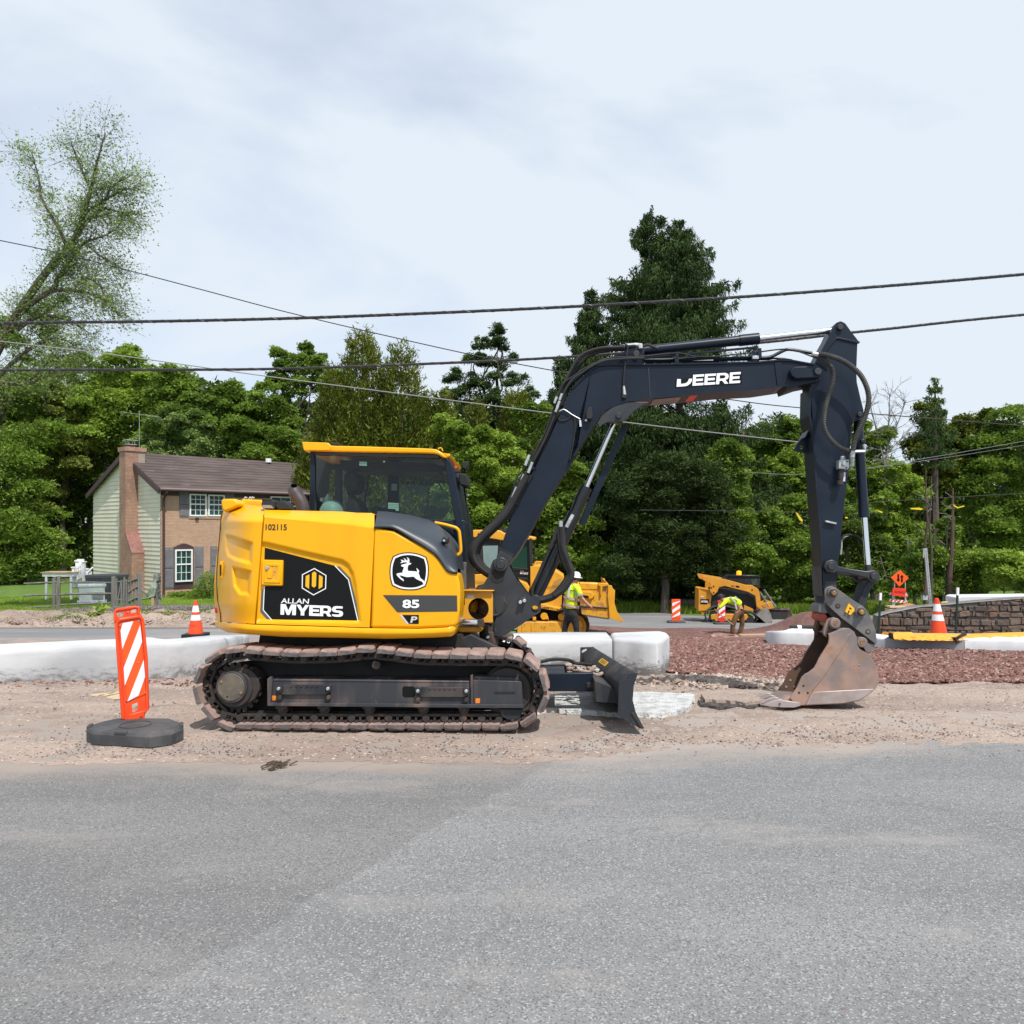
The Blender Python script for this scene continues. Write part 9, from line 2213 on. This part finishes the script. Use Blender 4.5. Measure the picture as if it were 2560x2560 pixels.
tree(44, (2190,1500), [(2150,1080,34,30),(2190,1110,46,40),(2160,1170,50,50),(2220,1190,50,60),(2180,1260,60,60),(2240,1330,60,70),(2180,1380,60,60),(2260,1250,40,50)], 'bright', 'leafy bright tree right of the bucket cylinder', 36000, .17, clump=.34, shell=.65)
tree(48, (2320,1500), [(2305,1045,34,34),(2330,1090,50,50),(2290,1120,40,50),(2360,1150,50,60),(2320,1190,60,60),(2400,1100,50,50),(2440,1060,60,40)], 'olive', 'tall olive-green tree near the right border', 30000, .17, clump=.32, shell=.6, trunk=.2, bark='bark_red')
tree(47, (2420,1500), [(2420,1200,60,70),(2470,1130,70,90),(2560,1100,90,110),(2480,1300,80,90),(2600,1300,110,120)], 'mid', 'green tree cut by the right border of the wood', 30000, .19)
tree(38, (2330,1500), [(2290,1440,60,50),(2350,1420,50,60),(2400,1450,50,50),(2300,1380,40,40),(2370,1340,30,50),(2440,1440,60,60),(2250,1480,60,26),(2350,1480,80,24)], 'mid', 'undergrowth bushes behind the orange warning sign', 34000, .14, clump=.28, trunk=.05, cat='bush', name='bush', group=None)
tree(36, (2520,1500), [(2500,1430,50,60),(2570,1430,70,70)], 'bright', 'bush beyond the concrete block at the far right', 12000, .15, trunk=.05, cat='bush', name='bush', group=None)
spruce(45, 2338, 945, 80, 'thin ragged conifer top standing above the right-hand trees', nb=80, prof=lambda h: lget([(0,.9),(.6,.7),(1,.05)], h), ybot=1150, sprays=9, hang=.4, mat='pine')
branching(43, (2215,1300), [[(2215,1300,4),(2212,1200,3.2),(2218,1120,2.4),(2222,1050,1.6),(2224,985,.8)],[(2214,1180,2.4),(2195,1100,1.8),(2180,1040,1.2),(2172,1000,.7)],[(2218,1120,1.8),(2245,1060,1.3),(2265,1000,.8)],[(2205,1150,1.6),(2240,1110,1),(2270,1080,.6)]], 'leafless grey tree standing against the sky right of the arm', bark='bark_pale', twig=9, spread=34, tw=1.3, rk=.6, bz=-2)
# visible trunks at the right
for i, (x0, y0, x1, y1, r, bk, lab) in enumerate(((2316,1490,2315,1180,.10,'bark_red','slim reddish trunk rising behind the tilted post'),(2329,1500,2329,1200,.09,'bark','slim dark trunk just right of the reddish one'),(2376,1500,2380,1230,.17,'bark_red','stout reddish trunk right of the tilted post'),(2355,1500,2366,1310,.08,'bark_pale','pale thin trunk leaning between the reddish ones'),(2388,1510,2384,1330,.19,'bark','ivy-clad trunk behind the green stake'),(2362,1505,2362,1350,.05,'bark_pale','pale sapling stem nearest the orange cone'),(2292,1500,2275,1350,.10,'bark_pale','grey leaning trunk left of the tilted post'),(2245,1500,2215,1400,.05,'bark_pale','whitish slanting stem left of the orange sign'))):
 D = 36.6 + .25*i; b = wp(x0, y0, D); b.z = gz(b.x, D); e = empty('slim_tree', Matrix.Translation(b), lab, 'tree', 'slim bare trees among the right-hand trees')
 mb = MB(); tp_ = wp(x1 + (x1-x0)*.5, y1 - 10, D) - b; limb(mb, (0,0,-.3), tp_, r, r*.25, .006, 8, 6); mb.build('trunk', M[bk], e)
 if i == 4:
  c = np.array([list((wp(x0,y0,D)-b).lerp(wp(x1,y1,D)-b, random.random())) for _ in range(2600)]) + rng.normal(size=(2600,3))*.13; quads_mesh('ivy', leafs(c, .10, .7, 0), LM['bright'], e)
 for _ in range(5):
  t = random.uniform(.5,1); p = (wp(x0,y0,D)-b).lerp(wp(x1,y1,D)-b, t); mb = MB(); limb(mb, p, p + Vector((random.uniform(-.9,.9), random.uniform(-.3,.3), random.uniform(-.1,.5))), .025, .008, .06, 4); mb.build('branch', M['bark_pale'], e)
# airy tree at the upper left
branching(26, (-90,1560), [[(-90,1560,20),(-95,1300,18),(-60,1000,15),(10,820,11),(125,675,8.5),(170,620,8),(200,545,6),(225,480,4.5),(245,400,3),(260,330,1.6)],
 [(125,675,9),(185,600,6),(215,560,5),(245,520,3.5),(275,480,2.4),(310,440,1.2)],[(40,790,7),(136,725,6),(138,700,6),(160,670,5),(180,655,4),(215,610,3),(260,590,2),(300,570,1.2)],
 [(50,785,5),(130,732,4),(190,728,4),(235,737,3),(270,757,2),(300,790,1.3)],[(180,728,3),(205,700,2.4),(230,700,1.8),(265,725,1.2)],[(200,545,4),(240,505,3),(300,470,2),(340,470,1)],
 [(170,620,5),(140,560,4),(110,500,3),(90,440,2),(80,380,1)],[(225,480,3.5),(200,420,2.4),(180,360,1.4)],[(-60,1000,8),(30,900,5),(110,850,4),(160,850,2),(200,870,1)],[(-60,1000,10),(-100,850,7),(-140,700,5),(-160,560,3)],
 [(215,610,3),(250,640,2),(290,660,1.2)],[(245,520,2.6),(290,525,1.8),(330,545,1)],[(40,820,6),(100,790,4),(170,800,2.4),(220,830,1.2)],[(60,960,3),(140,900,2.4),(180,890,1.2)],[(-50,950,6),(70,960,4),(130,930,2),(170,905,1)]],
 'tall airy tree with sparse young leaves reaching into the sky at the upper left', 'pale', 36000, .066, tw=.6, bark='bark', twig=14, spread=52, leafsp=.20, rk=.7)
tree(27, (-190,1560), [(135,760,36,26),(120,800,44,30),(130,850,40,26),(110,905,46,26),(60,850,60,60)], 'mid', 'hanging leafy boughs of a second airy tree at the left edge below the upper cable', 5200, .085, clump=.22, shell=.2, trunk=.05, dens=18, bz=-1)
# small plants
def plant(px, D, w_, h, mat, n, ls, label, cat='weed', name='weed', up=.5, ov=0):
 x = (px-CX)/FOC*D; b = Vector((x, D, gz(x, D) + .02 + ov)); e = empty(name, Matrix.Translation(b), label, cat)
 c = rng.normal(size=(n,3))*np.array([w_/2.6, w_/3, 0])[None]; c[:,2] = h*rng.random(n)*(np.exp(-(c[:,0]/w_*2)**2))
 quads_mesh('foliage', leafs(c, ls, .5, up), LM[mat], e)
 mb = MB()
 for _ in range(7): a = random.uniform(0,6.28); mb.tube([(0,0,-.03), (w_*.3*math.cos(a), w_*.3*math.sin(a), h*.8)], [.012,.004], 4)
 mb.build('stem', M['bark'], e); return e
plant(519, 35, 1.1, 1.15, 'mid', 2600, .085, 'rounded green shrub by the brick front, next to the excavator rear', 'shrub', 'shrub')
plant(181, 20.9, .75, .17, 'mid', 700, .055, 'low green weed patch on the dirt bank left of the leaning panel', ov=.08)
plant(248, 21.3, .40, .42, 'bright', 60, .16, 'large-leaved weed on the bank just left of the leaning panel', ov=.1)
plant(503, 21.0, .40, .24, 'mid', 300, .05, 'green weed beside the far orange cone', ov=.1)
plant(415, 21.6, .9, .10, 'mid', 500, .05, 'thin green weeds on the bank between panel and cone', ov=.12)
plant(350, 21.8, .7, .10, 'bright', 300, .05, 'yellowish weeds on the bank behind the leaning panel', ov=.12)
# flower bed strip along the brick front
c = []
for _ in range(9000):
 u = random.uniform(.1, 8); v = -random.uniform(.35, 1.1); p = HF.o + HF.U*u + HF.V*v; c.append((p.x, p.y, gz(p.x, p.y) + random.random()*.22))
tag(quads_mesh('ground_cover', leafs(np.array(c), .075, .6, .6), LM['mid']), 'green ground cover planted along the brick front of the house', 'ground cover', kind='stuff')
mb = MB()
# grass blades
def grass(fn, n, h, mat, label, w_=.02, name='grass_blades'):
 V = []
 for _ in range(n):
  x, y = fn(); z = gz(x, y) - .03; a = random.uniform(0, 3.14); hh_ = h*random.uniform(.5,1.2); dx, dy = math.cos(a)*w_, math.sin(a)*w_; lx, ly = random.gauss(0,.3)*hh_, random.gauss(0,.3)*hh_
  V += [(x-dx,y-dy,z),(x+dx,y+dy,z),(x+lx,y+ly,z+hh_)]
 tag(quads_mesh(name, np.array(V), LM[mat], k=3), label, 'grass', kind='stuff')
def gr1():
 y = random.uniform(39, 46); px = random.uniform(1880, 2500) if random.random() < .8 else random.uniform(1540, 1880); return (px-CX)/FOC*y, y
grass(gr1, 42000, .42, 'bright', 'tall bright grass along the foot of the wood at right', .03)
def gr2():
 y = random.uniform(23.8, 36); px = random.uniform(-60, 760); return (px-CX)/FOC*y, y
grass(gr2, 30000, .075, 'bright', 'short lawn grass in front of the house', .012, 'lawn_grass')
# straw and litter on the bank
mb = MB()
for _ in range(900):
 y = random.uniform(20.2, 23); px = random.uniform(-100, 720); x = (px-CX)/FOC*y; z = gz(x, y) + .12; a = random.uniform(0,3.14); l = random.uniform(.05,.18)
 mb.bar((x,y,z+random.random()*.1), (x+l*math.cos(a), y+l*math.sin(a), z+random.random()*.1), .012, .012)
tag(mb.build('straw', PM('dry_straw', (.42,.32,.20), (.26,.19,.12), 20, rough=.95)), 'dry straw and roots scattered on the dirt bank', 'straw', kind='stuff')
def pick_bank():
 y = random.uniform(20.2, 22.8); px = random.uniform(-100, 760); x = (px-CX)/FOC*y; return x, y, gz(x, y) + .08
stones('bank_stones', M['tanstone'], 700, pick_bank, .02, .12, 'tan stones and clods on the dirt bank below the sock', power=2.5)
